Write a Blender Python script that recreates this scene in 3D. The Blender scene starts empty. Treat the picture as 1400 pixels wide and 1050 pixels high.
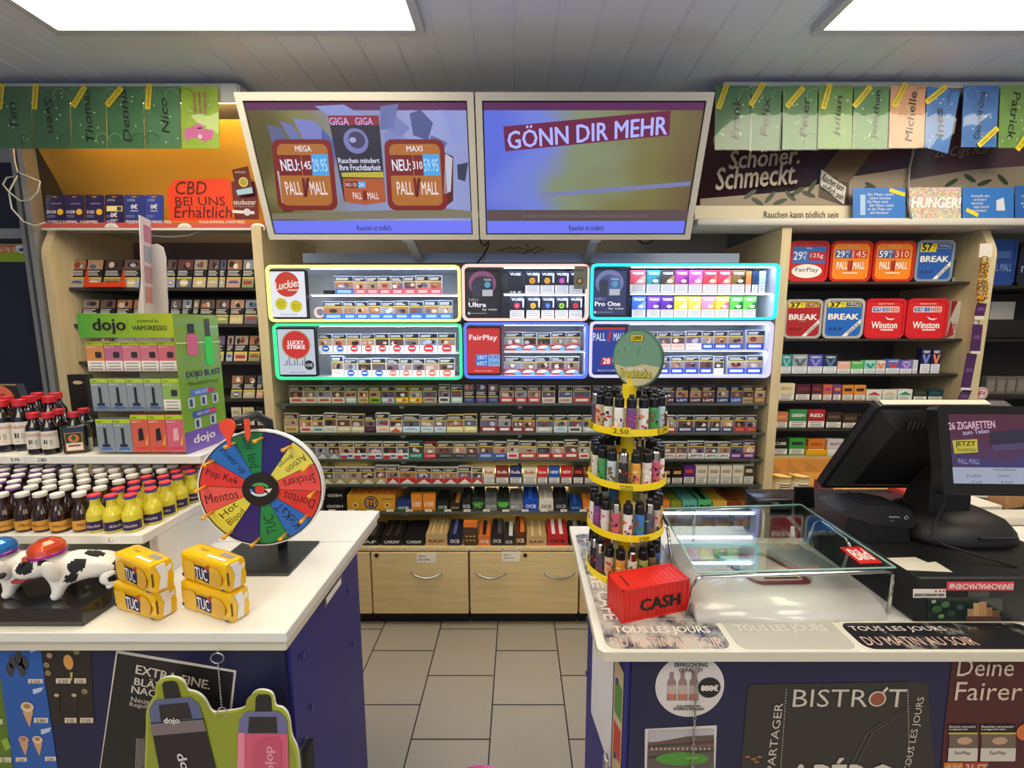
import bpy, bmesh, math, random
from mathutils import Vector, Matrix
RN = random.Random(11)
SC = bpy.context.scene
COL = SC.collection
rad = math.radians

# ------------------------------------------------------------------ camera
FPX, PPX, PPY, EYE, PITCH = 580.0, 708.0, 525.0, 1.546, rad(7.27)   # for a 1400 x 1050 frame
cam_data = bpy.data.cameras.new('camera')
cam = bpy.data.objects.new('camera', cam_data)
COL.objects.link(cam)
cam.location = (0, 0, EYE)
cam.rotation_euler = (rad(90) - PITCH, 0, 0)
cam_data.sensor_width = 36
cam_data.lens = 36 * FPX / 1400
cam_data.shift_x = -8 / 1400
cam_data.clip_start = 0.02
SC.camera = cam

# ------------------------------------------------------------------ world, exposure
w = bpy.data.worlds.new('world')
SC.world = w
w.use_nodes = True
w.node_tree.nodes['Background'].inputs[0].default_value = (0.70, 0.82, 1.0, 1)
w.node_tree.nodes['Background'].inputs[1].default_value = 0.30
SC.view_settings.view_transform = 'Standard'
SC.view_settings.look = 'None'
SC.view_settings.exposure = 0.0
SC.view_settings.gamma = 1
SC.view_settings.use_curve_mapping = False
COOL_FILL_LIGHT = 1.0         # cool glow panel added behind the viewer
PANEL_LIGHT = 7.0          # ceiling panels
RIM_LIGHT = 1.6           # coloured rims of the displays
STRIP_LIGHT = 26.0          # white strips inside the displays
WARM_LIGHT = 6.0           # warm strips in the shelves

# ------------------------------------------------------------------ helpers
CP, SP = math.cos(PITCH), math.sin(PITCH)
def ray(px, py):
    u, v = (px - PPX) / FPX, (PPY - py) / FPX
    return Vector((u, CP + v * SP, v * CP - SP))
def P(px, py, Y=None, Z=None, X=None):
    d = ray(px, py)
    t = Y / d.y if Y is not None else ((Z - EYE) / d.z if Z is not None else X / d.x)
    return Vector((d.x * t, d.y * t, EYE + d.z * t))

def lin(c):
    return c / 12.92 if c <= 0.04045 else ((c + 0.055) / 1.055) ** 2.4
def hexc(h):
    h = h.lstrip('#')
    return tuple(lin(int(h[i:i + 2], 16) / 255) for i in (0, 2, 4)) + (1,)

_mats = {}
def M(h, rough=0.5, metal=0.0, emit=0.0, spec=0.5, coat=0.0, grain=0.0):
    key = (h, rough, metal, emit, spec, coat, grain)
    if key in _mats: return _mats[key]
    m = bpy.data.materials.new('surface_' + h.strip('#'))
    m.use_nodes = True
    nt = m.node_tree
    b = nt.nodes['Principled BSDF']
    c = hexc(h)
    if emit:
        b.inputs['Base Color'].default_value = (0.01, 0.01, 0.01, 1)
        b.inputs['Emission Color'].default_value = c
        b.inputs['Emission Strength'].default_value = emit
    else:
        b.inputs['Base Color'].default_value = c
    if grain:
        no = nt.nodes.new('ShaderNodeTexNoise'); no.inputs['Scale'].default_value = 60
        hs = nt.nodes.new('ShaderNodeHueSaturation'); hs.inputs['Color'].default_value = c
        mr = nt.nodes.new('ShaderNodeMapRange'); mr.inputs[3].default_value = 1 - grain; mr.inputs[4].default_value = 1 + grain
        tc = nt.nodes.new('ShaderNodeTexCoord')
        nt.links.new(tc.outputs['Object'], no.inputs['Vector'])
        nt.links.new(no.outputs['Fac'], mr.inputs[0]); nt.links.new(mr.outputs[0], hs.inputs['Value'])
        nt.links.new(hs.outputs[0], b.inputs['Base Color'])
    b.inputs['Roughness'].default_value = rough
    b.inputs['Metallic'].default_value = metal
    b.inputs['Specular IOR Level'].default_value = spec
    b.inputs['Coat Weight'].default_value = coat
    _mats[key] = m
    return m

def glass(name, tint=(1, 1, 1), clear=0.9, rough=0.02, ior=1.5):
    if name in _mats: return _mats[name]
    m = bpy.data.materials.new(name); m.use_nodes = True
    nt = m.node_tree; nt.nodes.clear()
    out = nt.nodes.new('ShaderNodeOutputMaterial'); mix = nt.nodes.new('ShaderNodeMixShader')
    tr = nt.nodes.new('ShaderNodeBsdfTransparent'); gl = nt.nodes.new('ShaderNodeBsdfGlossy')
    fr = nt.nodes.new('ShaderNodeFresnel'); fr.inputs[0].default_value = ior
    tr.inputs[0].default_value = tuple(t * clear for t in tint) + (1,)
    ge = nt.nodes.new('ShaderNodeNewGeometry'); mr = nt.nodes.new('ShaderNodeMapRange'); mr.inputs[3].default_value = ior; mr.inputs[4].default_value = 1 / ior   # same reflection on both sides of a pane
    nt.links.new(ge.outputs['Backfacing'], mr.inputs[0]); nt.links.new(mr.outputs[0], fr.inputs[0])
    gl.inputs['Roughness'].default_value = rough
    nt.links.new(fr.outputs[0], mix.inputs[0]); nt.links.new(tr.outputs[0], mix.inputs[1]); nt.links.new(gl.outputs[0], mix.inputs[2])
    nt.links.new(mix.outputs[0], out.inputs[0])
    _mats[name] = m
    return m

def node_mat(name, fn):
    if name in _mats: return _mats[name]
    m = bpy.data.materials.new(name); m.use_nodes = True
    nt = m.node_tree
    fn(nt, nt.nodes['Principled BSDF'], nt.nodes.new, nt.links.new)
    _mats[name] = m
    return m

def wood_mat(name, c1, c2, axis='Z', rough=0.42):
    def fn(nt, b, N, L):
        tc = N('ShaderNodeTexCoord'); mp = N('ShaderNodeMapping'); no = N('ShaderNodeTexNoise'); n2 = N('ShaderNodeTexNoise'); rp = N('ShaderNodeValToRGB')
        s = [14, 14, 14]; s['XYZ'.index(axis)] = 1.2
        mp.inputs['Scale'].default_value = s
        no.inputs['Scale'].default_value = 3; no.inputs['Detail'].default_value = 6; no.inputs['Roughness'].default_value = 0.62
        rp.color_ramp.elements[0].color = hexc(c1); rp.color_ramp.elements[0].position = 0.3
        rp.color_ramp.elements[1].color = hexc(c2); rp.color_ramp.elements[1].position = 0.7
        L(tc.outputs['Object'], mp.inputs[0]); L(mp.outputs[0], no.inputs['Vector']); L(no.outputs['Fac'], rp.inputs[0]); L(rp.outputs[0], b.inputs['Base Color'])
        b.inputs['Roughness'].default_value = rough
    return node_mat(name, fn)

# text outlines come from the built-in font, filled and cached
_tc = {}
def glyphs(s, bold=0.0, shear=0.0):
    k = (s, bold, shear)
    if k in _tc: return _tc[k]
    cu = bpy.data.curves.new('lettering', 'FONT')
    cu.body = s; cu.size = 1; cu.resolution_u = 2; cu.offset = bold; cu.shear = shear; cu.fill_mode = 'FRONT'
    ob = bpy.data.objects.new('lettering', cu)
    COL.objects.link(ob)
    bpy.context.view_layer.update()
    ev = ob.evaluated_get(bpy.context.evaluated_depsgraph_get())
    me = ev.to_mesh()
    vs = [(v.co.x, v.co.y) for v in me.vertices]; fs = [tuple(p.vertices) for p in me.polygons]
    ev.to_mesh_clear()
    bpy.data.objects.remove(ob); bpy.data.curves.remove(cu)
    xs = [v[0] for v in vs] or [0, 1]; ys = [v[1] for v in vs] or [0, 1]
    _tc[k] = (vs, fs, min(xs), max(xs), min(ys), max(ys))
    return _tc[k]

EPS = 0.00035
def rr(x0, x1, z0, z1, r, n=4):
    pts = []
    for cx, cz, a0 in ((x1 - r, z1 - r, 0), (x0 + r, z1 - r, 90), (x0 + r, z0 + r, 180), (x1 - r, z0 + r, 270)):
        for i in range(n + 1):
            a = rad(a0 + 90 * i / n); pts.append((cx + r * math.cos(a), cz + r * math.sin(a)))
    return pts
def ell(cx, cz, rx, rz, n=24, a0=0, a1=360):
    k = n if a1 - a0 >= 360 else n + 1
    return [(cx + rx * math.cos(rad(a0 + (a1 - a0) * i / n)), cz + rz * math.sin(rad(a0 + (a1 - a0) * i / n))) for i in range(k)]

class MB:
    """collects geometry for ONE mesh object"""
    def __init__(s):
        s.v = []; s.f = []; s.m = []; s.sm = []; s.mats = []; s.T = Matrix()
        s.face((0, 0, 0))
    def mi(s, m):
        if m not in s.mats: s.mats.append(m)
        return s.mats.index(m)
    def add(s, vs, fs, mat, smooth=False):
        o = len(s.v)
        for v in vs: s.v.append(s.T @ Vector(v))
        i = s.mi(mat)
        for f in fs:
            s.f.append(tuple(o + k for k in f)); s.m.append(i); s.sm.append(smooth)
    def box(s, x0, x1, y0, y1, z0, z1, mat):
        vs = [(x, y, z) for z in (z0, z1) for y in (y0, y1) for x in (x0, x1)]
        s.add(vs, [(0, 2, 3, 1), (4, 5, 7, 6), (0, 1, 5, 4), (2, 6, 7, 3), (0, 4, 6, 2), (1, 3, 7, 5)], mat)
    def bbox(s, x0, x1, y0, y1, z0, z1, r, mat, seg=2, smooth=True):
        bm = bmesh.new(); bmesh.ops.create_cube(bm, size=1)
        for v in bm.verts: v.co = Vector(((x0 + x1) / 2 + v.co.x * (x1 - x0), (y0 + y1) / 2 + v.co.y * (y1 - y0), (z0 + z1) / 2 + v.co.z * (z1 - z0)))
        bmesh.ops.bevel(bm, geom=bm.edges[:], offset=r, segments=seg, profile=0.5, affect='EDGES')
        bm.verts.index_update()
        s.add([v.co.copy() for v in bm.verts], [tuple(v.index for v in f.verts) for f in bm.faces], mat, smooth)
        bm.free()
    def lathe(s, prof, n, mat, c=(0, 0, 0), smooth=True, caps=True):
        mats = mat if isinstance(mat, list) else [mat] * (len(prof) - 1)
        c = Vector(c)
        ring = lambda r, z: [c + Vector((r * math.cos(2 * math.pi * i / n), r * math.sin(2 * math.pi * i / n), z)) for i in range(n)]
        for (a, b), m in zip(zip(prof, prof[1:]), mats):
            s.add(ring(*a) + ring(*b), [(i, (i + 1) % n, n + (i + 1) % n, n + i) for i in range(n)], m, smooth)
        if caps:
            if prof[0][0] > 1e-6: s.add(ring(*prof[0]), [tuple(reversed(range(n)))], mats[0])
            if prof[-1][0] > 1e-6: s.add(ring(*prof[-1]), [tuple(range(n))], mats[-1])
    def tube(s, pts, r, mat, n=8, closed=False):
        pts = [Vector(p) for p in pts]
        rs = r if isinstance(r, (list, tuple)) else [r] * len(pts)
        k = len(pts); vs = []; up = None
        for i, p in enumerate(pts):
            a = pts[i - 1] if (i or closed) else p
            b = pts[(i + 1) % k] if (i < k - 1 or closed) else p
            t = (b - a).normalized()
            if up is None:
                up = Vector((0, 0, 1)) if abs(t.z) < 0.9 else Vector((1, 0, 0))
            x = t.cross(up)
            if x.length < 1e-5: x = t.orthogonal()
            x.normalize(); y = x.cross(t).normalized(); up = y
            vs += [p + (x * math.cos(2 * math.pi * j / n) + y * math.sin(2 * math.pi * j / n)) * rs[i] for j in range(n)]
        fs = []
        for i in range(k if closed else k - 1):
            a, b = i * n, ((i + 1) % k) * n
            fs += [(a + j, a + (j + 1) % n, b + (j + 1) % n, b + j) for j in range(n)]
        if not closed: fs += [tuple(reversed(range(n))), tuple(range((k - 1) * n, k * n))]
        s.add(vs, fs, mat, True)
    # --- printing on a face: origin O, right u, up v
    def face(s, O, u=(1, 0, 0), v=(0, 0, 1)):
        s.O = Vector(O); s.u = Vector(u).normalized(); s.vv = Vector(v).normalized(); s.n = s.u.cross(s.vv)
        return s
    def pt(s, x, z, l=0): return s.O + s.u * x + s.vv * z + s.n * (l * EPS)
    def poly(s, pts, mat, l=1):
        s.add([s.pt(x, z, l) for x, z in pts], [tuple(range(len(pts)))], mat)
    def rect(s, x0, x1, z0, z1, mat, l=1): s.poly([(x0, z0), (x1, z0), (x1, z1), (x0, z1)], mat, l)
    def ext(s, pts, d0, d1, mat, side=None):
        """extrude an outline along the face normal from d0 to d1 (metres, d1 to the front)"""
        k = len(pts); a = [s.pt(x, z) + s.n * d0 for x, z in pts]; b = [s.pt(x, z) + s.n * d1 for x, z in pts]
        s.add(b, [tuple(range(k))], mat); s.add(a, [tuple(reversed(range(k)))], side or mat)
        s.add(a + b, [(i, (i + 1) % k, k + (i + 1) % k, k + i) for i in range(k)], side or mat)
    def ring(s, outer, inner, d0, d1, mat):
        k = len(outer)
        A = [s.pt(x, z) + s.n * d1 for x, z in outer]; B = [s.pt(x, z) + s.n * d1 for x, z in inner]
        C = [s.pt(x, z) + s.n * d0 for x, z in outer]; D = [s.pt(x, z) + s.n * d0 for x, z in inner]
        q = lambda a, b: [(a + i, a + (i + 1) % k, b + (i + 1) % k, b + i) for i in range(k)]
        s.add(A + B + C + D, q(0, k) + [tuple(reversed(f)) for f in q(2 * k, 3 * k)] + [tuple(reversed(f)) for f in q(0, 2 * k)] + q(k, 3 * k), mat)
    def text(s, t, x, z, mat, h=None, w=None, l=2, rot=0, bold=0.0, shear=0.0, al='c'):
        if bold > 0:
            e = bold * .8; vs, fs, a, b, c, d = glyphs(t, 0, shear); vs0, fs0 = vs, fs; vs, fs = [], []
            for k_, (ox_, oz_) in enumerate(((-e, 0), (e, 0), (0, -e * .6), (0, e * .6))):      # heavy strokes: four shifted layers
                fs = fs + [tuple(len(vs) + i for i in f) for f in fs0]; vs = vs + [(X + ox_, Z + oz_, .3 * k_) for X, Z in vs0]
        else: vs, fs, a, b, c, d = glyphs(t, bold, shear)
        W, H = max(b - a, 1e-4), max(d - c, 1e-4)
        sy = h / H if h else w / W
        sx = w / W if w else sy
        ox = {'c': (a + b) / 2, 'l': a, 'r': b}[al]; oz = (c + d) / 2
        cr, sr = math.cos(rad(rot)), math.sin(rad(rot))
        pts = []
        for X, Z, *k_ in vs:
            X, Z = (X - ox) * sx, (Z - oz) * sy
            pts.append(s.pt(x + X * cr - Z * sr, z + X * sr + Z * cr, l + (k_[0] if k_ else 0)))
        s.add(pts, fs, mat)
    # --- the same, reading positions on the face off the photograph
    def on(s, px, py):
        d = ray(px, py); o = Vector((0, 0, EYE)); Oi = s.T @ s.O; R3 = s.T.to_3x3()
        n = R3 @ s.n; t = (Oi - o).dot(n) / d.dot(n); p = o + d * t - Oi
        return (p.dot(R3 @ s.u), p.dot(R3 @ s.vv))
    def ppoly(s, pts, mat, l=1): s.poly([s.on(*p) for p in reversed(pts)], mat, l)
    def prect(s, x0, x1, y0, y1, mat, l=1): s.ppoly([(x0, y0), (x1, y0), (x1, y1), (x0, y1)], mat, l)
    def ptext(s, t, x0, x1, y0, y1, mat, l=2, tilt=0, **k):
        """text between pixel x0..x1, y0 (top)..y1 (bottom); tilt = pixels the right end drops"""
        ym = (y0 + y1) / 2
        A = Vector(s.on(x0, ym - tilt / 2)); B = Vector(s.on(x1, ym + tilt / 2))
        hh = (Vector(s.on((x0 + x1) / 2, y0)) - Vector(s.on((x0 + x1) / 2, y1))).length
        c = (A + B) / 2; d = B - A
        s.text(t, c.x, c.y, mat, h=hh, w=d.length, l=l, rot=math.degrees(math.atan2(d.y, d.x)), **k)
    def build(s, name, parent=None, loc=None, rot=(0, 0, 0), world=True, label=None, cat=None, group=None, kind=None):
        """world=True: the collected points are world points; they are brought into the parent's (or the given loc's) frame"""
        B = Matrix()
        if world:
            if parent is not None: B = parent_matrix(parent).inverted()
            elif loc is not None: B = (Matrix.Translation(loc) @ Matrix.Rotation(rot[2], 4, 'Z')).inverted()
        me = bpy.data.meshes.new(name)
        me.from_pydata([B @ v for v in s.v], [], s.f)
        for m in s.mats: me.materials.append(m)
        me.polygons.foreach_set('material_index', s.m); me.polygons.foreach_set('use_smooth', s.sm)
        me.update()
        o = bpy.data.objects.new(name, me); COL.objects.link(o)
        if parent is not None: o.parent = parent
        elif loc is not None: o.location = loc; o.rotation_euler = rot
        tag(o, label, cat, group, kind)
        return o

def parent_matrix(o):
    m = Matrix.Translation(o.location) @ o.rotation_euler.to_matrix().to_4x4()
    return parent_matrix(o.parent) @ m if o.parent else m
def tag(o, label=None, cat=None, group=None, kind=None):
    if label: o['label'] = label
    if cat: o['category'] = cat
    if group: o['group'] = group
    if kind: o['kind'] = kind
    return o
def thing(name, label, cat, loc=(0, 0, 0), rotz=0, group=None):
    o = bpy.data.objects.new(name, None); COL.objects.link(o)
    o.empty_display_size = 0.05
    o.location = loc; o.rotation_euler = (0, 0, rotz)
    return tag(o, label, cat, group)
def dup(root, loc, rotz=0, label=None, group=None):
    r = root.copy(); COL.objects.link(r); r.location = loc; r.rotation_euler = (0, 0, rotz)
    if label: r['label'] = label
    if group: r['group'] = group
    for ch in root.children:
        c = ch.copy(); COL.objects.link(c); c.parent = r
        for g in ch.children:
            d = g.copy(); COL.objects.link(d); d.parent = c
    return r
_o = 'first second third fourth fifth sixth seventh eighth ninth tenth eleventh twelfth thirteenth fourteenth fifteenth sixteenth seventeenth eighteenth nineteenth twentieth'.split()
def nth(i):
    if i < 20: return _o[i]
    if i < 29: return 'twenty-' + _o[i - 20]
    return 'thirtieth' if i == 29 else 'thirty-' + _o[i - 30]

# common surfaces
WHITE = M('#e9e6e0', 0.35); BLACK = M('#101012', 0.4); INK = M('#141416', 0.7); PAPER = M('#efece4', 0.7)
CHROME = M('#d8d8da', 0.12, 1.0); STEEL = M('#b9bbbd', 0.3, 1.0); NAVY = M('#2b2a78', 0.45, grain=0.05)
BEECH = wood_mat('beech_upright', '#cdb98f', '#dccaa2'); BEECH_X = wood_mat('beech_boards', '#d6ba80', '#e8d09c', 'X')
DARKSHELF = M('#3a332e', 0.45, grain=0.06); CLEAR = glass('clear_glass', (0.97, 1, 0.99), 0.97); ACRYL = glass('acrylic', (1, 1, 1), 0.96, 0.03)
YELLOW = M('#f2d51c', 0.4); RED = M('#d6201f', 0.4); BLUE = M('#1d4fb4', 0.4)
# ================================================================== THE ROOM
def floor_nodes(nt, b, N, L):
    tc = N('ShaderNodeTexCoord'); sx = N('ShaderNodeSeparateXYZ'); cx = N('ShaderNodeCombineXYZ')
    ax = N('ShaderNodeMath'); ay = N('ShaderNodeMath')
    ax.inputs[1].default_value = 6.0 + 0.106; ay.inputs[1].default_value = 6.0 - 0.231
    L(tc.outputs['Object'], sx.inputs[0]); L(sx.outputs[0], ax.inputs[0]); L(sx.outputs[1], ay.inputs[0])
    L(ay.outputs[0], cx.inputs[0]); L(ax.outputs[0], cx.inputs[1])
    br = N('ShaderNodeTexBrick'); br.inputs['Scale'].default_value = 1
    br.inputs['Brick Width'].default_value = 0.3; br.inputs['Row Height'].default_value = 0.3
    br.inputs['Mortar Size'].default_value = 0.0028; br.inputs['Mortar Smooth'].default_value = 0.0; br.inputs['Bias'].default_value = 0
    br.inputs['Color1'].default_value = hexc('#aca394'); br.inputs['Color2'].default_value = hexc('#a69d8e'); br.inputs['Mortar'].default_value = hexc('#221f1e')
    L(cx.outputs[0], br.inputs['Vector'])
    no = N('ShaderNodeTexNoise'); no.inputs['Scale'].default_value = 220; no.inputs['Detail'].default_value = 3
    L(tc.outputs['Object'], no.inputs['Vector'])
    mr = N('ShaderNodeMapRange'); mr.inputs[3].default_value = 0.86; mr.inputs[4].default_value = 1.14
    hs = N('ShaderNodeHueSaturation'); L(no.outputs['Fac'], mr.inputs[0]); L(mr.outputs[0], hs.inputs['Value']); L(br.outputs['Color'], hs.inputs['Color'])
    L(hs.outputs[0], b.inputs['Base Color']); b.inputs['Roughness'].default_value = 0.38
FLOOR = node_mat('floor_tiles', floor_nodes)
b = MB(); b.box(-3.6, 3.6, -3.5, 2.75, -0.05, 0, FLOOR); b.build('floor', kind='structure')

CEIL = M('#e6eeff', 0.42, grain=0.02)
CZ = 2.64
b = MB()
prof = []
x = -3.61
while x < 3.6:
    prof += [(x, CZ + 0.007), (x + 0.006, CZ), (x + 0.141, CZ), (x + 0.147, CZ + 0.007), (x + 0.15, CZ + 0.007)]
    x += 0.15
vs = [(px_, y_, z_) for px_, z_ in prof for y_ in (-3.5, 2.75)]
b.add(vs, [(2 * i, 2 * i + 1, 2 * i + 3, 2 * i + 2) for i in range(len(prof) - 1)], CEIL)
b.box(-3.62, 3.65, -3.5, 2.75, CZ + 0.03, CZ + 0.06, CEIL)
b.build('ceiling', kind='structure')
b = MB(); b.box(-3.2, 3.2, -3.52, -3.5, 0.5, 2.55, M('#bcd2ff', emit=COOL_FILL_LIGHT)); b.build('cool_fill_panel', kind='structure')     # unseen glowing panel added to give bluish light from behind
WALLM = M('#aca596', 0.7, grain=0.03)
b = MB(); b.box(-3.6, 3.6, 2.66, 2.75, 0, CZ, WALLM); b.build('wall_back', kind='structure')
b = MB(); b.box(-3.7, -3.6, -3.5, 2.75, 0, CZ, M('#8d8a86', 0.8)); b.build('wall_left', kind='structure')
b = MB(); b.box(3.6, 3.7, -3.5, 2.75, 0, CZ, M('#8d8a86', 0.8)); b.build('wall_right', kind='structure')

# ceiling lights (two in view, the shop's other ones behind the camera)
def ceiling_light(x0, x1, y0, y1, label):
    t = thing('ceiling_light', label, 'ceiling light', ((x0 + x1) / 2, (y0 + y1) / 2, CZ), group='light panels on the ceiling')
    f = MB(); f.face((0, 0, CZ - 0.03), (1, 0, 0), (0, 1, 0))
    f.ring(rr(x0, x1, y0, y1, 0.004, 1), rr(x0 + 0.03, x1 - 0.03, y0 + 0.03, y1 - 0.03, 0.002, 1), -0.002, 0.029, M('#c9cfda', 0.35))
    f.build('frame', t)
    d = MB(); d.box(x0 + 0.03, x1 - 0.03, y0 + 0.03, y1 - 0.03, CZ - 0.026, CZ - 0.02, M('#fff3d8', 0.4, emit=PANEL_LIGHT)); d.build('diffuser', t)
ceiling_light(-1.674, -0.336, 0.70, 1.694, 'white glowing ceiling panel, upper left above the bottles')
ceiling_light(1.062, 2.40, 0.70, 1.694, 'white glowing ceiling panel, upper right above the till')
for i, (x0, y0) in enumerate(((-1.75, -0.9), (1.06, -0.9), (-1.75, -2.6), (1.06, -2.6))):
    ceiling_light(x0, x0 + 1.4, y0, y0 + 1.0, 'white glowing ceiling panel behind the viewer, ' + ('left near', 'right near', 'left far', 'right far')[i])

# ================================================================== SHELF UNITS ALONG THE BACK WALL
def side_panel(x0, x1, parent, yf=2.08, z1=2.42, curve=0.0):
    b = MB(); b.face((x0, 0, 0), (0, -1, 0), (0, 0, 1))          # outline in (-Y, Z), thickness along X
    pts = [(-2.64, 0), (-yf, 0)]
    if curve:
        pts += [(-yf, 1.90)] + [(-yf - curve * math.sin(rad(90 * i / 6)) ** 2, 1.90 + 0.16 * i / 6) for i in range(1, 7)] + [(-2.64, 2.06)]
    else:
        pts += [(-yf, z1), (-2.64, z1)]
    b.ext(pts, -(x1 - x0), 0, BEECH)
    return b.build('side_panel', parent)

# --- centre unit
cu = thing('wall_shelf', 'beech wall shelf with dark shelves carrying the cigarette packs under the screens', 'shelf', (0.02, 2.4, 0))
side_panel(-1.26, -1.213, cu, z1=2.033); side_panel(1.25, 1.295, cu, z1=2.027)
b = MB(); b.box(-1.213, 1.25, 2.62, 2.64, 0.4, 2.42, M('#a89f8c', 0.6, grain=0.04)); b.build('back_panel', cu)
ROWZ = {1: 1.180, 2: 1.029, 3: 0.891, 4: 0.757, 5: 0.6095}
EDGE = M('#4e5450', 0.35); SHELFTOP = glass('shelf_glass', (0.86, 0.96, 0.93), 0.9, 0.03)
for r, z in ROWZ.items():
    b = MB(); b.box(-1.213, 1.25, 2.10, 2.62, z - 0.009, z, SHELFTOP); b.box(-1.213, 1.25, 2.094, 2.10, z - 0.010, z + 0.002, EDGE)
    b.build('shelf', cu)
    for k in range(5): X = -1.2 + .6 * k; b = MB(); b.box(X, X + .02, 2.12, 2.62, z - .03, z - .0095, M('#8a8c88', .4)); b.build('shelf_bracket', cu)
    b = MB(); b.box(-1.205, 1.242, 2.096, 2.0985, z + 0.004, z + 0.016, CLEAR); b.build('price_rail', cu)
for x0, x1 in ((-0.30, 0.32), (-1.16, -0.95), (0.50, 0.62)):
    b = MB(); b.box(x0, x1, 2.59, 2.615, ROWZ[5] + 0.04, ROWZ[5] + 0.06, M('#ffc878', emit=WARM_LIGHT)); b.build('light_strip', cu)

# --- base cabinets
base = [(-1.21, -0.757), (-0.752, -0.255), (-0.248, 0.313), (0.32, 0.86), (0.866, 1.25)]
b0 = MB(); b0.box(-1.21, 1.25, 2.04, 2.62, 0.428, 0.445, BEECH_X)
b0.build('cabinet_top', loc=(0, 2.3, 0.428), label='beech ledge on the base cabinets carrying the rolling paper boxes', cat='ledge')
for i, (x0, x1) in enumerate(base):
    t = thing('base_cabinet', ('beech base cabinet at the far left behind the wheel counter', 'beech base cabinet partly behind the left counter edge with one handle and lock',
              'beech base cabinet with two bow handles and a lock at its left', 'beech base cabinet mostly behind the right counter', 'beech base cabinet at the far right behind the right counter')[i],
              'cabinet', ((x0 + x1) / 2, 2.3, 0), group='beech base cabinets')
    b = MB(); b.box(x0, x1, 2.062, 2.6, 0.075, 0.427, BEECH_X); b.build('body', t)
    b = MB(); b.box(x0, x1, 2.09, 2.6, 0, 0.0748, M('#121212', 0.6)); b.build('plinth', t)
    b = MB(); b.bbox(x0 + 0.002, x1 - 0.002, 2.04, 2.0615, 0.08, 0.418, 0.002, BEECH_X, 1, False)
    dr = b.build('drawer_front', t)
    for hx in {1: (583,), 2: (671, 765)}.get(i, ()):
        X = P(hx, 785, 2.03).x; b = MB()
        pts = [(X + 0.078 * s_, 2.037 - 0.022 * (1 - s_ * s_), 0.292 + 0.017 * s_ * s_) for s_ in [k / 6 for k in range(-6, 7)]]
        b.tube(pts, [0.0035 + 0.0025 * (1 - abs(k) / 6) for k in range(-6, 7)], STEEL); b.build('handle', dr)
    for hx in {1: (515,), 2: (718,)}.get(i, ()):
        q = P(hx, 759, 2.04); b = MB(); b.face((q.x, 2.0398, q.z)); b.ext(ell(0, 0, 0.011, 0.011, 16), 0, 0.004, M('#6b5636', 0.3, 0.9)); b.poly(ell(0, 0, 0.006, 0.006, 12), INK, 13); b.build('lock', dr)
for i, (x0, x1, y0, y1, l1, l2) in enumerate(((570, 597, 756, 769, 'Extra', 'Bestellen'), (686, 712, 754, 767, 'Extra', 'Zigaretten'))):
    a, c = P(x0, y1, 2.039), P(x1, y0, 2.039)
    b = MB(); b.face((a.x, 2.0392, a.z)); W, Hh = c.x - a.x, c.z - a.z
    b.ext([(0, 0), (W * 0.93, -0.002), (W, Hh), (0, Hh)], 0, 0.0006, M('#f0ead6', 0.7))
    b.text(l1, 0.01, Hh * 0.68, INK, h=Hh * 0.22, l=4, al='l', shear=0.2); b.text(l2, 0.01, Hh * 0.33, INK, h=Hh * 0.22, l=4, al='l', shear=0.2)
    b.build('paper_note', loc=(a.x, 2.039, a.z), label=('small paper note taped on the left beech drawer' , 'small paper note beside the lock of the right beech drawer')[i], cat='note', group='notes on the drawers')

# --- left and right shelf units
LZ = [1.757, 1.576, 1.386, 1.193, 1.046, 0.9]
RZ = [1.786, 1.502, 1.322, 1.181, 1.034, 0.8885]
YS = 2.17
lu = thing('wall_shelf', 'beech shelf with dark boards holding tobacco pouches behind the green vape stand', 'shelf', (-1.75, 2.4, 0))
side_panel(-2.29, -2.25, lu, 2.10, curve=0.05)
b = MB(); b.box(-2.25, -1.262, 2.56, 2.58, 0.3, 2.05, M('#6a5f54', 0.6)); b.build('back_panel', lu)
for z in LZ:
    b = MB(); b.box(-2.25, -1.262, YS, 2.56, z - 0.016, z, DARKSHELF); b.build('shelf', lu)
b = MB(); b.box(-2.25, -1.262, 2.12, 2.56, 0, 0.5, BEECH_X); b.build('base', lu)
ru = thing('wall_shelf', 'beech shelf with dark boards holding tobacco tubs and vape boxes at right', 'shelf', (1.78, 2.4, 0))
side_panel(2.262, 2.302, ru, 2.10, curve=0.05)
b = MB(); b.box(1.297, 2.262, 2.56, 2.58, 0.89, 2.05, M('#655a50', 0.6)); b.box(1.297, 2.262, 2.56, 2.58, 0.3, 0.88, BEECH_X); b.build('back_panel', ru)
for z in RZ:
    b = MB(); b.box(1.297, 2.262, YS, 2.56, z - 0.012, z, DARKSHELF if z > 0.95 else BEECH_X); b.build('shelf', ru)
    if z < 1.4:
        b = MB(); b.box(1.30, 2.25, YS - 0.003, YS - 0.0005, z - 0.002, z + 0.014, CLEAR); b.build('price_rail', ru)
b = MB(); b.box(1.297, 2.262, 2.10, 2.56, 0.02, 0.665, BEECH_X); b.build('base', ru)
b = MB(); b.box(1.35, 2.2, 2.50, 2.52, RZ[5] - 0.035, RZ[5] - 0.013, M('#ffcc88', emit=WARM_LIGHT)); b.build('light_strip', ru)
for k in range(7):
    X = 1.42 + 0.11 * k; b = MB(); b.face((X, 0, 0), (0, -1, 0)); b.ext([(-2.5, 0.666), (-2.2, 0.666), (-2.2, 0.70), (-2.5, 0.76)], -0.002, 0.0, ACRYL); b.build('divider', ru)

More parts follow.
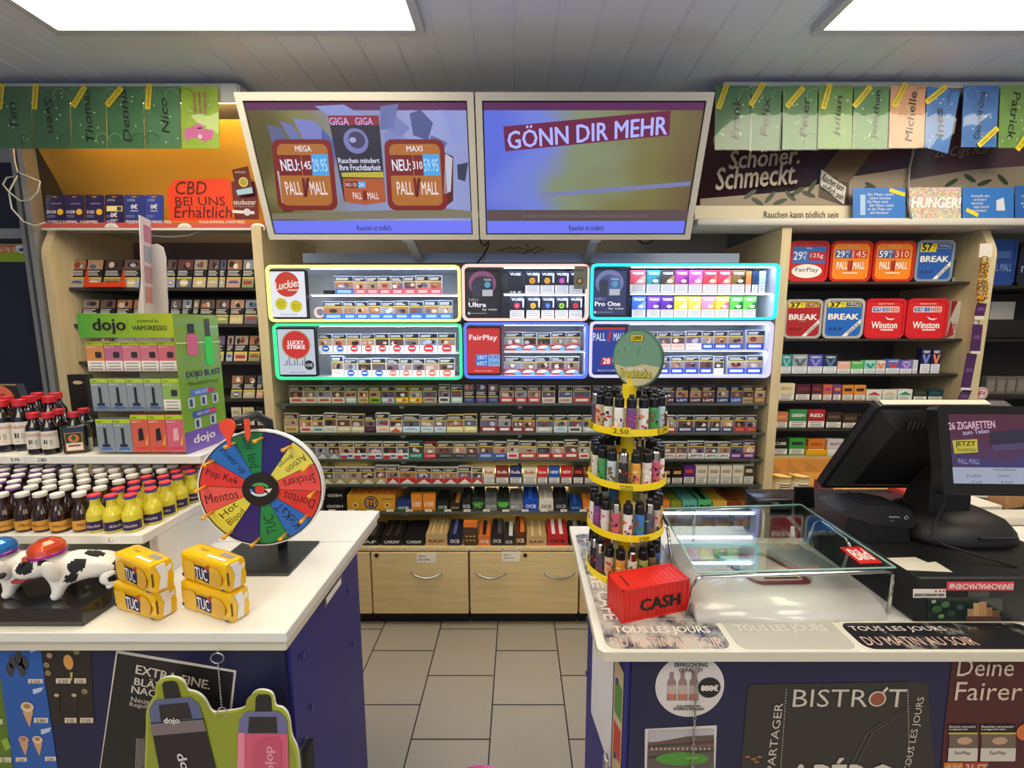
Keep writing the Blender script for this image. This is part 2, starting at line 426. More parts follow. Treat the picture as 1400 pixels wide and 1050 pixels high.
# --- header left: curved yellow board on a rail
hl = thing('shelf_header', 'curved yellow header board with red price strip above the left shelf', 'header', (-1.74, 2.2, 2.05))
YEL = M('#f0b546', 0.5)
b = MB()
cur = [(2.235, 2.052), (2.245, 2.10), (2.235, 2.17), (2.205, 2.26), (2.15, 2.36), (2.11, 2.44), (2.075, 2.50)]
vs = [(x, y, z) for y, z in cur for x in (-2.27, -1.215)] + [(x, y + 0.012, z + 0.004) for y, z in cur for x in (-2.27, -1.215)]
k = len(cur)
b.add(vs, [(2 * i, 2 * i + 1, 2 * i + 3, 2 * i + 2) for i in range(k - 1)] + [(2 * k + 2 * i + 2, 2 * k + 2 * i + 3, 2 * k + 2 * i + 1, 2 * k + 2 * i) for i in range(k - 1)]
      + [(2 * i, 2 * i + 2, 2 * k + 2 * i + 2, 2 * k + 2 * i) for i in range(k - 1)], YEL, True)
b.build('board', hl)
b = MB(); b.box(-2.27, -1.205, 2.10, 2.25, 2.036, 2.05, M('#d8d4cc', 0.4)); b.build('ledge', hl)
b = MB(); b.face((-2.27, 2.0995, 2.018)); Wd = 1.065
b.ext([(0, 0), (Wd, 0), (Wd, 0.034), (0, 0.034)], -0.003, 0.0, M('#dedad2', 0.4))
b.rect(0, Wd, 0.010, 0.034, M('#cf5a50', 0.5))
for px_ in (105, 205, 305): b.ptext('TOLLE AUSWAHL. FAIRER PREIS.', px_ - 33, px_ + 30, 301.5, 305.5, M('#f0d8d0', 0.6), 3, bold=0.02)
for px_ in (152, 252, 352):
    a = b.on(px_, 304); b.poly(ell(a[0], 0.012, 0.033, 0.020, 16, 0, 180), PAPER, 2); b.text('FairPlay', a[0], 0.018, M('#9a4a44'), h=0.007, l=4)
b.build('price_strip', hl)
b = MB(); b.box(-2.6, -1.205, 1.985, 2.25, 2.565, 2.60, M('#c9c8c4', 0.5)); b.build('top_rail', hl)
b = MB(); b.box(-2.24, -1.213, 1.978, 1.984, 2.525, 2.60, M('#c9c8c4', 0.5)); b.build('added_baffle', hl); b = MB(); b.box(-2.2, -1.24, 1.995, 2.02, 2.54, 2.5648, M('#ffd28a', emit=WARM_LIGHT * 4)); b.build('light_strip', hl)  # lip added to stop the strip's light leaking forward and up

# --- header right: dark picture board
hr = thing('shelf_header', 'dark cigarette advert board above the right shelf with cream caption strip', 'header', (1.9, 2.2, 2.05))
def advert(nt, b, N, L):
    tc = N('ShaderNodeTexCoord'); sp = N('ShaderNodeSeparateXYZ'); L(tc.outputs['Object'], sp.inputs[0])
    wv = N('ShaderNodeTexNoise'); wv.inputs['Scale'].default_value = 2.2; wv.inputs['Detail'].default_value = 2; L(tc.outputs['Object'], wv.inputs['Vector'])
    rp = N('ShaderNodeValToRGB'); e = rp.color_ramp.elements
    e[0].position = 0.35; e[0].color = hexc('#2b2230'); e[1].position = 0.7; e[1].color = hexc('#5a1c22')
    L(wv.outputs['Fac'], rp.inputs[0]); L(rp.outputs[0], b.inputs['Base Color']); b.inputs['Roughness'].default_value = 0.5
ADV = node_mat('advert_print', advert)
HX0, HX1 = 0.842, 3.4
b = MB()
hv = [(2.115, 2.075), (2.135, 2.16), (2.135, 2.27), (2.12, 2.40), (2.08, 2.50), (2.02, 2.575)]
k = len(hv)
vs = [(x, y, z) for y, z in hv for x in (HX0, HX1)] + [(x, y + 0.012, z + 0.004) for y, z in hv for x in (HX0, HX1)]
b.add(vs, [(2 * i, 2 * i + 1, 2 * i + 3, 2 * i + 2) for i in range(k - 1)] + [(2 * k + 2 * i + 2, 2 * k + 2 * i + 3, 2 * k + 2 * i + 1, 2 * k + 2 * i) for i in range(k - 1)]
      + [(2 * i, 2 * i + 2, 2 * k + 2 * i + 2, 2 * k + 2 * i) for i in range(k - 1)], ADV, True)
b.build('board', hr)
b = MB(); b.face((HX0, 2.118, 2.16))
CR = M('#b9a88c', 0.6)
b.ppoly([(957, 281), (1168, 281), (1240, 256), (1240, 230), (1150, 244), (1080, 262), (957, 272)], M('#9a8a76', 0.6), 8)
b.ppoly([(1243, 281), (1420, 281), (1420, 226), (1330, 232), (1243, 246)], M('#8d806e', 0.6), 8)
for q in ([(1120, 238), (1160, 250), (1160, 284), (1118, 270)], [(1160, 250), (1192, 208), (1192, 200), (1150, 200), (1122, 236)]): b.ppoly(q, M('#4a382c' if q[0][0] < 1150 else '#6b513a', 0.5), 9)
b.ppoly([(1122, 232), (1156, 256), (1153, 280), (1121, 254)], M('#d6d0c6', 0.6), 11)
b.ptext('Rauchen kann', 1124, 1153, 246, 255, INK, 13, tilt=16, bold=0.03); b.ptext('tödlich sein', 1124, 1152, 258, 267, INK, 13, tilt=16, bold=0.03)
LEAF = M('#2f3b28', 0.5)
for cx, cy, a in ((1025, 266, 35), (1035, 276, -30), (1052, 270, 50), (1066, 276, 20), (1080, 268, -40), (1090, 262, 30), (1105, 266, -20), (1110, 255, 60), (1178, 262, 40), (1190, 255, -30), (1300, 250, 30), (1325, 244, -30), (1345, 250, 20), (1370, 246, -40)):
    o = b.on(cx, cy); c_, s_ = math.cos(rad(a)), math.sin(rad(a))
    b.poly([(o[0] + x * c_ - z * s_, o[1] + x * s_ + z * c_) for x, z in ell(0, 0, 0.036, 0.011, 10)], LEAF, 10)
TXT = M('#b9aa98', 0.6)
b.ptext('Schöner.', 996, 1092, 203, 228, TXT, 12, tilt=-8, bold=0.03, shear=0.2); b.ptext('Schmeckt.', 978, 1089, 226, 256, TXT, 12, tilt=-9, bold=0.03, shear=0.2)
b.ptext('26 Cigs nur', 1276, 1352, 200, 217, M('#8c7c70', 0.6), 12, tilt=-6, shear=0.3)
b.build('print', hr)
b = MB(); b.face((HX0, 2.108, 2.075)); b.prect(950, 1241, 281, 303, M('#d8ccae', 0.55), 0); b.ptext('Rauchen kann tödlich sein', 1044, 1146, 289, 298, INK, 3, bold=0.01)
b.build('caption_strip', hr)
b = MB(); b.bbox(HX0 - 0.005, HX1, 2.06, 2.24, 2.03, 2.065, 0.008, M('#cfcac0', 0.35)); b.build('ledge', hr)
b = MB(); xs = P(1240, 260, 2.1).x; b.tube([(xs + 0.018, 2.0, 2.57), (xs + 0.01, 2.09, 2.45), (xs + 0.004, 2.105, 2.3), (xs, 2.09, 2.15), (xs - 0.002, 2.06, 2.06)], 0.005, M('#8f8a86', 0.3)); b.build('seam_strip', hr)
b = MB(); b.box(0.89, 3.4, 1.985, 2.25, 2.585, 2.61, M('#c9c8c4', 0.5)); b.build('top_rail', hr)

# --- shelf bay beyond the right unit
fu = thing('wall_shelf', 'dark shelf bay at the right edge with boxes and a blue tub', 'shelf', (2.85, 2.4, 0))
b = MB(); b.box(2.304, 3.5, 2.56, 2.58, 0.2, 2.05, M('#3a3431', 0.7)); b.build('back_panel', fu)
for z in (1.77, 1.50, 1.20, 1.0):
    b = MB(); b.box(2.304, 3.5, 2.20, 2.56, z - 0.014, z, M('#23201f', 0.4)); b.build('shelf', fu)

# --- partition panel at the far left
pn = thing('partition_panel', 'navy blue partition panel with a silver aluminium post at the left edge', 'partition', (-2.7, 2.2, 0))
b = MB(); b.box(-3.5, -2.37, 2.16, 2.19, 0, 2.56, M('#1c2236', 0.5, grain=0.05)); b.build('panel', pn)
b = MB(); za, zb = P(20, 327, 2.15).z, P(20, 313, 2.15).z; b.box(-3.5, -2.355, 2.14, 2.159, za, zb, M('#7d838c', 0.4)); b.box(-3.5, -2.355, 2.13, 2.159, P(20, 332, 2.15).z, za - 0.001, INK); b.build('crossbar', pn)
b = MB(); b.face((-3.5, 2.158, P(20, 358, 2.158).z)); hh = P(20, 333, 2.158).z - P(20, 358, 2.158).z
b.rect(0, 1.14, 0, hh * 0.56, M('#7f9a2c', 0.5), 0); b.rect(0, 1.14, hh * 0.56, hh, M('#b9a184', 0.5), 0)
b.ptext('EST', -6, 21, 336, 346, M('#c3562f', 0.5), 3, bold=0.03)
b.ppoly([(22, 336), (36, 333), (36, 341), (30, 347), (23, 342)], M('#d8d8dc', 0.5), 2); b.ppoly([(24, 341), (35, 337), (34, 342), (30, 345)], M('#2d4a86', 0.5), 3)
b.build('sign_band', pn)
b = MB()
for x0, x1, m in ((-2.372, -2.352, M('#b8bcc2', 0.3, 0.8)), (-2.351, -2.338, M('#5c6068', 0.4, 0.6)), (-2.337, -2.31, M('#d0d3d6', 0.3, 0.8))): b.box(x0, x1, 2.10, 2.158, 0, 2.56, m)
b.build('post', pn)
b = MB(); b.box(-3.5, -2.372, 2.155, 2.16, P(10, 222, 2.155).z, 2.5, M('#8a8e94', 0.5)); b.build('top_board', pn)
b = MB()
lp = [(18, 195), (20, 220), (24, 235), (40, 242), (55, 248), (52, 262), (42, 273), (28, 275), (12, 262), (4, 252), (9, 243), (24, 240), (12, 262), (16, 285), (32, 303), (48, 309), (62, 304)]
b.tube([P(x_, y_, 2.07 - 0.003 * (i % 3)) for i, (x_, y_) in enumerate(lp)], 0.0035, M('#cfcfc6', 0.5), 6)
b.build('cable', loc=P(20, 250, 2.07), label='white cable looped round the silver post at upper left', cat='cable')
b = MB(); b.tube([P(x_, y_, 2.14) for x_, y_ in ((158, 311), (180, 317), (205, 322), (232, 324), (258, 322), (285, 311))], 0.003, M('#cfcfc6', 0.5), 6); b.build('cable', loc=P(158, 311, 2.14), label='thin white cable sagging under the left header ledge', cat='cable')
# ================================================================== THE TWO SCREENS
TVB, TVT = Vector((0, 1.943, 1.942)), Vector((0, 1.769, 2.458))
tv_up = (TVT - TVB).normalized(); tv_len = (TVT - TVB).length
tv_n = Vector((1, 0, 0)).cross(tv_up)
def scr_nodes(stops, glow):
    def fn(nt, b, N, L):
        tc = N('ShaderNodeTexCoord'); no = N('ShaderNodeTexNoise'); sp = N('ShaderNodeSeparateXYZ'); rp = N('ShaderNodeValToRGB'); ma = N('ShaderNodeMath'); mb = N('ShaderNodeMath')
        no.inputs['Scale'].default_value = 2.2; no.inputs['Detail'].default_value = 1
        L(tc.outputs['Generated'], sp.inputs[0]); L(tc.outputs['Generated'], no.inputs['Vector'])
        ma.operation = 'MULTIPLY_ADD'; ma.inputs[1].default_value = 0.45; L(no.outputs['Fac'], ma.inputs[0]); L(sp.outputs[0], ma.inputs[2])
        mb.operation = 'SUBTRACT'; mb.inputs[1].default_value = 0.22; L(ma.outputs[0], mb.inputs[0]); L(mb.outputs[0], rp.inputs[0])
        cr = rp.color_ramp; cr.interpolation = 'EASE'
        cr.elements[0].position, cr.elements[0].color = stops[0][0], hexc(stops[0][1])
        cr.elements[1].position, cr.elements[1].color = stops[-1][0], hexc(stops[-1][1])
        for p_, c_ in stops[1:-1]: cr.elements.new(p_).color = hexc(c_)
        b.inputs['Base Color'].default_value = (0.01, 0.01, 0.01, 1); b.inputs['Roughness'].default_value = 0.35
        L(rp.outputs[0], b.inputs['Emission Color']); b.inputs['Emission Strength'].default_value = glow
    return fn
G = 0.9
def E(h, g=G): return M(h, 0.4, emit=g)
SCR1 = node_mat('screen_picture_left', scr_nodes([(0, '#5c5326'), (0.25, '#857f4c'), (0.5, '#8a92bc'), (0.75, '#9aa3dc'), (1, '#8f98cc')], G))
SCR2 = node_mat('screen_picture_right', scr_nodes([(0, '#5c6ee0'), (0.25, '#7383dd'), (0.45, '#86906e'), (0.7, '#7c7540'), (1, '#6b5636')], G))
def screen(x0, x1, label, mat, fill):
    t = thing('advert_screen', label, 'screen', ((x0 + x1) / 2, 2.0, 1.95), group='screens above the cigarette shelf')
    L_ = tv_len; W = x1 - x0
    b = MB(); b.face((x0, TVB.y, TVB.z), (1, 0, 0), tv_up)
    b.ring(rr(0, W, 0, L_, 0.004, 2), rr(0.026, W - 0.026, 0.021, L_ - 0.028, 0.002, 2), -0.05, 0.0, M('#c9c4b8', 0.35)); b.build('frame', t)
    b = MB(); b.face((x0, TVB.y, TVB.z), (1, 0, 0), tv_up)
    b.ext(rr(0.02, W - 0.02, 0.02, L_ - 0.02, 0.01, 2), -0.075, -0.0502, M('#b9b7b2', 0.5)); b.build('back_cover', t)
    b = MB(); b.face((x0, TVB.y, TVB.z) , (1, 0, 0), tv_up); b.O = b.O - tv_n * 0.006
    a0, a1, c0, c1 = 0.0262, W - 0.0262, 0.0212, L_ - 0.0282
    b.rect(a0, a1, c0, c1, INK, 0); q = 0.005
    b.rect(a0 + q, a1 - q, c0 + q + 0.052, c1 - q - 0.026, mat, 1)
    b.rect(a0 + q, a1 - q, c0 + q, c0 + q + 0.052, E('#6a74ee', 1.05), 1)
    b.rect(a0 + q, a1 - q, c1 - q - 0.026, c1 - q, E('#5a1a52'), 1)
    fill(b); b.build('display', t)
    b = MB(); X = (x0 + x1) / 2 + (0.14 if x0 < -0.5 else 0.05)
    b.face((X - 0.022, 0, 0), (0, -1, 0), (0, 0, 1)); b.ext([(-2.03, 2.03), (-1.99, 1.955), (-1.965, 1.935), (-1.955, 1.97), (-2.0, 2.06)], -0.044, 0, M('#b9bcc2', 0.35, 0.5))
    b.add([(X + sx, y_, z_) for sx in (-.02, .02) for y_, z_ in ((1.985, 1.955), (1.985, 1.985), (2.199, 1.922), (2.199, 1.884))], [(0, 1, 2, 3), (7, 6, 5, 4), (0, 4, 5, 1), (1, 5, 6, 2), (2, 6, 7, 3), (3, 7, 4, 0)], M('#b4b8c2', 0.35, 0.3)); b.build('bracket', t)
def tub_picture(b, cx, cy, s, w1, w2, w3, flip):
    """printed tub seen in the advert, pixel centre and scale"""
    q = lambda dx, dy: (cx + dx * s, cy + dy * s)
    sk = 4 if flip else -4
    side = [q(-34 * 1, -30), q(-38, 0), q(-36, 20), q(-28, 46), q(-16, 46)] if not flip else [q(34, -30), q(46, -24), q(46, 32), q(30, 44), q(20, 44)]
    b.ppoly(side if not flip else list(side), E('#5a1c14'), 3)
    lab = [q(-36, -6), q(-30, -4), q(-20, 38), q(-30, 34)] if not flip else [q(36, -28), q(45, -22), q(43, 20), q(34, 24)]
    b.ppoly(lab, E('#c4c4d6'), 4)
    o = [b.on(*q(x + (z * (0.1 if not flip else 0.06)), z)) for x, z in rr(-39, 37, -46, 44, 10, 4)]
    b.poly(list(reversed(o)), E('#861812', .8), 4)
    o = [b.on(*q(x + (z * (0.1 if not flip else 0.06)), z)) for x, z in rr(-33, 31, -40, 38, 8, 4)]
    b.poly(list(reversed(o)), E('#b8702c', .85), 5)
    b.ppoly([q(-36, -26), q(-6, -26), q(-4, 0), q(-33, 0)], E('#7e1414', .85), 6); b.ppoly([q(-5, -26), q(7, -26), q(9, 0), q(-3, 0)], E('#7e1414'), 6)
    b.ppoly([q(7, -27), q(28, -27), q(30, 0), q(9, 0)], E('#4aa8e8'), 6)
    x, y = q(-19, -13); b.ptext('NEU:', x - 12 * s, x + 11 * s, y - 7 * s, y + 7 * s, E('#dcdcf0', 1), 8, bold=0.03)
    x, y = q(1, -13); b.ptext(w2, x - 6 * s, x + 6 * s, y - 5 * s, y + 5 * s, E('#e0d8e8', 1), 8, bold=0.03)
    x, y = q(18, -13); b.ptext(w3, x - 9 * s, x + 9 * s, y - 8 * s, y + 8 * s, E('#b8dcff', 1), 8)
    x, y = q(-3, -34); b.ptext(w1, x - 10 * s, x + 10 * s, y - 3.5 * s, y + 3.5 * s, E('#e8e0e8', 1), 8, bold=0.02)
    x, y = q(-14, 16); b.ptext('PALL', x - 11 * s, x + 9 * s, y - 8 * s, y + 8 * s, E('#ecdcdc', 1), 8, bold=0.012)
    x, y = q(15, 16); b.ptext('MALL', x - 9 * s, x + 12 * s, y - 8 * s, y + 8 * s, E('#ecdcdc', 1), 8, bold=0.012)
    b.ppoly([q(-5, 3), q(-1, 3), q(2, 27), q(-2, 27)], E('#7e1414'), 7); b.ppoly([q(1, 3), q(5, 3), q(2, 27), q(-1, 27)], E('#5a1010'), 7)
def fill1(b):
    for pts, c in (([(365, 170), (385, 175), (400, 205), (385, 200), (372, 196)], '#5b618c'), ([(400, 162), (430, 165), (455, 190), (455, 240), (440, 215), (415, 190)], '#7a82c8'),
                   ([(520, 145), (545, 142), (538, 175), (520, 178)], '#666ea8'), ([(560, 155), (575, 150), (592, 168), (585, 192), (565, 185)], '#4d5590'),
                   ([(600, 150), (620, 152), (634, 190), (622, 198), (612, 170)], '#8f98d8'), ([(625, 225), (640, 222), (636, 248), (626, 245)], '#30364e'),
                   ([(430, 145), (470, 143), (500, 160), (460, 165)], '#8b94d6'), ([(382, 165), (398, 170), (425, 208), (412, 215)], '#6a72b4'), ([(440, 175), (462, 200), (452, 255), (438, 240)], '#5a62a0'), ([(532, 150), (560, 175), (548, 188), (530, 180)], '#787fbe'), ([(590, 185), (612, 195), (600, 215), (578, 205)], '#5f67a6'), ([(525, 180), (560, 190), (545, 200), (526, 200)], '#8088c4')):
        b.ppoly(pts, E(c, G), 2)
    b.ppoly([(372, 300), (655, 298), (655, 290), (610, 285), (372, 292)], E('#7f7862', G), 2)
    tub_picture(b, 418, 240, 1.08, 'MEGA', '145', '29.95', False)
    tub_picture(b, 570, 240, 1.08, 'MAXI', '310', '59.95', True)
    b.ppoly([(449, 158), (518, 158), (528, 276), (500, 280), (471, 276)], E('#231f36'), 9)
    b.ppoly([(449, 158), (518, 158), (519, 171), (451, 171)], E('#8a1636'), 10)
    b.ptext('GIGA', 451, 477, 161, 171, E('#c9a8dc', 1), 12, bold=0.02); b.ptext('GIGA', 486, 510, 161, 171, E('#c9a8dc', 1), 12, bold=0.02)
    c = b.on(487, 193); b.poly(ell(c[0], c[1], 0.05, 0.045, 20), E('#7a7cb8'), 10); b.poly(ell(c[0] + 0.004, c[1] + 0.004, 0.034, 0.03, 18), E('#3c3a64'), 11)
    b.poly(ell(c[0] - 0.012, c[1] + 0.004, 0.014, 0.010, 12), E('#a8a8d8'), 12)
    b.ptext('Rauchen mindert', 463, 519, 216, 223, E('#dcdcf4', 1), 12, bold=0.02); b.ptext('Ihre Fruchtbarkeit', 465, 521, 225, 233, E('#dcdcf4', 1), 12, bold=0.02)
    b.ppoly([(467, 236), (524, 235), (525, 243), (468, 242)], E('#c0b43a'), 10)
    b.ppoly([(469, 244), (525, 244), (528, 276), (500, 280), (472, 276)], E('#b4582a'), 10)
    b.ppoly([(472, 248), (490, 248), (490, 257), (473, 257)], E('#7e1414', .85), 11); b.ppoly([(490, 248), (500, 248), (500, 257), (490, 257)], E('#4aa8e8'), 11)
    b.ptext('NEU 120', 473, 488, 250, 255, E('#e8d8d8', 1), 13); b.ptext('24.', 491, 499, 250, 255, E('#e8e8ff', 1), 13)
    b.ptext('PALL', 483, 495, 263, 272, E('#ecdcdc', 1), 12, bold=0.012); b.ptext('MALL', 503, 518, 263, 272, E('#ecdcdc', 1), 12, bold=0.012); b.ppoly([(496, 261), (502, 261), (502, 274), (497, 274)], E('#7e1414'), 11)
    b.ptext('Rauchen ist tödlich.', 488, 536, 308, 315, INK, 3, bold=0.01)
def fill2(b):
    b.ppoly([(738, 264), (944, 248), (943, 254), (738, 270)], E('#7a80b0', G), 2)
    b.ppoly([(666, 287), (947, 287), (945, 302), (666, 302)], E('#5a4a48', G), 2)
    b.ppoly([(688, 173), (917, 151), (915, 185), (691, 207)], E('#6e1540', G), 3)
    b.ptext('GÖNN DIR MEHR', 694, 912, 164, 194, E('#a9b0ff', 1.05), 5, tilt=-21, bold=0.024)
    b.ptext('Ein Angebot zu verbessern ist für die meisten Zigarettenraucher die tägliche Auswahl von Marken', 715, 885, 293, 298, E('#8c8480', 0.7), 4)
    b.ptext('Rauchen ist tödlich.', 778, 826, 308, 315, INK, 3, bold=0.01)
screen(-1.10, -0.172, 'left white framed screen showing two orange tobacco tubs', SCR1, fill1)
screen(-0.166, 0.762, 'right white framed screen showing the slogan GÖNN DIR MEHR', SCR2, fill2)
b = MB(); b.box(-1.083, 1.115, 2.20, 2.24, 1.882, 1.928, M('#8f9bb0', 0.4, 0.3)); b.box(-1.083, -1.07, 2.24, 2.62, 1.89, 1.92, STEEL); b.box(1.10, 1.115, 2.24, 2.62, 1.89, 1.92, STEEL)
b.build('mounting_rail', loc=(0, 2.22, 1.882), label='grey metal mounting rail across the wall under both screens', cat='rail')
for nm, lab, pts, m, r in (('cable', 'black cable hanging under the gap between the two screens', [(656, 326), (658, 333), (663, 336), (668, 330), (667, 338), (660, 350), (652, 360)], INK, 0.004),
                           ('cable', 'dark tangle of thin cables under the right screen', [(682, 343), (700, 338), (712, 345), (694, 344), (708, 338), (722, 342), (715, 347), (735, 338), (745, 341), (730, 346), (718, 334)], M('#3a1f22', 0.5), 0.0022),
                           ('cable', 'short black cable loop under the right end of right screen', [(872, 327), (878, 332), (886, 333), (893, 328)], INK, 0.004)):
    b = MB(); b.tube([P(x_, y_, 2.155 + 0.006 * (i % 3)) for i, (x_, y_) in enumerate(pts)], r, m, 6); b.build(nm, loc=P(*pts[0], 2.155), label=lab, cat='cable', group='cables under the screens')

# ================================================================== PACKS
PHOTO = ['#a3704f', '#6d5448', '#b98a6c', '#525c70', '#8a929e', '#43342c', '#a99885', '#64403e', '#705c7a', '#94806c']
SPOT = ['#3a2420', '#d9c2b0', '#20202a', '#8e3a34', '#e6dcd0', '#55607a', '#c47e5e', '#b9c0ca']
def photo(b, x0, x1, z0, z1, l=1):
    W, Hh = x1 - x0, z1 - z0
    b.rect(x0, x1, z0, z1, M(RN.choice(PHOTO), 0.5), l)
    for k in range(RN.choice((2, 3, 3))):
        cx = x0 + W * RN.uniform(0.25, 0.75); cz = z0 + Hh * RN.uniform(0.3, 0.6); rx = W * RN.uniform(0.12, 0.24); rz = Hh * RN.uniform(0.2, 0.38)
        pts = [(min(max(x, x0), x1), min(max(z, z0), z1)) for x, z in ell(cx, cz, rx, rz, 9, RN.uniform(0, 90), 360 + RN.uniform(0, 60))[:9]]
        b.poly(pts, M(RN.choice(SPOT), 0.5), l + 1 + k)
def mark(b, kind, c, x0, x1, z0, z1, l=2):
    W, Hh = x1 - x0, z1 - z0; cx, cz = (x0 + x1) / 2, (z0 + z1) / 2
    if kind == 'bar': b.rect(cx - W * 0.38, cx + W * 0.38, cz - Hh * 0.22, cz + Hh * 0.25, M(c), l)
    elif kind == 'circ':
        b.poly(ell(cx, cz, W * 0.30, W * 0.26, 16), M(c), l); b.rect(cx - W * 0.2, cx + W * 0.2, cz - Hh * 0.1, cz + Hh * 0.12, M('#f2eeea'), l + 1)
    elif kind == 'chev': b.poly([(x0, z0), (cx, z1 - Hh * 0.15), (x1, z0)][::1], M(c), l)
    elif kind == 'star':
        b.poly([(cx + W * 0.18 + W * 0.22 * (1 if i % 2 else 0.45) * math.cos(rad(36 * i)), cz + W * 0.22 * (1 if i % 2 else 0.45) * math.sin(rad(36 * i))) for i in range(10)], M(c), l); b.rect(x0 + W * 0.08, cx - W * 0.02, cz - Hh * 0.12, cz + Hh * 0.12, M('#f4f0e6'), l)
    elif kind == 'wave': b.poly(ell(cx, z0 + Hh * 0.45, W * 0.42, Hh * 0.34, 12, 0, 180), M(c), l)
    elif kind == 'half': b.rect(x0, cx, z0, z0 + Hh * 0.6, M(c), l); b.rect(cx + W * 0.05, x1 - W * 0.06, cz - Hh * 0.2, cz + Hh * 0.2, M('#2c56a8'), l)
    elif kind == 'corner': b.poly(ell(cx, z0 + Hh * 0.3, W * 0.5, Hh * 0.55, 12, 0, 180), M('#f4f4f4'), l); b.rect(cx + W * 0.15, x1, z0, z0 + Hh * 0.55, M(c), l + 1)
    elif kind.startswith('t:'): b.text(kind[2:], cx, cz, M(c), w=W * 0.78, h=Hh * 0.42, l=l, bold=0.04)
LINE = M('#dedad2', 0.6)
def front_std(b, w, h, base, band, mk):
    """warning box, yellow line, picture, brand band"""
    b.rect(0.001, w - 0.001, h * 0.735, h * 0.975, INK, 1)
    for i, (a, c) in enumerate(((0.08, RN.uniform(0.55, 0.9)), (0.08, RN.uniform(0.5, 0.85)))): b.rect(w * a, w * c, h * (0.88 - 0.075 * i) - h * 0.02, h * (0.88 - 0.075 * i) + h * 0.018, LINE, 2)
    b.rect(0.002, w - 0.002, h * 0.69, h * 0.735, M('#e2c53a'), 1)
    photo(b, 0.002, w - 0.002, h * 0.34, h * 0.685)
    b.rect(0.0005, w - 0.0005, 0.001, h * 0.335, M(band, 0.4), 1)
    if mk: mark(b, mk[0], mk[1], 0.002, w - 0.002, h * 0.02, h * 0.33)
def front_inv(b, w, h, base, band, mk):
    """picture on top, warning text, yellow line, brand at the bottom"""
    photo(b, 0.001, w - 0.001, h * 0.64, h * 0.985)
    b.rect(0.001, w - 0.001, h * 0.37, h * 0.635, INK, 1)
    for i in range(3): b.rect(w * 0.07, w * RN.uniform(0.6, 0.92), h * (0.575 - 0.065 * i) - h * 0.014, h * (0.575 - 0.065 * i) + h * 0.016, LINE, 2)
    b.rect(0.001, w - 0.001, h * 0.315, h * 0.365, M('#e2c53a'), 1)
    b.rect(0.001, w - 0.001, 0.001, h * 0.312, M(band, 0.4), 1)
    if mk: mark(b, mk[0], mk[1], 0.002, w - 0.002, h * 0.02, h * 0.31)
def front_cig(b, w, h, base, band, mk):
    """brand on top, white warning label at the bottom"""
    b.rect(0.0005, w - 0.0005, h * 0.42, h * 0.985, M(band, 0.4), 1)
    if mk: mark(b, mk[0], mk[1], 0.003, w - 0.003, h * 0.5, h * 0.9)
    b.rect(0.0015, w - 0.0015, h * 0.03, h * 0.40, INK, 1); b.rect(0.003, w - 0.003, h * 0.045, h * 0.385, M('#ebe7de', 0.6), 2)
    for i in range(3): b.rect(w * 0.14, w * RN.uniform(0.7, 0.88), h * (0.31 - 0.1 * i) - h * 0.018, h * (0.31 - 0.1 * i) + h * 0.018, M('#4a4846'), 3)
FRONTS = {'S': front_std, 'I': front_inv, 'C': front_cig}
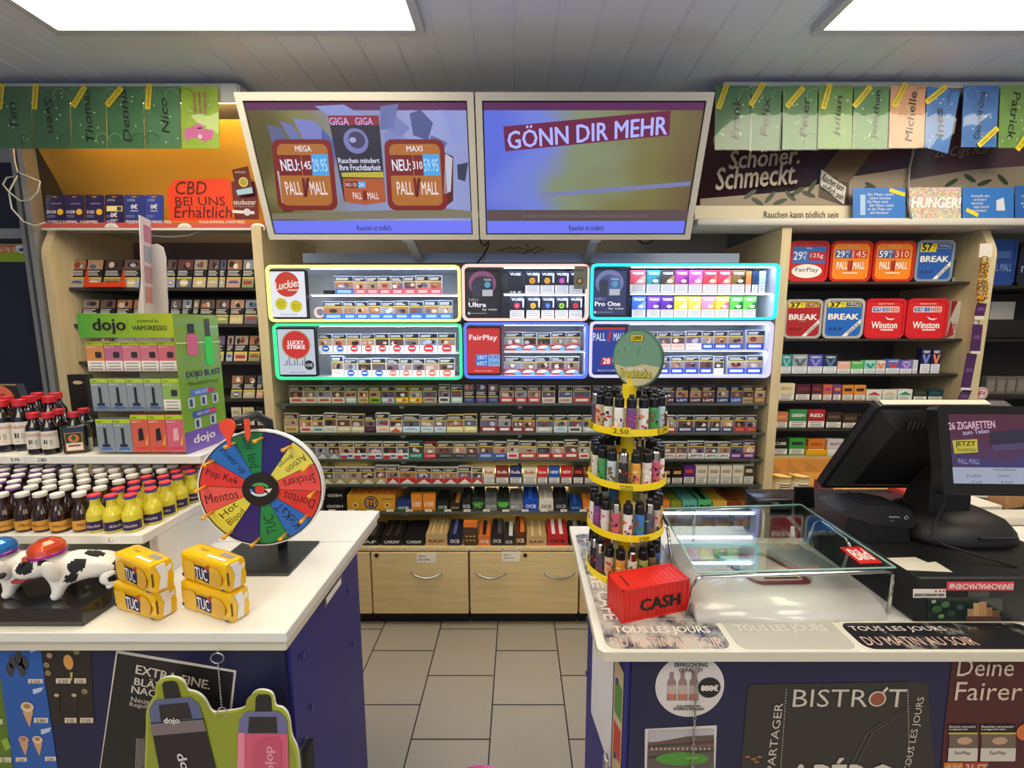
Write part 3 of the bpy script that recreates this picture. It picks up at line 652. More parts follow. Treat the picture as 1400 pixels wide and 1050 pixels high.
# code: description, front kind, body colour, band colour, (mark, its colour)
D = {
 'wo': ('white and orange', 'S', '#ded8cc', '#ece4d6', ('bar', '#d2603a')), 'te': ('pale teal', 'S', '#b8cfcb', '#c4d8d4', ('bar', '#e8f0ec')),
 'bg': ('beige', 'S', '#c9b58e', '#d2bd92', ('bar', '#b8863c')), 'gr': ('lime green', 'S', '#8fae3c', '#9cc03c', ('bar', '#3c5a1c')),
 'bs': ('blue with red star', 'S', '#9fb8c8', '#b2ccd8', ('star', '#d23a2c')), 'ys': ('yellow with red star', 'S', '#e0bc2c', '#ecc82e', ('star', '#d23a2c')),
 'gy': ('grey beige', 'S', '#b3a894', '#b8ac98', ('wave', '#8e4a3c')), 'wd': ('white with dark label', 'S', '#e4e0d8', '#e9e5dc', ('bar', '#4a4c56')),
 'pu': ('violet', 'I', '#4e4468', '#5c4a78', ('bar', '#7a6a9c')), 'nb': ('dark blue', 'I', '#343c5c', '#3c4470', ('bar', '#6a78a8')),
 'rb': ('red and black', 'S', '#ddd4ca', '#c42c22', ('bar', '#f0e8e0')), 'rw': ('red and white', 'S', '#e2dcd4', '#d2352a', ('bar', '#f0eae4')),
 'dm': ('white with red lettering', 'S', '#e2dcd4', '#e4ded6', ('t:DENIM', '#c8322c')), 'lm': ('dark red lettered', 'S', '#5e4c5a', '#5c3440', ('t:L&M', '#f0eae4')),
 'ln': ('navy lettered', 'S', '#39406c', '#2c3a78', ('t:L&M', '#f0eae4')), 'lb': ('blue lettered', 'S', '#3858a0', '#3464b4', ('t:L&M', '#f0eae4')),
 'br': ('brown', 'S', '#8c6440', '#9c7248', ('bar', '#caa878')), 'bt': ('tan', 'S', '#b49a78', '#bca27e', ('t:L&M', '#6c4a30')),
 'wh': ('plain white', 'S', '#e6e1d8', '#ece8e0', ('bar', '#cfc9bd')), 'wr': ('white with small red label', 'S', '#e6e1d8', '#ece8e0', ('bar', '#cc3e34')),
 'wt': ('white with teal label', 'S', '#e2e2dc', '#e8e8e2', ('bar', '#5a9a96')), 'cb': ('cream', 'S', '#d8cba8', '#dccfae', ('bar', '#eee6cc')),
 'pl': ('dark plum', 'S', '#3a2430', '#44283a', ('bar', '#6a4454')), 'wp': ('white and pink', 'S', '#e8e0da', '#ecdcd8', ('bar', '#e6b4a8')),
 'wa': ('white with orange triangle', 'S', '#e6e0d6', '#eee8de', ('chev', '#d8643a')), 'lw': ('light blue waved', 'S', '#c8d2d8', '#d8e4ec', ('wave', '#8cb2dc')),
 'yw': ('pale yellow waved', 'S', '#d8cc8e', '#e6da98', ('wave', '#f2ecc0')), 'rl': ('dark red with white label', 'S', '#b8aca2', '#8e2226', ('bar', '#ece6e0')),
 'gl': ('grey with white label', 'S', '#c9c6c0', '#c4c4c2', ('bar', '#eceae6')), 'nw': ('navy and white', 'S', '#c8c8cc', '#1e2c64', ('bar', '#cfd4e0')),
 'rp': ('red and purple', 'S', '#a89cae', '#b43c34', ('bar', '#cf6a50')), 'mg': ('silver peaked', 'S', '#d8d6d2', '#8d979c', ('chev', '#dfe2e2')),
 'ru': ('red blue labelled', 'S', '#e4e0d8', '#ece8e2', ('half', '#cc2e30')), 'lx': ('green', 'S', '#2c8272', '#1f8a76', ('t:LUXUS', '#d8ece4')),
 'lr': ('crimson', 'S', '#b8343a', '#c42a34', ('t:LUXUS', '#f0dcd8')), 'bk': ('charcoal', 'S', '#c2c0bc', '#33343a', ('bar', '#6e6f76')),
 'ga': ('bright blue', 'S', '#d4d2ce', '#2450b4', ('bar', '#a8bce6')), 'gd': ('gold peaked', 'S', '#e0dccf', '#b49c62', ('chev', '#ece6d8')),
 'mr': ('red peaked', 'S', '#d8d0c8', '#c8222a', ('chev', '#efe9e2')), 'js': ('white and navy', 'S', '#dcdcdc', '#e6e6e6', ('t:JPS', '#3c466e')),
 'jr': ('white and red lettered', 'S', '#e2dcd8', '#e8e2de', ('t:JPS', '#c23a36')), 'pp': ('purple', 'S', '#8a7a9a', '#6a2a78', ('bar', '#c8a8d4')),
 'ro': ('cream lettered', 'C', '#d8d0bc', '#e2d4b8', ('t:Rolls', '#a83a2c')), 'rn': ('brown lettered', 'C', '#7c3a2c', '#84301f', ('t:Rolls', '#f0e4d4')),
 'rv': ('navy lettered cigarillo', 'C', '#2a3458', '#26346e', ('t:Rolls', '#f0e4d4')), 'bu': ('red lettered', 'C', '#c23a34', '#cc342e', ('t:Burton', '#f4ece4')),
 'nm': ('blue lettered cigarillo', 'C', '#2c50a8', '#2450b4', ('t:NEW', '#f4ece4')), 'nr': ('red lettered cigarillo', 'C', '#c0282c', '#c8262c', ('t:NEW', '#f4ece4')),
 'hd': ('black and red', 'C', '#2a2020', '#3a1c1c', ('bar', '#c83c28')), 'pi': ('black and gold', 'C', '#2e281e', '#211d18', ('bar', '#d8a24a')),
 'vi': ('purple cigarillo', 'C', '#5a2a78', '#5c2c80', ('bar', '#c84a3c')), 'kg': ('cream and black lettered', 'C', '#dcd4c2', '#e4dcc8', ('t:GOLD', '#2c2a26')),
 'kd': ('cream with black top', 'C', '#d4ccba', '#3a3632', ('bar', '#c8bea6')),
 # inside the lit displays
 'Lb': ('blue based', 'S', '#c4ccd8', '#2f6cc8', ('bar', '#9cc4f0')), 'Lr': ('rose red based', 'S', '#d8d4d8', '#d84a5c', ('bar', '#f0b4bc')),
 'Bc': ('white with blue circle', 'S', '#dcdfe4', '#eef0f4', ('circ', '#2c66c4')), 'Rc': ('white with red circle', 'S', '#dcdfe4', '#eef0f4', ('circ', '#d62c3c')),
 'Oc': ('white with salmon circle', 'S', '#e0d8cc', '#eee6da', ('circ', '#e07058')), 'Wp': ('plain white', 'S', '#e6e6ea', '#f2f2f6', ('bar', '#e8d0d0')),
 'Fp': ('white with sky blue corner', 'S', '#d8dce2', '#b8434a', ('corner', '#58b8ea')), 'Pw': ('dark banded with white circle', 'S', '#cfd2da', '#e6cfc2', ('wave', '#e8b0a4')),
 'Pb': ('cobalt based', 'S', '#c8cedc', '#2a4cc0', ('bar', '#d8def2')),
}
def pack(code, x0, x1, z, yf, where, i, n, group, tall=1.0, tilt=0, depth=0.026, kindname='cigarette pack', side='left', hh=0.0865):
    desc, fk, body, band, mk = D[code]
    w, h = x1 - x0 - 0.0012, hh * tall
    b = MB(); b.box(0, w, 0.0004, depth, 0, h, M(body, 0.35)); b.face((0, 0.0004, 0))
    FRONTS[fk](b, w, h, body, band, mk)
    name = kindname.replace(' ', '_')
    lab = '%s %s, %s from %s on %s' % (desc, kindname, nth(i if side == 'left' else n - 1 - i), side, where)
    o = b.build(name, loc=(x0, yf, z + 0.0003), world=False, label=lab, cat='tobacco pack', group=group)
    if tilt: o.rotation_euler = (-rad(tilt), 0, 0)
    return o
def row(spec, ypx, z, yf, where, group, **k):
    """spec: 'left,right,code[,tall]' in photograph pixels along the row"""
    it = [s.split(',') for s in spec.split()]
    X = lambda p: P(float(p), ypx, yf).x
    for i, q in enumerate(it):
        pack(q[2], X(q[0]), X(q[1]), z, yf, where, i, len(it), group, tall=float(q[3]) if len(q) > 3 else 1.0, **k)

GP = 'cigarette packs on the shelves under the displays'
row('396.5,415.5,wo 416,433.5,wo 434.5,453,wo 454,472,wo 473,488,te 489.5,504.5,bg 505.5,521,gr 522,540,bs 541,559,ys 560,577.5,ys 578.5,597.5,gy 600,615,wd,1.08 617,632.5,te,1.05 634.5,648.7,nb,1.12 651,665.5,pu,1.12 667.5,681.7,nb,1.12 683.5,702.5,rb 704,720.5,rw 722,739,rw 741,759,dm 764,782,dm 784,807.5,rb 811,830,gy 831,846,nb 847,862,rw 863,878,wd 885,903,br 904,922,lm 923,940.6,ln 942.5,958.5,lm 959,977,lm 979,996,ln 998,1013.5,lb 1014.5,1029,bt 1030.5,1046,br',
    553, ROWZ[1], 2.106, 'top shelf under lit displays', GP)
row('389,408,bg,1.12 410.5,427,wr 427.5,443.5,wt 443.8,460.8,wh,1.15 461.3,480,cb,1.1 480.5,498.5,cb,1.08 499,514,pl 514.5,532.5,wp,1.15 533,550,wa 551,574.5,lw,1.05 575.5,593,lw 594,610,lw 611,634,yw,1.05 634.5,652.5,yw,1.08 657,680,rl,1.1 681.2,699,rl,1.08 700,715.5,rl 716,731.5,rl 733,755.5,gl 757,776,lw 777,795.5,wd 797,815,gl 816,834,lw 836,854,wh 856,874,rl 876,892,lw 893,908,wt 909,924,rw 926,947.5,nw 948.8,968,nw 969.2,985.6,nw 986.7,1001.5,nw 1003.5,1018.8,rp 1019.5,1034,rp',
    590, ROWZ[2], 2.106, 'second shelf under lit displays', GP)
row('398.5,416,mg 416.7,432.8,mg 433.3,449,mg 449.5,465,mg 465.8,484,ru 484.5,502.5,ru 503.7,522.5,ru 524,543,ru 543.3,559,ru 559.5,578.5,lx,1.05 579.3,597,lr 598,620,bk 620.7,637,bk 637.5,653.5,bk 654.3,674.7,ga,1.05 675.5,692.6,ga 693.3,709.3,wr,1.1 710,733,rw,1.05 734,753.2,rw 754.5,771,rw 772,790.5,rw,1.12 791.8,806,wr 807,825,wr 827,845,bk 847,866,ga 868,886,rw 888,904,jr 905.7,923.3,jr 924.3,939,jr 940.5,963,js,1.05 963.6,981.7,js 982.2,997.5,js 998,1014.2,pp,1.05 1015,1031.7,pp,1.1',
    626, ROWZ[3], 2.106, 'third shelf under lit displays', GP)
row('412,430,gd 431,438,gd 438.5,456.5,gd 457,474.3,gd 475,493.3,gd 494,512.6,gd 513.7,529,gd,1.12 529.4,545.7,mr,1.12 546.2,569,mr,1.05 569.5,590,mr 590.6,607.2,mr 607.6,625.6,mr 626.3,645,mr,1.08 645.6,660.2,mr 661.2,676.5,ro,1.02 678,696,rn,1.05 697,714,rv,1.05 715.4,734,ro,1.02 734.7,749.2,bu,1.05 750,765.7,nm,1.05 767,782.4,nr,1.05 783.6,797.8,hd,1.05 799,814,rn 816,832,rv 834,850,ro 852,870,bu 872,888,nm 890,905,pi 907,917,pi 918,933.3,pi 934,949.5,vi,1.12 950.7,966.5,kg,1.12 967.6,983.5,kg,1.12 984.6,1000,kg,1.12 1001,1015.6,kg,1.15 1016.5,1030,kd,1.15',
    660, ROWZ[4], 2.106, 'fourth shelf under lit displays', GP)

# ================================================================== LIT DISPLAYS
CASE_BACK = M('#c4c4b8', 0.5); TRAY = M('#d5d8e0', 0.35)  # grey-beige backs and pale boards of the display cases
YD = 2.04
def led(name_px, x0, x1, z0, z1, rim, label, poster_px, fill, pcol, frame='#15151a'):
    t = thing('wall_display_cabinet', label, 'display cabinet', ((x0 + x1) / 2, YD + 0.13, z0), group='lit display cabinets')
    b = MB(); tk = 0.012
    b.box(x0 + 0.006, x1 - 0.006, YD + 0.012, YD + 0.27, z0 + 0.004, z0 + tk, TRAY); b.box(x0 + 0.006, x1 - 0.006, YD + 0.012, YD + 0.27, z1 - tk, z1 - 0.004, TRAY)
    b.box(x0 + 0.004, x0 + tk, YD + 0.012, YD + 0.27, z0 + tk, z1 - tk, TRAY); b.box(x1 - tk, x1 - 0.004, YD + 0.012, YD + 0.27, z0 + tk, z1 - tk, TRAY)
    b.box(x0 + tk, x1 - tk, YD + 0.262, YD + 0.27, z0 + tk, z1 - tk, CASE_BACK); b.build('case', t)
    b = MB(); b.face((0, YD + 0.012, 0)); b.ring(rr(x0, x1, z0, z1, 0.028, 5), rr(x0 + 0.013, x1 - 0.013, z0 + 0.013, z1 - 0.013, 0.018, 5), 0, 0.012, M(rim, 0.4, emit=RIM_LIGHT)); b.build('light_rim', t)
    zm = (z0 + z1) / 2 - 0.002; pa = P(poster_px[1], 440, YD).x
    b = MB(); b.box(pa + 0.012, x1 - tk - 0.001, YD + 0.02, YD + 0.26, zm - 0.005, zm, TRAY); b.box(pa + 0.012, x1 - tk - 0.001, YD + 0.014, YD + 0.02, zm - 0.007, zm + 0.001, M('#e8ecf6', 0.3)); b.build('shelf', t)
    for zz in (z1 - tk - 0.001, zm - 0.0055):
        b = MB(); b.box(pa + 0.016, x1 - tk - 0.004, YD + 0.024, YD + 0.036, zz - 0.0022, zz, M('#c6d8ff', emit=STRIP_LIGHT)); b.build('light_strip', t)
    b = MB(); b.face((0, YD + 0.016, 0)); a0 = P(poster_px[0], 440, YD).x
    b.ring(rr(a0, pa, z0 + 0.016, z1 - 0.02, 0.006, 2), rr(a0 + 0.007, pa - 0.007, z0 + 0.024, z1 - 0.028, 0.003, 2), -0.012, 0.008, M(frame, 0.4)); ps = b.build('poster_frame', t)
    b = MB(); b.face((0, YD + 0.018, 0)); b.poly(rr(a0 + 0.0072, pa - 0.0072, z0 + 0.0242, z1 - 0.0282, 0.003, 2), pcol, 0); fill(b, a0 + 0.0072, pa - 0.0072, z0 + 0.0242, z1 - 0.0282); b.build('poster', ps)
    return zm
def mid(b, x0, x1): return (x0 + x1) / 2
def p_luck(b, x0, x1, z0, z1):
    W, Hh = x1 - x0, z1 - z0; c = x0 + W * 0.5
    b.poly(ell(c - W * 0.01, z0 + Hh * 0.72, W * 0.33, W * 0.33), E('#e0402c', .75), 1); b.text('Luckies', c, z0 + Hh * 0.72, E('#f6ecdf', .9), w=W * 0.72, h=Hh * 0.17, l=2, rot=10, shear=0.35, bold=0.03); b.rect(c, x1 - W * 0.2, z0 + Hh * 0.58, z0 + Hh * 0.61, E('#f4d8cc', .8), 2)
    for k, s_ in ((0.3, '25 ST 10 €'), (0.7, '38 ST 15 €')):
        cz = z0 + Hh * (0.29 if k < 0.5 else 0.24); b.poly(ell(x0 + W * k, cz, W * 0.16, W * 0.16), E('#e8d81c', .75), 1); b.text(s_[:5], x0 + W * k, cz + Hh * 0.025, INK, w=W * 0.17, h=Hh * 0.03, l=2); b.text(s_[6:], x0 + W * k, cz - Hh * 0.03, INK, w=W * 0.12, h=Hh * 0.03, l=2)
    b.text('Rauchen ist tödlich.', c, z0 + Hh * 0.06, INK, w=W * 0.45, l=2)
def p_strike(b, x0, x1, z0, z1):
    W, Hh = x1 - x0, z1 - z0; c = x0 + W * 0.48; cz = z0 + Hh * 0.66
    b.poly(ell(c, cz, W * 0.39, W * 0.39), E('#c9b48a', .7), 1); b.poly(ell(c, cz, W * 0.36, W * 0.36), E('#e2342e', .75), 2)
    b.text('LUCKY', c, cz + Hh * 0.05, E('#f4ecec', 1), w=W * 0.42, h=Hh * 0.085, l=3, bold=0.05); b.text('STRIKE', c, cz - Hh * 0.05, E('#f4ecec', 1), w=W * 0.48, h=Hh * 0.085, l=3, bold=0.05)
    for k in range(9): b.rect(x0 + W * (0.12 + 0.07 * k), x0 + W * (0.15 + 0.07 * k), z0 + Hh * 0.2, z0 + Hh * (0.24 + 0.08 * (k % 3)), M('#7a8088'), 1)
    b.poly(ell(x0 + W * 0.8, z0 + Hh * 0.21, W * 0.13, W * 0.13), E('#2a2e38', .5), 2); b.text('10€', x0 + W * 0.8, z0 + Hh * 0.21, E('#e8ecf4', .9), w=W * 0.2, h=Hh * 0.08, l=3); b.text('Rauchen ist tödlich.', c, z0 + Hh * 0.05, INK, w=W * 0.4, l=2)
def p_vape(dark, head, big):
    def f(b, x0, x1, z0, z1):
        W, Hh = x1 - x0, z1 - z0; c = x0 + W * 0.5
        b.poly(ell(c, z0 + Hh * 0.72, W * 0.40, W * 0.36), E('#a85c8e' if dark else '#8c9ad0', .6), 1); b.poly(ell(c, z0 + Hh * 0.66, W * 0.32, W * 0.30), E('#402c44' if dark else '#5a68b0', .5), 2)
        b.poly(rr(x0 + W * 0.22, x0 + W * 0.45, z0 + Hh * 0.42, z0 + Hh * 0.78, W * 0.04), E('#343c58', .6), 3); b.rect(x0 + W * 0.5, x0 + W * 0.8, z0 + Hh * 0.44, z0 + Hh * 0.86, E('#2c3444' if dark else '#5a78c8', .6), 4); b.rect(x0 + W * 0.5, x0 + W * 0.8, z0 + Hh * 0.44, z0 + Hh * 0.58, E('#c8ccd8', .8), 5)
        b.poly(ell(x0 + W * 0.65, z0 + Hh * 0.69, W * 0.09, W * 0.09, 12), E('#58b4dc', .7), 5); b.text('vuse', x0 + W * 0.65, z0 + Hh * 0.8, E('#e0e4f0', .8), w=W * 0.22, l=6)
        b.text('NEU', x0 + W * 0.1, z0 + Hh * 0.36, E('#c0b4b4' if dark else '#a8b8e8', .8), h=Hh * 0.06, w=W * 0.28, l=3, al='l'); b.text(big, x0 + W * 0.1, z0 + Hh * 0.25, E('#f4f4fa', 1), h=Hh * 0.1, w=W * head, l=3, al='l', bold=0.04)
        b.text('by vuse', x1 - W * 0.08, z0 + Hh * 0.14, E('#e4e4ee', .9), h=Hh * 0.06, w=W * 0.42, l=3, al='r', bold=0.02); b.rect(x0 + W * 0.1, x0 + W * 0.62, z0 + Hh * 0.055, z0 + Hh * 0.065, E('#c8c8d0', .7), 3); b.poly(ell(x0 + W * 0.1, z0 + Hh * 0.06, W * 0.04, W * 0.04, 10), E('#d8d8e0', .8), 3)
    return f
def p_fair(b, x0, x1, z0, z1):
    W, Hh = x1 - x0, z1 - z0
    b.text('FairPlay', (x0 + x1) / 2, z0 + Hh * 0.78, E('#fbeeee', 1), w=W * 0.84, h=Hh * 0.15, l=2, bold=0.02)
    for i, (a, c_) in enumerate((('28ST', '9,95'), ('60ST', '20,95'))):
        zz = z0 + Hh * (0.29 - 0.13 * i); b.rect(x0 + W * 0.27, x0 + W * 0.65, zz, zz + Hh * 0.13, E('#2c80e0', .8), 1); b.rect(x0 + W * 0.65, x1, zz, zz + Hh * 0.13, E('#86b6f0', .9), 1)
        b.text(a, x0 + W * 0.46, zz + Hh * 0.065, E('#e8f0ff', 1), w=W * 0.3, h=Hh * 0.085, l=2); b.text(c_, x0 + W * 0.82, zz + Hh * 0.065, E('#1c3c78', .6), w=W * 0.28, h=Hh * 0.09, l=2)
    b.text('Rauchen ist tödlich', (x0 + x1) / 2, z0 + Hh * 0.055, E('#f6d8d8', .9), w=W * 0.5, l=2)
def p_mall(b, x0, x1, z0, z1):
    W, Hh = x1 - x0, z1 - z0
    b.rect(x0 + W * 0.05, x1, z1 - Hh * 0.05, z1 - Hh * 0.01, E('#d82c3c', .7), 1)
    b.text('PALL', x0 + W * 0.25, z0 + Hh * 0.79, E('#e8eefc', 1), w=W * 0.36, h=Hh * 0.17, l=2); b.text('MALL', x0 + W * 0.82, z0 + Hh * 0.79, E('#e8eefc', 1), w=W * 0.32, h=Hh * 0.17, l=2)
    b.poly([(x0 + W * 0.46, z0 + Hh * 0.68), (x0 + W * 0.54, z0 + Hh * 0.68), (x0 + W * 0.62, z0 + Hh * 0.92), (x0 + W * 0.54, z0 + Hh * 0.92)], E('#c8283c', .7), 2)
    b.poly([(x0 + W * 0.3, z0 + Hh * 0.17), (x0 + W * 0.6, z0 + Hh * 0.17), (x0 + W * 0.64, z0 + Hh * 0.34), (x0 + W * 0.34, z0 + Hh * 0.34)], E('#d8283c', .7), 1); b.text('28', x0 + W * 0.47, z0 + Hh * 0.255, E('#f4f0f4', 1), w=W * 0.2, h=Hh * 0.12, l=2, bold=0.03)
    b.text('10,95', x0 + W * 0.8, z0 + Hh * 0.255, E('#e8eefc', 1), w=W * 0.3, h=Hh * 0.1, l=2); b.text('Rauchen ist tödlich', (x0 + x1) / 2, z0 + Hh * 0.05, E('#c8d4f4', .9), w=W * 0.55, l=2)
ZA = led('a', -1.185, -0.270, 1.583, 1.848, '#f3ee7c', 'display cabinet with a yellow light rim, above the green rimmed one', (366, 421), p_luck, E('#e4e6f0', 1))
ZB = led('b', -0.264, 0.336, 1.588, 1.852, '#f6b6ac', 'display cabinet with a pink light rim and black vape poster', (634, 685), p_vape(True, 0.5, 'Ultra'), E('#26242e', .35))
ZC = led('c', 0.343, 1.232, 1.593, 1.855, '#1fd9ee', 'display cabinet with a cyan light rim, filled with colourful vape boxes', (807, 859), p_vape(False, 0.72, 'Pro One'), E('#3c4884', .55))
ZDd = led('d', -1.172, -0.268, 1.306, 1.577, '#2fd488', 'display cabinet with a green light rim, below the yellow rimmed one', (373, 429), p_strike, E('#ccd6e4', .85))
ZE = led('e', -0.260, 0.338, 1.312, 1.582, '#4a68ee', 'display cabinet with a blue light rim and plain red poster', (635, 685), p_fair, E('#e0302c', .75))
ZF = led('f', 0.344, 1.222, 1.316, 1.587, '#b9b4f4', 'display cabinet with a lavender light rim behind the round sign', (807, 859), p_mall, E('#2444b0', .65))
YP = YD + 0.05
GL = 'packs in the lit displays'
row('458,484,Lb,1.03 484.5,501,Lr 501.5,518,Lr 518.5,535,Lr,1.03 535.5,552,Lr 552.5,569,Lr,1.03 569.5,587,Lr,1.06 587.5,604.5,Lr,1.05', 401, ZA, YP, 'upper tier, yellow-rimmed display', GL)
row('443,469.5,Lb 470,487,Lb 487.5,504,Lb 504.5,521.5,Lb,1.03 522,539.5,Lb 540,559.5,Lb,1.04 560,579,Lb 580,600,Lb,1.06 600.5,619,Lb,1.06', 438, 1.5955, YP, 'lower tier, yellow-rimmed display', GL)
row('436,455,Bc 456,474.5,Bc 475,494,Rc 495,513,Rc 513.5,532.5,Rc,1.03 533,553,Rc,1.03 553.5,573.5,Rc,1.05 574,598.5,Rc,1.05 599,623,Rc,1.05', 478, ZDd, YP, 'upper tier, green-rimmed display', GL)
row('454,470.5,Wp,1.15 471,489.5,Bc 490,508.5,Bc 509,528.5,Bc,1.03 529,546.5,Oc 547,564.5,Oc 565,581.5,Oc 582,600.5,Oc 601,622,Oc,1.03', 516, 1.3185, YP, 'lower tier, green-rimmed display', GL)
row('690,714.7,Fp,1.05 715.2,733.7,Fp,1.03 734.3,752.8,Fp 753.3,773,Fp,1.05 774,793.7,Fp,1.05', 477, ZE, YP, 'upper tier, blue-rimmed display', GL)
row('689,713.3,Fp,1.05 714,732.3,Fp,1.03 733,752,Fp,1.05 753,772,Fp,1.05 773,792,Fp,1.05', 515, 1.3245, YP, 'lower tier, blue-rimmed display', GL)
row('861,879,Pw 880,898,Pw 898.7,917,Pw 917.5,936,Pw 937.5,959,Wp,1.05 959.6,975.4,Pb,1.03 976,994,Pb,1.05 994.8,1015,Pb,1.05 1020,1044,Pb,1.1', 475, ZF, YP, 'upper tier, lavender-rimmed display', GL)
row('861,878,Pb 878.5,896,Pb 896.7,915.3,Pb 916.3,934.4,Pb,1.03 935,954,Pb,1.05 955.7,974,Pb,1.05 975.4,989,Wp 994,1018.5,Pb,1.05 1019.3,1041.6,Pb,1.06', 513, 1.3285, YP, 'lower tier, lavender-rimmed display', GL)

def vape(x0, x1, z, h, top, blob, txt, label, white=True, group='vape boxes in the lit displays', depth=0.03, yf=YP, tmat='#f0f2f8', name='vape_box', bottomtxt=None):
    w = x1 - x0 - 0.0015
    b = MB(); b.box(0, w, 0.0004, depth, 0, h, M(top, 0.35)); b.face((0, 0.0004, 0))
    if blob:
        if isinstance(blob, tuple):      # flower-like spot on a dark box
            for k in range(8): b.poly(ell(w * 0.5 + w * 0.15 * math.cos(rad(45 * k)), h * 0.58 + w * 0.15 * math.sin(rad(45 * k)), w * 0.07, w * 0.07, 8), M(blob[0], 0.4), 1)
            b.poly(ell(w * 0.5, h * 0.58, w * 0.1, w * 0.1, 10), M(blob[1], 0.4), 2); b.rect(w * 0.88, w * 0.99, h * 0.5, h * 0.9, M('#dfe3ee', 0.4), 1)
        else:
            b.poly([(w * 0.3, h * 0.42), (w, h * 0.42), (w, h * 0.78), (w * 0.75, h * 0.72), (w * 0.5, h * 0.55)], M(blob, 0.4), 1); b.poly(ell(w * 0.66, h * 0.53, w * 0.22, h * 0.08, 12), M('#f2dcd0', 0.4) if top != '#f0c832' else M('#b8901c'), 2)
    if white:
        b.rect(0.0005, w - 0.0005, h * 0.01, h * 0.38, M('#e6e8ee', 0.5), 1)
        for k in range(3): b.rect(w * 0.14, w * 0.86, h * (0.31 - 0.09 * k) - h * 0.012, h * (0.31 - 0.09 * k) + h * 0.012, M('#8c8e98'), 2)
    if txt: b.text(txt, w * 0.5, h * 0.86, M(tmat, 0.4), w=w * 0.72, h=h * 0.1, l=2, bold=0.04)
    if bottomtxt: b.text(bottomtxt, w * 0.5, h * 0.08, M('#f2f4fa', 0.4), w=w * 0.85, h=h * 0.1, l=3, bold=0.03)
    return b.build(name, loc=(x0, yf, z + 0.0003), world=False, label=label, cat='vape box', group=group)
def vrow(spec, ypx, z, where, h):
    for i, (a, c, top, blob, txt, desc) in enumerate(spec):
        vape(P(a, ypx, YP).x, P(c, ypx, YP).x, z, h, top, blob, txt, '%s vape box, %s from left on %s' % (desc, nth(i), where))
vrow([(861, 882.6, '#e05468', '#f0a89a', 'vuse', 'coral red'), (883.6, 902.5, '#2f9aa8', '#1c6a78', 'vuse', 'teal'), (903, 922, '#4a3a34', '#b08848', 'vuse', 'brown and gold'), (922.5, 940.6, '#b83aa8', '#7a2a78', 'vuse', 'purple'), (941.2, 960, '#c85ab4', '#e88ab8', 'vuse', 'mauve'),
      (960.5, 980.6, '#e23c50', '#e86a48', 'vuse', 'red'), (981, 999, '#e43c58', '#f08a6c', 'vuse', 'rose red'), (999.6, 1018, '#8a6a34', '#3a2c1c', 'vuse', 'bronze')], 398, ZC, 'upper tier, cyan-rimmed display', 0.108)
for a, c, col, d in ((1019, 1026.5, '#d88a4a', 'orange'), (1027.6, 1036.3, '#2c4468', 'dark blue'), (1037, 1046, '#b9d4ea', 'pale blue')):
    vape(P(a, 398, YP).x, P(c, 398, YP).x, ZC, 0.104, col, None, None, 'narrow %s box standing edge-on at right in the cyan-rimmed display' % d, depth=0.06)
vrow([(863.5, 882.6, '#3a6cd0', '#7aa4ea', 'vuse', 'blue'), (884, 902.5, '#7a3ac0', '#4a2080', 'vuse', 'violet'), (903, 920.5, '#5c2c98', '#38186a', 'vuse', 'dark violet'), (921, 939.5, '#e8c83c', '#f4e48a', 'vuse', 'yellow'), (940, 957.7, '#ecc848', '#f0dc78', 'vuse', 'golden yellow'),
      (958.2, 976.8, '#e88ab0', '#d8a81c', 'vuse', 'pink'), (977.3, 996, '#ece04a', '#c85a8a', 'vuse', 'yellow and pink'), (997, 1014.7, '#5cc04a', '#1c6a2c', 'vuse', 'green'), (1015.2, 1033, '#6ad048', '#2c7a34', 'vuse', 'light green')], 436, 1.6055, 'lower tier, cyan-rimmed display', 0.1)
vape(P(695, 399, YP).x, P(715, 399, YP).x, ZB, 0.108, '#23242c', None, 'VUSE', 'wide black vape box at the far left of upper tier, pink-rimmed display', white=False, bottomtxt='29 €')
vrow([(718, 738, '#20222e', ('#d8a02c', '#b87a18'), 'VUSE', 'black with orange flower'), (738.6, 758, '#20222e', ('#e0a830', '#c8861c'), 'VUSE', 'black with amber flower'), (758.7, 777.7, '#20222e', ('#a84ab4', '#d86a4a'), 'VUSE', 'black with purple flower'), (778.3, 797, '#20222e', ('#4a7ac8', '#2c4a8e'), 'VUSE', 'black half hidden')], 399, ZB, 'upper tier, pink-rimmed display', 0.108)
vrow([(697, 717, '#20222e', ('#d82c44', '#f07a88'), 'VUSE', 'black with red flower'), (719.5, 738.5, '#20222e', ('#e0b428', '#c88c18'), 'VUSE', 'black with yellow flower'), (740, 758, '#20222e', ('#3a6ad8', '#6a9af0'), 'VUSE', 'black with blue flower'), (758.7, 777, '#20222e', ('#9ac834', '#5a8a1c'), 'VUSE', 'black with green flower'), (777.7, 796, '#20222e', ('#d83a3a', '#a81c28'), 'VUSE', 'black with crimson flower')], 438, 1.6005, 'lower tier, pink-rimmed display', 0.106)
b = MB(); a, c = P(784.5, 395, YD - 0.004), P(803.5, 364, YD - 0.004); b.face((a.x, YD - 0.004, a.z)); W, Hh = c.x - a.x, c.z - a.z
b.ext([(0, 0), (W, 0), (W, Hh), (0, Hh)], 0, 0.002, M('#6f7468', 0.6)); b.poly(ell(W * 0.42, Hh * 0.35, W * 0.24, W * 0.24), M('#2c1e18'), 7); b.poly(ell(W * 0.42, Hh * 0.35, W * 0.15, W * 0.15), M('#c8a05c'), 8); b.rect(W * 0.15, W * 0.7, Hh * 0.78, Hh * 0.85, M('#4a4e46'), 7)
b.build('card', loc=(a.x, YD - 0.004, a.z), label='grey green card with a round medallion stuck on the pink-rimmed display', cat='card')
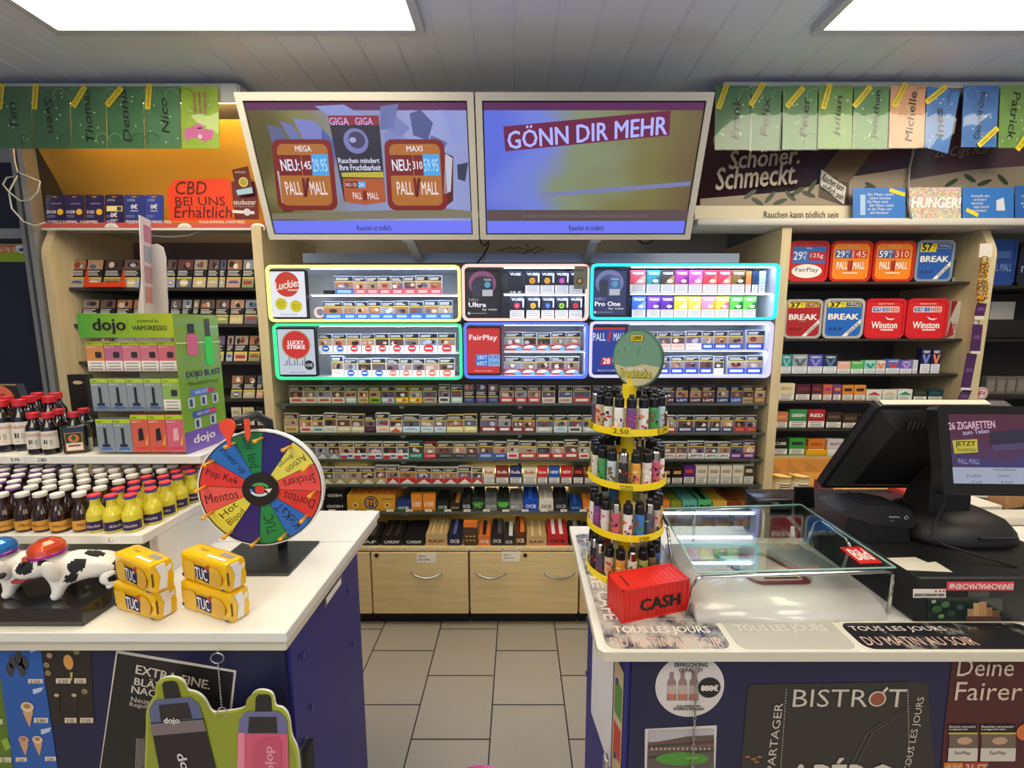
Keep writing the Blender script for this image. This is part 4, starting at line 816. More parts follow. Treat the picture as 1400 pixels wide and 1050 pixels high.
b = MB(); q = P(450, 396, YD + 0.06); b.bbox(q.x - 0.02, q.x + 0.02, YD + 0.04, YD + 0.08, ZA + 0.0005, ZA + 0.022, 0.002, INK, 1, False); b.build('sensor_box', loc=(q.x, YD + 0.06, ZA), label='small black box with cable inside the yellow-rimmed display', cat='box')
b = MB(); q = P(437, 427, YD + 0.05); b.face((q.x, YD + 0.05, q.z)); o_ = ell(0, 0, 0.026, 0.026, 24, 40, 330); i_ = ell(0.004, 0, 0.018, 0.018, 24, 330, 40)
b.ext(o_ + [(0.004 + 0.018 * math.cos(rad(t_)), 0.018 * math.sin(rad(t_))) for t_ in range(320, 39, -14)], 0, 0.006, M('#e9c9c4', 0.4)); b.build('wire_hook', loc=(q.x, YD + 0.05, q.z), label='pale crescent shaped hook beside the blue packs of the yellow-rimmed display', cat='hook')
# ================================================================== ROLLING PAPER BOXES (two lowest rows)
def paper_box(pxl, pxr, ypx, z, yf, ph, body, label, txt=None, tc='#f0ede6', band=None, depth=0.09, top=None, style='open', name='rolling_paper_box', group='rolling paper boxes', txt2=None, tw=0.7, th=0.3, tz=0.4, band_z=(0, 1)):
    """a counter box of booklets: low front wall, the booklets standing in it rise towards the back"""
    q0, q1 = P(pxl, ypx, yf), P(pxr, ypx, yf); w = q1.x - q0.x - 0.002
    b = MB(); B = M(body, 0.4)
    b.face((0, 0, 0), (0, -1, 0), (0, 0, 1))
    bk = ph * (1.35 if style == 'open' else 1.0)
    b.T = Matrix.Translation((0, 0, 0))
    b.ext([(-depth, 0), (0, 0), (0, ph), (-depth * 0.35, ph * 1.0), (-depth, bk)], -w, 0, B)
    b.face((0, 0, 0))
    if band: b.rect(0.0005, w - 0.0005, ph * band_z[0] + 0.0005, ph * band_z[1] - 0.0005, M(band, 0.4), 1)
    if txt: b.text(txt, w / 2, ph * tz, M(tc, 0.4), w=w * tw, h=ph * th, l=3, bold=0.03)
    if txt2: b.text(txt2, w / 2, ph * 0.8, M(tc, 0.4), w=w * 0.6, h=ph * 0.16, l=3)
    o = b.build(name, loc=(q0.x, yf, z + 0.0005), world=False, label=label, cat='rolling paper box', group=group)
    if top:
        n = max(2, int(w / 0.02)); c = MB(); c.face((0, 0, 0), (0, -1, 0), (0, 0, 1))
        for k in range(n):
            x0 = 0.003 + (w - 0.006) * k / n; x1 = 0.003 + (w - 0.006) * (k + 0.88) / n; c.O = Vector((x0, 0, 0))
            c.ext([(-depth * 0.95, ph * 0.7), (-0.006, ph * 0.7), (-0.006, ph * 1.02), (-depth * 0.4, ph * 1.16), (-depth * 0.95, bk * 1.12)], -(x1 - x0), 0, M(top if k % 2 else body, 0.45))
        c.build('booklets', o, world=False)
    return o
Z5, Y5 = ROWZ[5], 2.112
R5 = 'on the lowest glass shelf'
paper_box(443, 474, 697, Z5, Y5, 0.062, '#18181a', 'black paper box, lower of the two stacked at left ' + R5, 'GIZEH', depth=0.12, style='flat', th=0.2)
paper_box(445, 473, 697, Z5 + 0.0625, Y5 + 0.004, 0.048, '#1c1c1e', 'black paper box, upper of the two stacked at left ' + R5, 'GIZEH', depth=0.11, style='flat')
o = paper_box(475, 541, 697, Z5, Y5, 0.085, '#c8922a', 'wide golden box with a round black emblem and orange contents ' + R5, None, top='#d86a34', depth=0.16, band='#d29c2e')
me = MB(); w_ = P(541, 697, Y5).x - P(475, 697, Y5).x; me.face((0, 0, 0)); me.poly(ell(w_ * 0.5, 0.044, 0.036, 0.036, 20), M('#1a1a1e'), 3); me.poly(ell(w_ * 0.5, 0.044, 0.029, 0.029, 20), M('#d8d4cc'), 4); me.poly(ell(w_ * 0.5, 0.044, 0.026, 0.026, 20), M('#2a2c34'), 5); me.text('m', w_ * 0.5, 0.044, M('#d8842c'), h=0.03, w=0.038, l=6, bold=0.05)
for sx in (0.17, 0.83): me.poly(ell(w_ * sx, 0.03, 0.014, 0.014, 14), M('#ecd9a0'), 3); me.poly(ell(w_ * sx, 0.03, 0.009, 0.009, 12), M('#8a5c1c'), 4)
me.rect(w_ * 0.72, w_ * 0.96, 0.062, 0.066, M('#5a3c14'), 3); me.build('emblem', o, world=False)
L5 = [(542, 562, 0.042, '#2a3a78', 'blue and green', 'OCB', '#f0f0f0', '#4a7a4a', (0, 0.45), 0.05, None), (562.5, 578, 0.09, '#e0882a', 'orange', '100', '#f6e6cc', '#e08a2e', (0, 1), 0.03, None), (578.6, 596, 0.09, '#e0882a', 'orange', '100', '#f6e6cc', '#e08a2e', (0, 1), 0.03, None),
      (597, 614, 0.05, '#1e221f', 'black green striped', 'OCB', '#eeeeea', '#2c6a3a', (0.0, 0.2), 0.1, '#1a1a1a'), (615, 630, 0.042, '#2c241a', 'dark gold', 'CARSAF', '#d8b26a', None, (0, 1), 0.1, '#b8863a'), (631, 645, 0.06, '#1a1c1e', 'black booklet filled', 'OCB', '#eeeeea', None, (0, 1), 0.1, '#2e3230'),
      (646, 662, 0.07, '#1f2a20', 'green and black', 'XL', '#7ad84a', '#4a8a3a', (0.4, 0.7), 0.1, '#1a1a1a'), (663, 680, 0.06, '#6a706a', 'grey green', 'SLIM', '#b8c2b4', '#7c847c', (0, 0.5), 0.1, '#5a605a'), (680.6, 696, 0.065, '#1f2a20', 'black with bright green', 'MAX', '#7ad84a', '#58b048', (0.4, 0.75), 0.1, '#262a26'),
      (697, 715, 0.052, '#7a7c7c', 'silver grey', 'K', '#c8ccca', '#8a8c8c', (0, 1), 0.12, '#6a6c6c'), (716, 736, 0.062, '#1c48b8', 'cobalt blue', 'OCB', '#f2f2f6', '#1c4cc4', (0, 0.55), 0.12, '#3a6ae0'), (737, 757, 0.06, '#d2ccbc', 'cream', 'OCB', '#4a463e', '#dcd6c8', (0, 1), 0.12, '#e6e2d8'),
      (758, 776.6, 0.06, '#242426', 'black', 'OCB', '#c8c8c8', None, (0, 1), 0.12, '#3a3a3c'), (778.6, 796, 0.04, '#1c3c78', 'dark blue', 'GIZEH', '#7ab0f0', None, (0, 1), 0.08, '#2c5cae'), (797, 812, 0.042, '#d87a2c', 'orange brown', 'OCB', '#f4e0c0', None, (0, 1), 0.08, '#b86a24'),
      (815, 835, 0.05, '#8e8a82', 'grey', 'OCB', '#f0f0f0', None, (0, 1), 0.08, '#77736c'), (838, 858, 0.05, '#b43428', 'red', 'SMK', '#f0f0f0', None, (0, 1), 0.08, '#8e2c22'), (862, 880, 0.05, '#2c2c30', 'black', 'SMK', '#f0f0f0', None, (0, 1), 0.08, '#444448'), (884, 901, 0.05, '#4a7a8a', 'teal', 'SMK', '#f0f0f0', None, (0, 1), 0.08, '#5a8a9a'),
      (903, 916, 0.05, '#d8782c', 'bright orange', None, None, '#e08a3c', (0, 1), 0.22, None), (917, 932, 0.045, '#7a8a2c', 'olive', None, None, '#8e9a34', (0, 1), 0.22, None), (933, 953, 0.055, '#5fa8a0', 'mint', 'PURE', '#1c4c4a', '#6cb8ae', (0, 1), 0.22, None), (954, 973, 0.06, '#3a8a5a', 'green letter M', 'M', '#101412', '#5cc07c', (0, 1), 0.22, '#1a1c1a'),
      (974, 994, 0.05, '#c8a03c', 'yellow crowned', None, None, '#e0b84a', (0, 1), 0.22, None), (995, 1011, 0.045, '#7a3c24', 'brown red', 'RAW', '#e8c89a', '#8e4428', (0, 1), 0.22, None), (1012, 1034, 0.045, '#8a5a2c', 'brown orange', 'RAW', '#e8c89a', '#a8622c', (0, 1), 0.22, None)]
for i, (a, c, ph, body, d, t_, tc, bd, bz, dp, tp) in enumerate(L5):
    paper_box(a, c, 697, Z5, Y5, ph, body, '%s paper box, %s from %s %s' % (d, nth(i + 2 if i < 13 else len(L5) - 1 - i), 'left' if i < 13 else 'right', R5), t_, tc or '#f0ede6', bd, dp, tp, 'open' if dp > 0.04 else 'flat', band_z=bz)
Z6, Y6 = 0.445, 2.06
R6 = 'on the beech ledge'
L6 = [(487, 519, 0.05, '#1c1a1a', 'black striped', 'SAF', '#e0e0e0', None, 0.12, '#4a3c2c'), (520.5, 551, 0.05, '#1a1818', 'black gold filled', 'CARSAF', '#f0f0ee', None, 0.14, '#3a3024'), (552, 580.6, 0.05, '#161618', 'plain black', 'CARSAF', '#f0f0ee', None, 0.14, '#1c1c1e'),
      (582, 612, 0.062, '#b99a66', 'kraft brown', 'RAW', '#7a2418', '#c2a472', 0.14, '#caa878'), (613, 631, 0.06, '#20243c', 'indigo', 'OCB', '#f0f0f4', None, 0.12, '#5a6090'), (634, 653, 0.098, '#4a3424', 'tall brown dotted with an orange lid', ':::', '#c89a5a', None, 0.03, None), (654, 671, 0.055, '#d8702c', 'orange fronted', 'OCB', '#f6ecdc', None, 0.12, '#2c1c18'),
      (672, 688, 0.062, '#1c1c1e', 'black striped', 'OCB', '#e8e8e8', None, 0.12, '#4a4a4c'), (689, 703, 0.05, '#2a2c30', 'dark grey', 'OCB', '#e8e8e8', None, 0.12, '#dcdcdc'), (704, 719, 0.07, '#5a3018', 'chestnut', 'OCB', '#f6ecdc', None, 0.12, '#d8702c'), (720, 748, 0.05, '#b99a66', 'kraft brown open', 'RAW', '#7a2418', '#c2a472', 0.14, '#d8b888'),
      (748.6, 777, 0.06, '#b8262a', 'red patterned', 'OCB', '#1c1414', '#c42c30', 0.12, '#e8dcd8'), (778.5, 800, 0.055, '#2a2826', 'dark mixed', 'GIZEH', '#c8c8c8', None, 0.12, '#8e8e8a'), (801, 826, 0.05, '#1c1c1e', 'black', 'GIZEH', '#c8c8c8', None, 0.12, '#5c5c5a')]
for i, (a, c, ph, body, d, t_, tc, bd, dp, tp) in enumerate(L6):
    pb = paper_box(a, c, 738, Z6, Y6, ph, body, '%s paper box, %s from left %s' % (d, nth(i), R6), t_, tc, bd, dp, tp, 'open' if dp > 0.04 else 'flat')
    if i == 5: tall_box = pb
b = MB(); a, c = P(634, 738, Y6), P(653, 738, Y6); b.box(a.x, c.x - 0.002, Y6 - 0.001, Y6 + 0.031, Z6 + 0.099, Z6 + 0.125, M('#e0742c', 0.45)); b.build('box_lid', tall_box)
b0 = MB()
for r in (5,):
    for k in range(21):
        X = -0.98 + 0.1 * k; t = MB(); t.face((X, 2.0955, ROWZ[r] + 0.001)); t.ext(rr(0, 0.035, -0.006, 0.014, 0.001, 1), -0.0001, 0.0008, M('#e8e4d8', 0.6)); t.text('2.%d0' % (k % 9), 0.0175, 0.004, INK, h=0.008, l=4)
        t.build('price_tag', loc=(X, 2.0955, ROWZ[r]), label='white price tag, %s from left on lowest glass shelf edge' % nth(k), cat='price tag', group='price tags under the paper boxes')
for k in range(14):
    X = -0.76 + 0.083 * k; t = MB(); t.face((X, 2.0395, 0.4305)); t.ext(rr(0, 0.036, 0, 0.012, 0.001, 1), -0.0001, 0.0008, M('#e4dcc6', 0.6)); t.text('2.%d0' % (k % 9), 0.018, 0.006, INK, h=0.007, l=4)
    t.build('price_tag', loc=(X, 2.0395, 0.4305), label='small price tag, %s from left on the beech ledge edge' % nth(k), cat='price tag', group='price tags on the beech ledge')

# ================================================================== LEFT SHELF: TOBACCO POUCHES
def pouch(pxl, pxr, ypx, z, label, h=0.15, lean=14, band=None, yo=0.012, cig=False):
    x0, x1 = P(pxl, ypx, YS + yo).x, P(pxr, ypx, YS + yo).x; w = x1 - x0 - 0.003
    b = MB(); a = rad(lean); b.T = Matrix.Rotation(-a, 4, 'X')
    b.box(0, w, 0.0004, 0.014, 0.0, h, M('#2c2a2a', 0.4)); b.face((0, 0.0004, 0))
    if cig: front_cig(b, w, h, '', band or '#ddd2b8', ('bar', '#b8a888'))
    else: front_inv(b, w, h, '', band or RN.choice(['#c8b49a', '#b0a898', '#8e9a6a', '#a8b4c4', '#6a6c78', '#c89a8a', '#8a7a66']), (RN.choice(['wave', 'bar', 'circ']), RN.choice(['#e8e0d0', '#a83a34', '#4a5c8a', '#d8c88e'])))
    return b.build('tobacco_pouch', loc=(x0, YS + yo, z + 0.0005 + 0.014 * math.sin(a) * 0), world=False, label=label, cat='tobacco pouch', group='tobacco pouches on the left shelf')
def prow(xs, ypx, z, where, **k):
    for i, (a, c) in enumerate(xs): pouch(a, c, ypx, z, 'tobacco pouch with warning picture, %s from left on %s' % (nth(i), where), **k)
prow([(93.5, 114.5), (115.6, 138), (140, 164.5), (166, 190.5), (191.5, 208), (209, 225), (226, 239), (240, 262), (262.7, 281.5), (282.3, 298), (298.6, 307.6), (308.5, 329), (330, 347)], 391, LZ[0], 'upper dark left shelf', h=0.148)
prow([(110, 133), (134, 155.5), (157, 178.5), (180, 200), (201, 229), (231, 246), (247, 260.5), (262, 270.8), (271.6, 292), (293, 312.2), (313.2, 332.5), (333.3, 352)], 441, LZ[1], 'second dark left shelf', h=0.128)
prow([(128, 150), (152, 175), (178, 200), (204, 226), (230, 252), (258, 280), (284, 306), (308.5, 318), (319, 338), (339, 355.5)], 492, LZ[2], 'third dark left shelf', h=0.135)
prow([(315, 331), (331.8, 349), (350, 360)], 543, LZ[3], 'fourth dark left shelf', h=0.12)
for i, (a, c, col) in enumerate(((318, 332.5, '#d8d0bc'), (333.5, 350, '#dccb8e'), (351.5, 363, '#2c2826'))): pouch(a, c, 583, LZ[4], 'upright tobacco box, %s from left on lowest visible dark left shelf' % nth(i), h=0.1, lean=0, band=col, cig=True)
b = MB(); OR = M('#ee4a1c', 0.4); x0, x1 = P(121, 393, YS).x, P(171, 393, YS).x
b.box(x0, x1, YS - 0.022, YS - 0.020, LZ[0] + 0.0004, LZ[0] + 0.022, OR); b.box(x0, x1, YS - 0.020, YS + 0.008, LZ[0] + 0.0002, LZ[0] + 0.0012, OR)
for xx, d in ((x0, 0), (x1 - 0.002, 0)):
    b.face((xx, 0, 0), (0, -1, 0), (0, 0, 1)); b.ext([(-YS - 0.005, LZ[0] + 0.001), (-YS + 0.0195, LZ[0] + 0.001), (-YS + 0.0195, LZ[0] + 0.022), (-YS - 0.005, LZ[0] + 0.10)], -0.002, 0, OR)
b.build('tray', loc=(x0, YS, LZ[0]), label='bright orange tray holding two pouches on the upper dark left shelf', cat='tray')

# prepaid card packets and the hand written sign on the left header ledge
for i, (a, c, d, t1, col) in enumerate(((62, 87, 'purple', '30GB', '#2a2452'), (88.5, 113, 'purple', '15GB', '#2c2658'), (115.5, 140.5, 'purple', '5GB', '#2c2658'), (142.5, 168, 'purple and white', '0€', '#2a2452'), (169.5, 196.5, 'blue', '0€', '#2c3a86'), (197.5, 222.5, 'blue', '0€', '#30409a'))):
    x0, x1 = P(a, 300, 2.125).x, P(c, 300, 2.125).x; w = x1 - x0; h = 0.142
    b = MB(); b.face((0, 0, 0)); b.ext(rr(0, w, 0, h, 0.006, 2), -0.004, 0, M(col, 0.35)); b.poly(ell(w * 0.5, h * 0.93, w * 0.14, h * 0.022, 12), M('#b8842e'), 1)
    if d == 'purple':
        b.poly(ell(w * 0.78, h * 0.42, w * 0.17, w * 0.17, 14), M('#e8b42c'), 1); b.text(t1, w * 0.3, h * 0.42, M('#d8d4e8'), h=h * 0.1, l=1, bold=0.03); b.rect(w * 0.3, w * 0.85, h * 0.68, h * 0.72, M('#7a74a8'), 1)
    else:
        b.text('LYCA', w * 0.35, h * 0.82, M('#c8d0f0'), h=h * 0.07, l=1); b.text(t1, w * 0.5, h * (0.32 if i == 3 else 0.6), M('#f0f0f6'), h=h * 0.15, l=2, bold=0.03)
        if i == 3: b.rect(w * 0.1, w * 0.95, h * 0.44, h * 0.62, M('#e4d8a0'), 1); b.rect(w * 0.66, w * 0.9, h * 0.46, h * 0.6, M('#3a3a3c'), 2)
        b.rect(w * 0.3, w * 0.7, h * 0.44 if i > 3 else h * 0.14, h * 0.47 if i > 3 else h * 0.17, M('#b8bce0'), 1)
    b.rect(w * 0.08, w * 0.6, h * 0.06, h * 0.13, M('#8a84b8'), 1)
    for k in range(2): b.rect(w * 0.08, w * 0.5, h * (0.24 + 0.05 * k), h * (0.255 + 0.05 * k), M('#9c98c8'), 1)
    o = b.build('card_packet', loc=(x0, 2.125, 2.0505), world=False, label='%s prepaid card packet, %s from left on the yellow header ledge' % (d, nth(i)), cat='card packet', group='prepaid card packets'); o.rotation_euler = (-rad(7), 0, 0)
b = MB(); b.face((0, 2.118, 0)); o0 = [b.on(*p) for p in ((231, 302), (319, 302), (314, 246), (311, 244), (238, 246), (229, 258))]
b.ext(o0, -0.001, 0, M('#e2401f', 0.6)); PEN = M('#4a1a14', 0.6)
b.ptext('CBD', 240, 283, 248, 266, PEN, 4, shear=0.2); b.ptext('BEI UNS', 240, 308, 269, 281, PEN, 4); b.ptext('Erhältlich', 238, 317, 282, 298, PEN, 4, shear=0.15)
q = b.O + b.u * o0[0][0]; b.build('handwritten_sign', loc=(q.x, 2.118, 2.051), label='red paper sign with black handwriting on the yellow header ledge', cat='sign')
b = MB(); b.face((0, 2.112, 0)); o0 = [b.on(*p) for p in ((321, 300), (354, 300), (351, 248), (316, 248))]; b.ext(o0, -0.001, 0, M('#6c1c24', 0.45)); b.ptext('nicobuster', 320, 350, 273, 280, M('#e8dcd0'), 4, bold=0.02); b.ptext('Das magische für Raucher', 321, 348, 281, 284, M('#d0b8b0'), 4)
c0 = b.on(338, 290); b.poly(ell(c0[0], c0[1], 0.017, 0.017, 14), M('#c8d0d0'), 4); b.ppoly([(318, 287), (348, 289), (348, 293), (318, 291)], M('#e4dcd4'), 3)
b.build('flyer_box', loc=(P(337, 300, 2.112).x, 2.112, 2.051), label='dark red flyer box at the right end of the yellow header', cat='flyer box')
b = MB(); b.face((0, 2.098, 0)); o0 = [b.on(*p) for p in ((325, 268), (347, 265), (339, 227), (317, 232))]; b.ext(o0, -0.001, 0, M('#5c1820', 0.45)); c0 = b.on(333, 249); b.poly(ell(c0[0], c0[1], 0.022, 0.022, 16), M('#d8c86a'), 3); b.poly(ell(c0[0], c0[1], 0.017, 0.017, 14), M('#a8983e'), 4); b.ppoly([(325, 267), (346, 264), (345, 256), (323, 260)], M('#9ac4dc'), 3); b.ptext('nicobuster', 321, 336, 233, 237, M('#d8c8c0'), 4)
b.build('flyer', loc=(P(333, 266, 2.098).x, 2.098, 2.12), label='small tilted maroon flyer with a yellow seal above the flyer box', cat='flyer')

# ================================================================== GREETING CARDS HANGING FROM THE HEADERS
def gcard(pts, col, label, word, wp, Yc=1.965, tagp=None, tcol='#e6cf2c', ink='#20241c', extra=None, shine=True):
    t = MB(); t.face((0, Yc, 0)); o = [t.on(*p) for p in pts]
    root = thing('greeting_card', label, 'greeting card', (sum(p[0] for p in o) / 4, Yc, min(p[1] for p in o)), group='greeting cards on the headers')
    t.ext(list(reversed(o)), -0.002, 0, node_card(col))
    cx, cz = sum(p[0] for p in o) / 4, sum(p[1] for p in o) / 4
    r0 = RN.random()
    for k in range(8):
        a, d = RN.uniform(-0.06, 0.06), RN.uniform(-0.10, 0.10)
        t.poly(ell(cx + a, cz + d, 0.004, 0.004, 6), M('#b8d0a8', 0.5), 1)
    for k in range(4):
        sx, sz = RN.choice((-0.05, 0.05)), RN.choice((-0.09, 0.09))
        t.add([t.pt(cx + sx + 0.028 * math.cos(a_) * r_, cz + sz + 0.028 * math.sin(a_) * r_, 1.5) for a_ in [i * 0.5 for i in range(9)] for r_ in (1, 0.94)], [(2 * i, 2 * i + 1, 2 * i + 3, 2 * i + 2) for i in range(8)], M('#a4c48e', 0.5))
    if word: t.text(word, *t.on(*wp[:2]), M(ink, 0.5), h=wp[2], w=wp[3], rot=wp[4], l=3, bold=0.012, shear=0.15)
    if extra: extra(t)
    t.build('card', root)
    if tagp:
        s = MB(); s.face((0, Yc - 0.003, 0)); c = s.on(*tagp[:2]); a = rad(tagp[2]); L2, W2 = 0.052, 0.012
        s.ext([(c[0] + x * math.cos(a) - z * math.sin(a), c[1] + x * math.sin(a) + z * math.cos(a)) for x, z in rr(-L2, L2, -W2, W2, 0.004, 2)], -0.0004, 0.0004, M(tcol, 0.45))
        s.text('Ihr Name auf Ihrer', c[0], c[1], M('#5c5420'), w=0.08, h=0.009, l=4, rot=tagp[2]); s.build('sticker', root)
    f = MB(); f.face((0, Yc - 0.006, 0)); n_ = 7
    V = lambda u_, v_: tuple(o[0][k] * (1 - u_) * (1 - v_) + o[1][k] * u_ * (1 - v_) + o[2][k] * u_ * v_ + o[3][k] * (1 - u_) * v_ for k in (0, 1))
    vs = []
    for j in range(n_ + 1):
        for i in range(n_ + 1):
            p = V(-0.02 + 1.04 * i / n_, -0.01 + 1.04 * j / n_); vs.append(f.pt(*p) + f.n * (0.002 * math.sin(i * 2.1 + r0 * 9) * math.cos(j * 1.7 + r0 * 5) + 0.002 * j / n_))
    f.add(vs, [((j + 1) * (n_ + 1) + i, (j + 1) * (n_ + 1) + i + 1, j * (n_ + 1) + i + 1, j * (n_ + 1) + i) for j in range(n_) for i in range(n_)], FILM, True); f.build('film_sleeve', root)
FILM = glass('clear_film', (1, 1, 1), 0.97, 0.05, 1.5)
def node_card(c):
    def fn(nt, b, N, L):
        tc = N('ShaderNodeTexCoord'); sp = N('ShaderNodeSeparateXYZ'); no = N('ShaderNodeTexNoise'); no.inputs['Scale'].default_value = 9; rp = N('ShaderNodeValToRGB')
        L(tc.outputs['Object'], no.inputs['Vector']); L(no.outputs['Fac'], rp.inputs[0]); cc = hexc(c)
        rp.color_ramp.elements[0].position = 0.3; rp.color_ramp.elements[0].color = tuple(k * 0.8 for k in cc[:3]) + (1,); rp.color_ramp.elements[1].position = 0.7; rp.color_ramp.elements[1].color = tuple(min(1, k * 1.12) for k in cc[:3]) + (1,)
        L(rp.outputs[0], b.inputs['Base Color']); b.inputs['Roughness'].default_value = 0.4
    return node_mat('card_print_' + c.strip('#'), fn)
GRN = '#4b7d52'
quad = lambda x0, x1, y0, y1, s=0: [(x0, y0), (x1, y0), (x1 + s, y1), (x0 + s, y1)]
for x0, x1, nm, wx, tx, ta, c in ((-8, 42, 'Tim', 18, 1, 75, '#4a7550'), (43, 95, 'Sven', 69, 48, 78, '#45704c'), (96, 144, 'Thomas', 120, 108, 52, GRN), (145, 195, 'Dennis', 171, 156, 45, GRN), (196, 246, 'Nico', 225, 203, 80, '#54845a')):
    gcard(quad(x0, x1, 118, 203, 2), c, 'dark green greeting card, %s from left hanging from the left header' % nth(('Tim', 'Sven', 'Thomas', 'Dennis', 'Nico').index(nm)), nm, (wx, 158, 0.034, 0.036 * len(nm), 90 if nm != 'Sven' else -90), tagp=(tx, 132, ta))
def bear(t):
    for k, s in enumerate(('Ich küsse', 'besser als', 'ich koche!')):
        t.text(s, *t.on(281 - 7 * k, 141), M('#a83a5c', 0.5), h=0.016, w=0.085, rot=-90, l=2, bold=0.02)
    PK = M('#cf6aa0', 0.6)
    for x, y, rx, rz in ((256, 184, .012, .026), (264, 181, .026, .024), (275, 183, .026, .026), (285, 184, .022, .022), (272, 173, .022, .010), (289, 179, .009, .009), (280, 190, .010, .014)): c = t.on(x, y); t.poly(ell(c[0], c[1], rx, rz, 12), PK, 2 + (x % 3))
    c = t.on(274, 187); t.poly(ell(c[0], c[1], 0.009, 0.009, 10), M('#e8d8d0'), 7)
gcard(quad(247, 298, 118, 203, 2), '#9cbc38', 'bright lime greeting card with a pink toy at the right end of the left row', None, None, extra=bear)
TB = '#1f2420'
for i, (pts, c, nm, w_, tg, d) in enumerate((
    (quad(978, 1026, 117, 204, -1), GRN, 'Frank', (1006, 162, .034, .17, 90), (988, 132, 72), 'dark green'), (quad(1028, 1069, 118, 205, -4), GRN, 'Felix', (1046, 160, .032, .16, 90), (1035, 129, 60), 'dark green'), (quad(1071, 1118, 117, 204, -2), '#588a58', 'Peter', (1100, 160, .032, .16, 90), (1087, 133, 50), 'mid green'),
    (quad(1120, 1166, 117, 203, -2), '#6f9a50', 'Julian', (1146, 160, .032, .17, 90), (1130, 132, 78), 'yellow green'), (quad(1168, 1216, 118, 203, -3), '#588a58', 'Jonathan', (1198, 158, .032, .20, 90), (1179, 132, 52), 'mid green'), (quad(1218, 1266, 117, 202, -3), '#d8a07a', 'Michelle', (1245, 160, .032, .2, 90), (1230, 130, 66), 'peach'))):
    gcard(pts, c, '%s greeting card, %s from left in the right hanging row' % (d, nth(i)), nm, w_, tagp=tg, ink=TB)
gcard([(1268, 118), (1313, 124), (1296, 210), (1264, 201)], '#3f78c0', 'blue greeting card hanging askew beside the peach one', 'Ines', (1284, 168, .034, .12, 100), tagp=(1280, 129, 40))
gcard(quad(1318, 1366, 117, 201, -4), '#3f74bc', 'blue greeting card with two lines of writing near the right end', 'Opa und Oma', (1340, 158, .034, .19, 90), tagp=(1351, 187, 45))
gcard(quad(1368, 1416, 117, 202, -3), '#719a50', 'yellow green greeting card hanging at the right picture edge', 'Patrick', (1386, 158, .034, .19, -90), tagp=(1401, 190, 60))
# small cards standing on the right ledge
def small_card(x0, x1, y0, y1, col, label, fn):
    t = MB(); t.face((0, 2.078, 0)); o = [t.on(x0, y1), t.on(x1, y1), t.on(x1, y0), t.on(x0, y0)]; t.ext(o, -0.002, 0, M(col, 0.4) if isinstance(col, str) else col); fn(t); t.build('greeting_card', loc=(P(x0, y1, 2.078).x, 2.078, 2.066), label=label, cat='greeting card', group='cards on the right header ledge')
def lines(t, x0, x1, y0, n, dy=5, c='#e8ecf4'):
    for k in range(n): t.ptext(RN.choice(('Ein Mann steht', 'an der Theke und', 'bestellt ein', 'kaltes Getränk', 'zum Feierabend')), x0 + 3 * (k % 2), x1 - 4 * (k % 3), y0 + dy * k, y0 + dy * k + 3.6, M(c), 4)
small_card(1166, 1238, 257, 300, '#3a78c8', 'small blue card with white writing left on the right header ledge', lambda t: (lines(t, 1186, 1222, 264, 6), t.prect(1176, 1183, 266, 294, M('#a8c4e8'), 2), t.ppoly([(1217, 257), (1238, 264), (1236, 269), (1215, 262)], M('#e6cf2c'), 3)))
def sprinkle(nt, b, N, L):
    tc = N('ShaderNodeTexCoord'); vo = N('ShaderNodeTexVoronoi'); vo.inputs['Scale'].default_value = 170; hs = N('ShaderNodeHueSaturation'); hs.inputs['Saturation'].default_value = 0.8; hs.inputs['Value'].default_value = 0.9
    mx = N('ShaderNodeMixRGB'); mx.inputs[0].default_value = 0.45; mx.inputs[2].default_value = hexc('#e0b890')
    L(tc.outputs['Object'], vo.inputs['Vector']); L(vo.outputs['Color'], mx.inputs[1]); L(mx.outputs[0], b.inputs['Base Color'])
small_card(1243, 1314, 256, 300, node_mat('sprinkles_print', sprinkle), 'small card of coloured sprinkles reading HUNGER on the ledge', lambda t: t.ptext('HUNGER!', 1247, 1313, 270, 284, M('#f4f0ee'), 3, bold=0.05))
small_card(1316, 1386, 256, 299, '#3a78c8', 'small blue card with white figure right of the sprinkles card', lambda t: (lines(t, 1328, 1352, 266, 5), t.ppoly([(1362, 274), (1372, 270), (1374, 288), (1362, 288)], M('#d8dce4'), 2), t.ppoly([(1322, 284), (1338, 292), (1336, 297), (1320, 289)], M('#e6cf2c'), 3)))
small_card(1388, 1440, 254, 298, '#2f66b4', 'small dark blue card cut by the right picture edge', lambda t: lines(t, 1396, 1430, 266, 4))

# ================================================================== RIGHT SHELF
def tub(pxl, pxr, ytop, ybot, z, rim, face, label, prints, depth=0.13, yf=YS + 0.01):
    x0, x1 = P(pxl, ybot, yf).x, P(pxr, ybot, yf).x; h = P(pxl, ytop, yf).z - z - 0.001; w = x1 - x0 - 0.003; cx = (x0 + x1) / 2
    t = thing('tobacco_tub', label, 'tobacco tub', (cx, yf, z + 0.0005), group='tobacco tubs on the right shelf')
    r = w * 0.14; b = MB(); b.face((-w / 2, 0.012, 0)); R_ = M(rim, 0.3, coat=0.3)
    b.ext(rr(w * 0.04, w * 0.96, 0.004, h * 0.97, r, 5), -depth, 0, R_); b.build('body', t, world=False)
    b = MB(); b.face((-w / 2, 0.0, 0)); b.ring(rr(0, w, 0, h, r, 5), rr(w * 0.06, w * 0.94, h * 0.06, h * 0.94, r * 0.8, 5), -0.014, 0.0, R_); b.ext(rr(w * 0.06, w * 0.94, h * 0.06, h * 0.94, r * 0.8, 5), -0.013, -0.004, M(face, 0.35)); ld = b.build('lid', t, world=False)
    b = MB(); b.face((-w / 2, 0.0036, 0)); b.w, b.h = w, h; prints(b, w, h); b.build('label_print', ld, world=False)
W_ = M('#f4f0ea', 0.4)
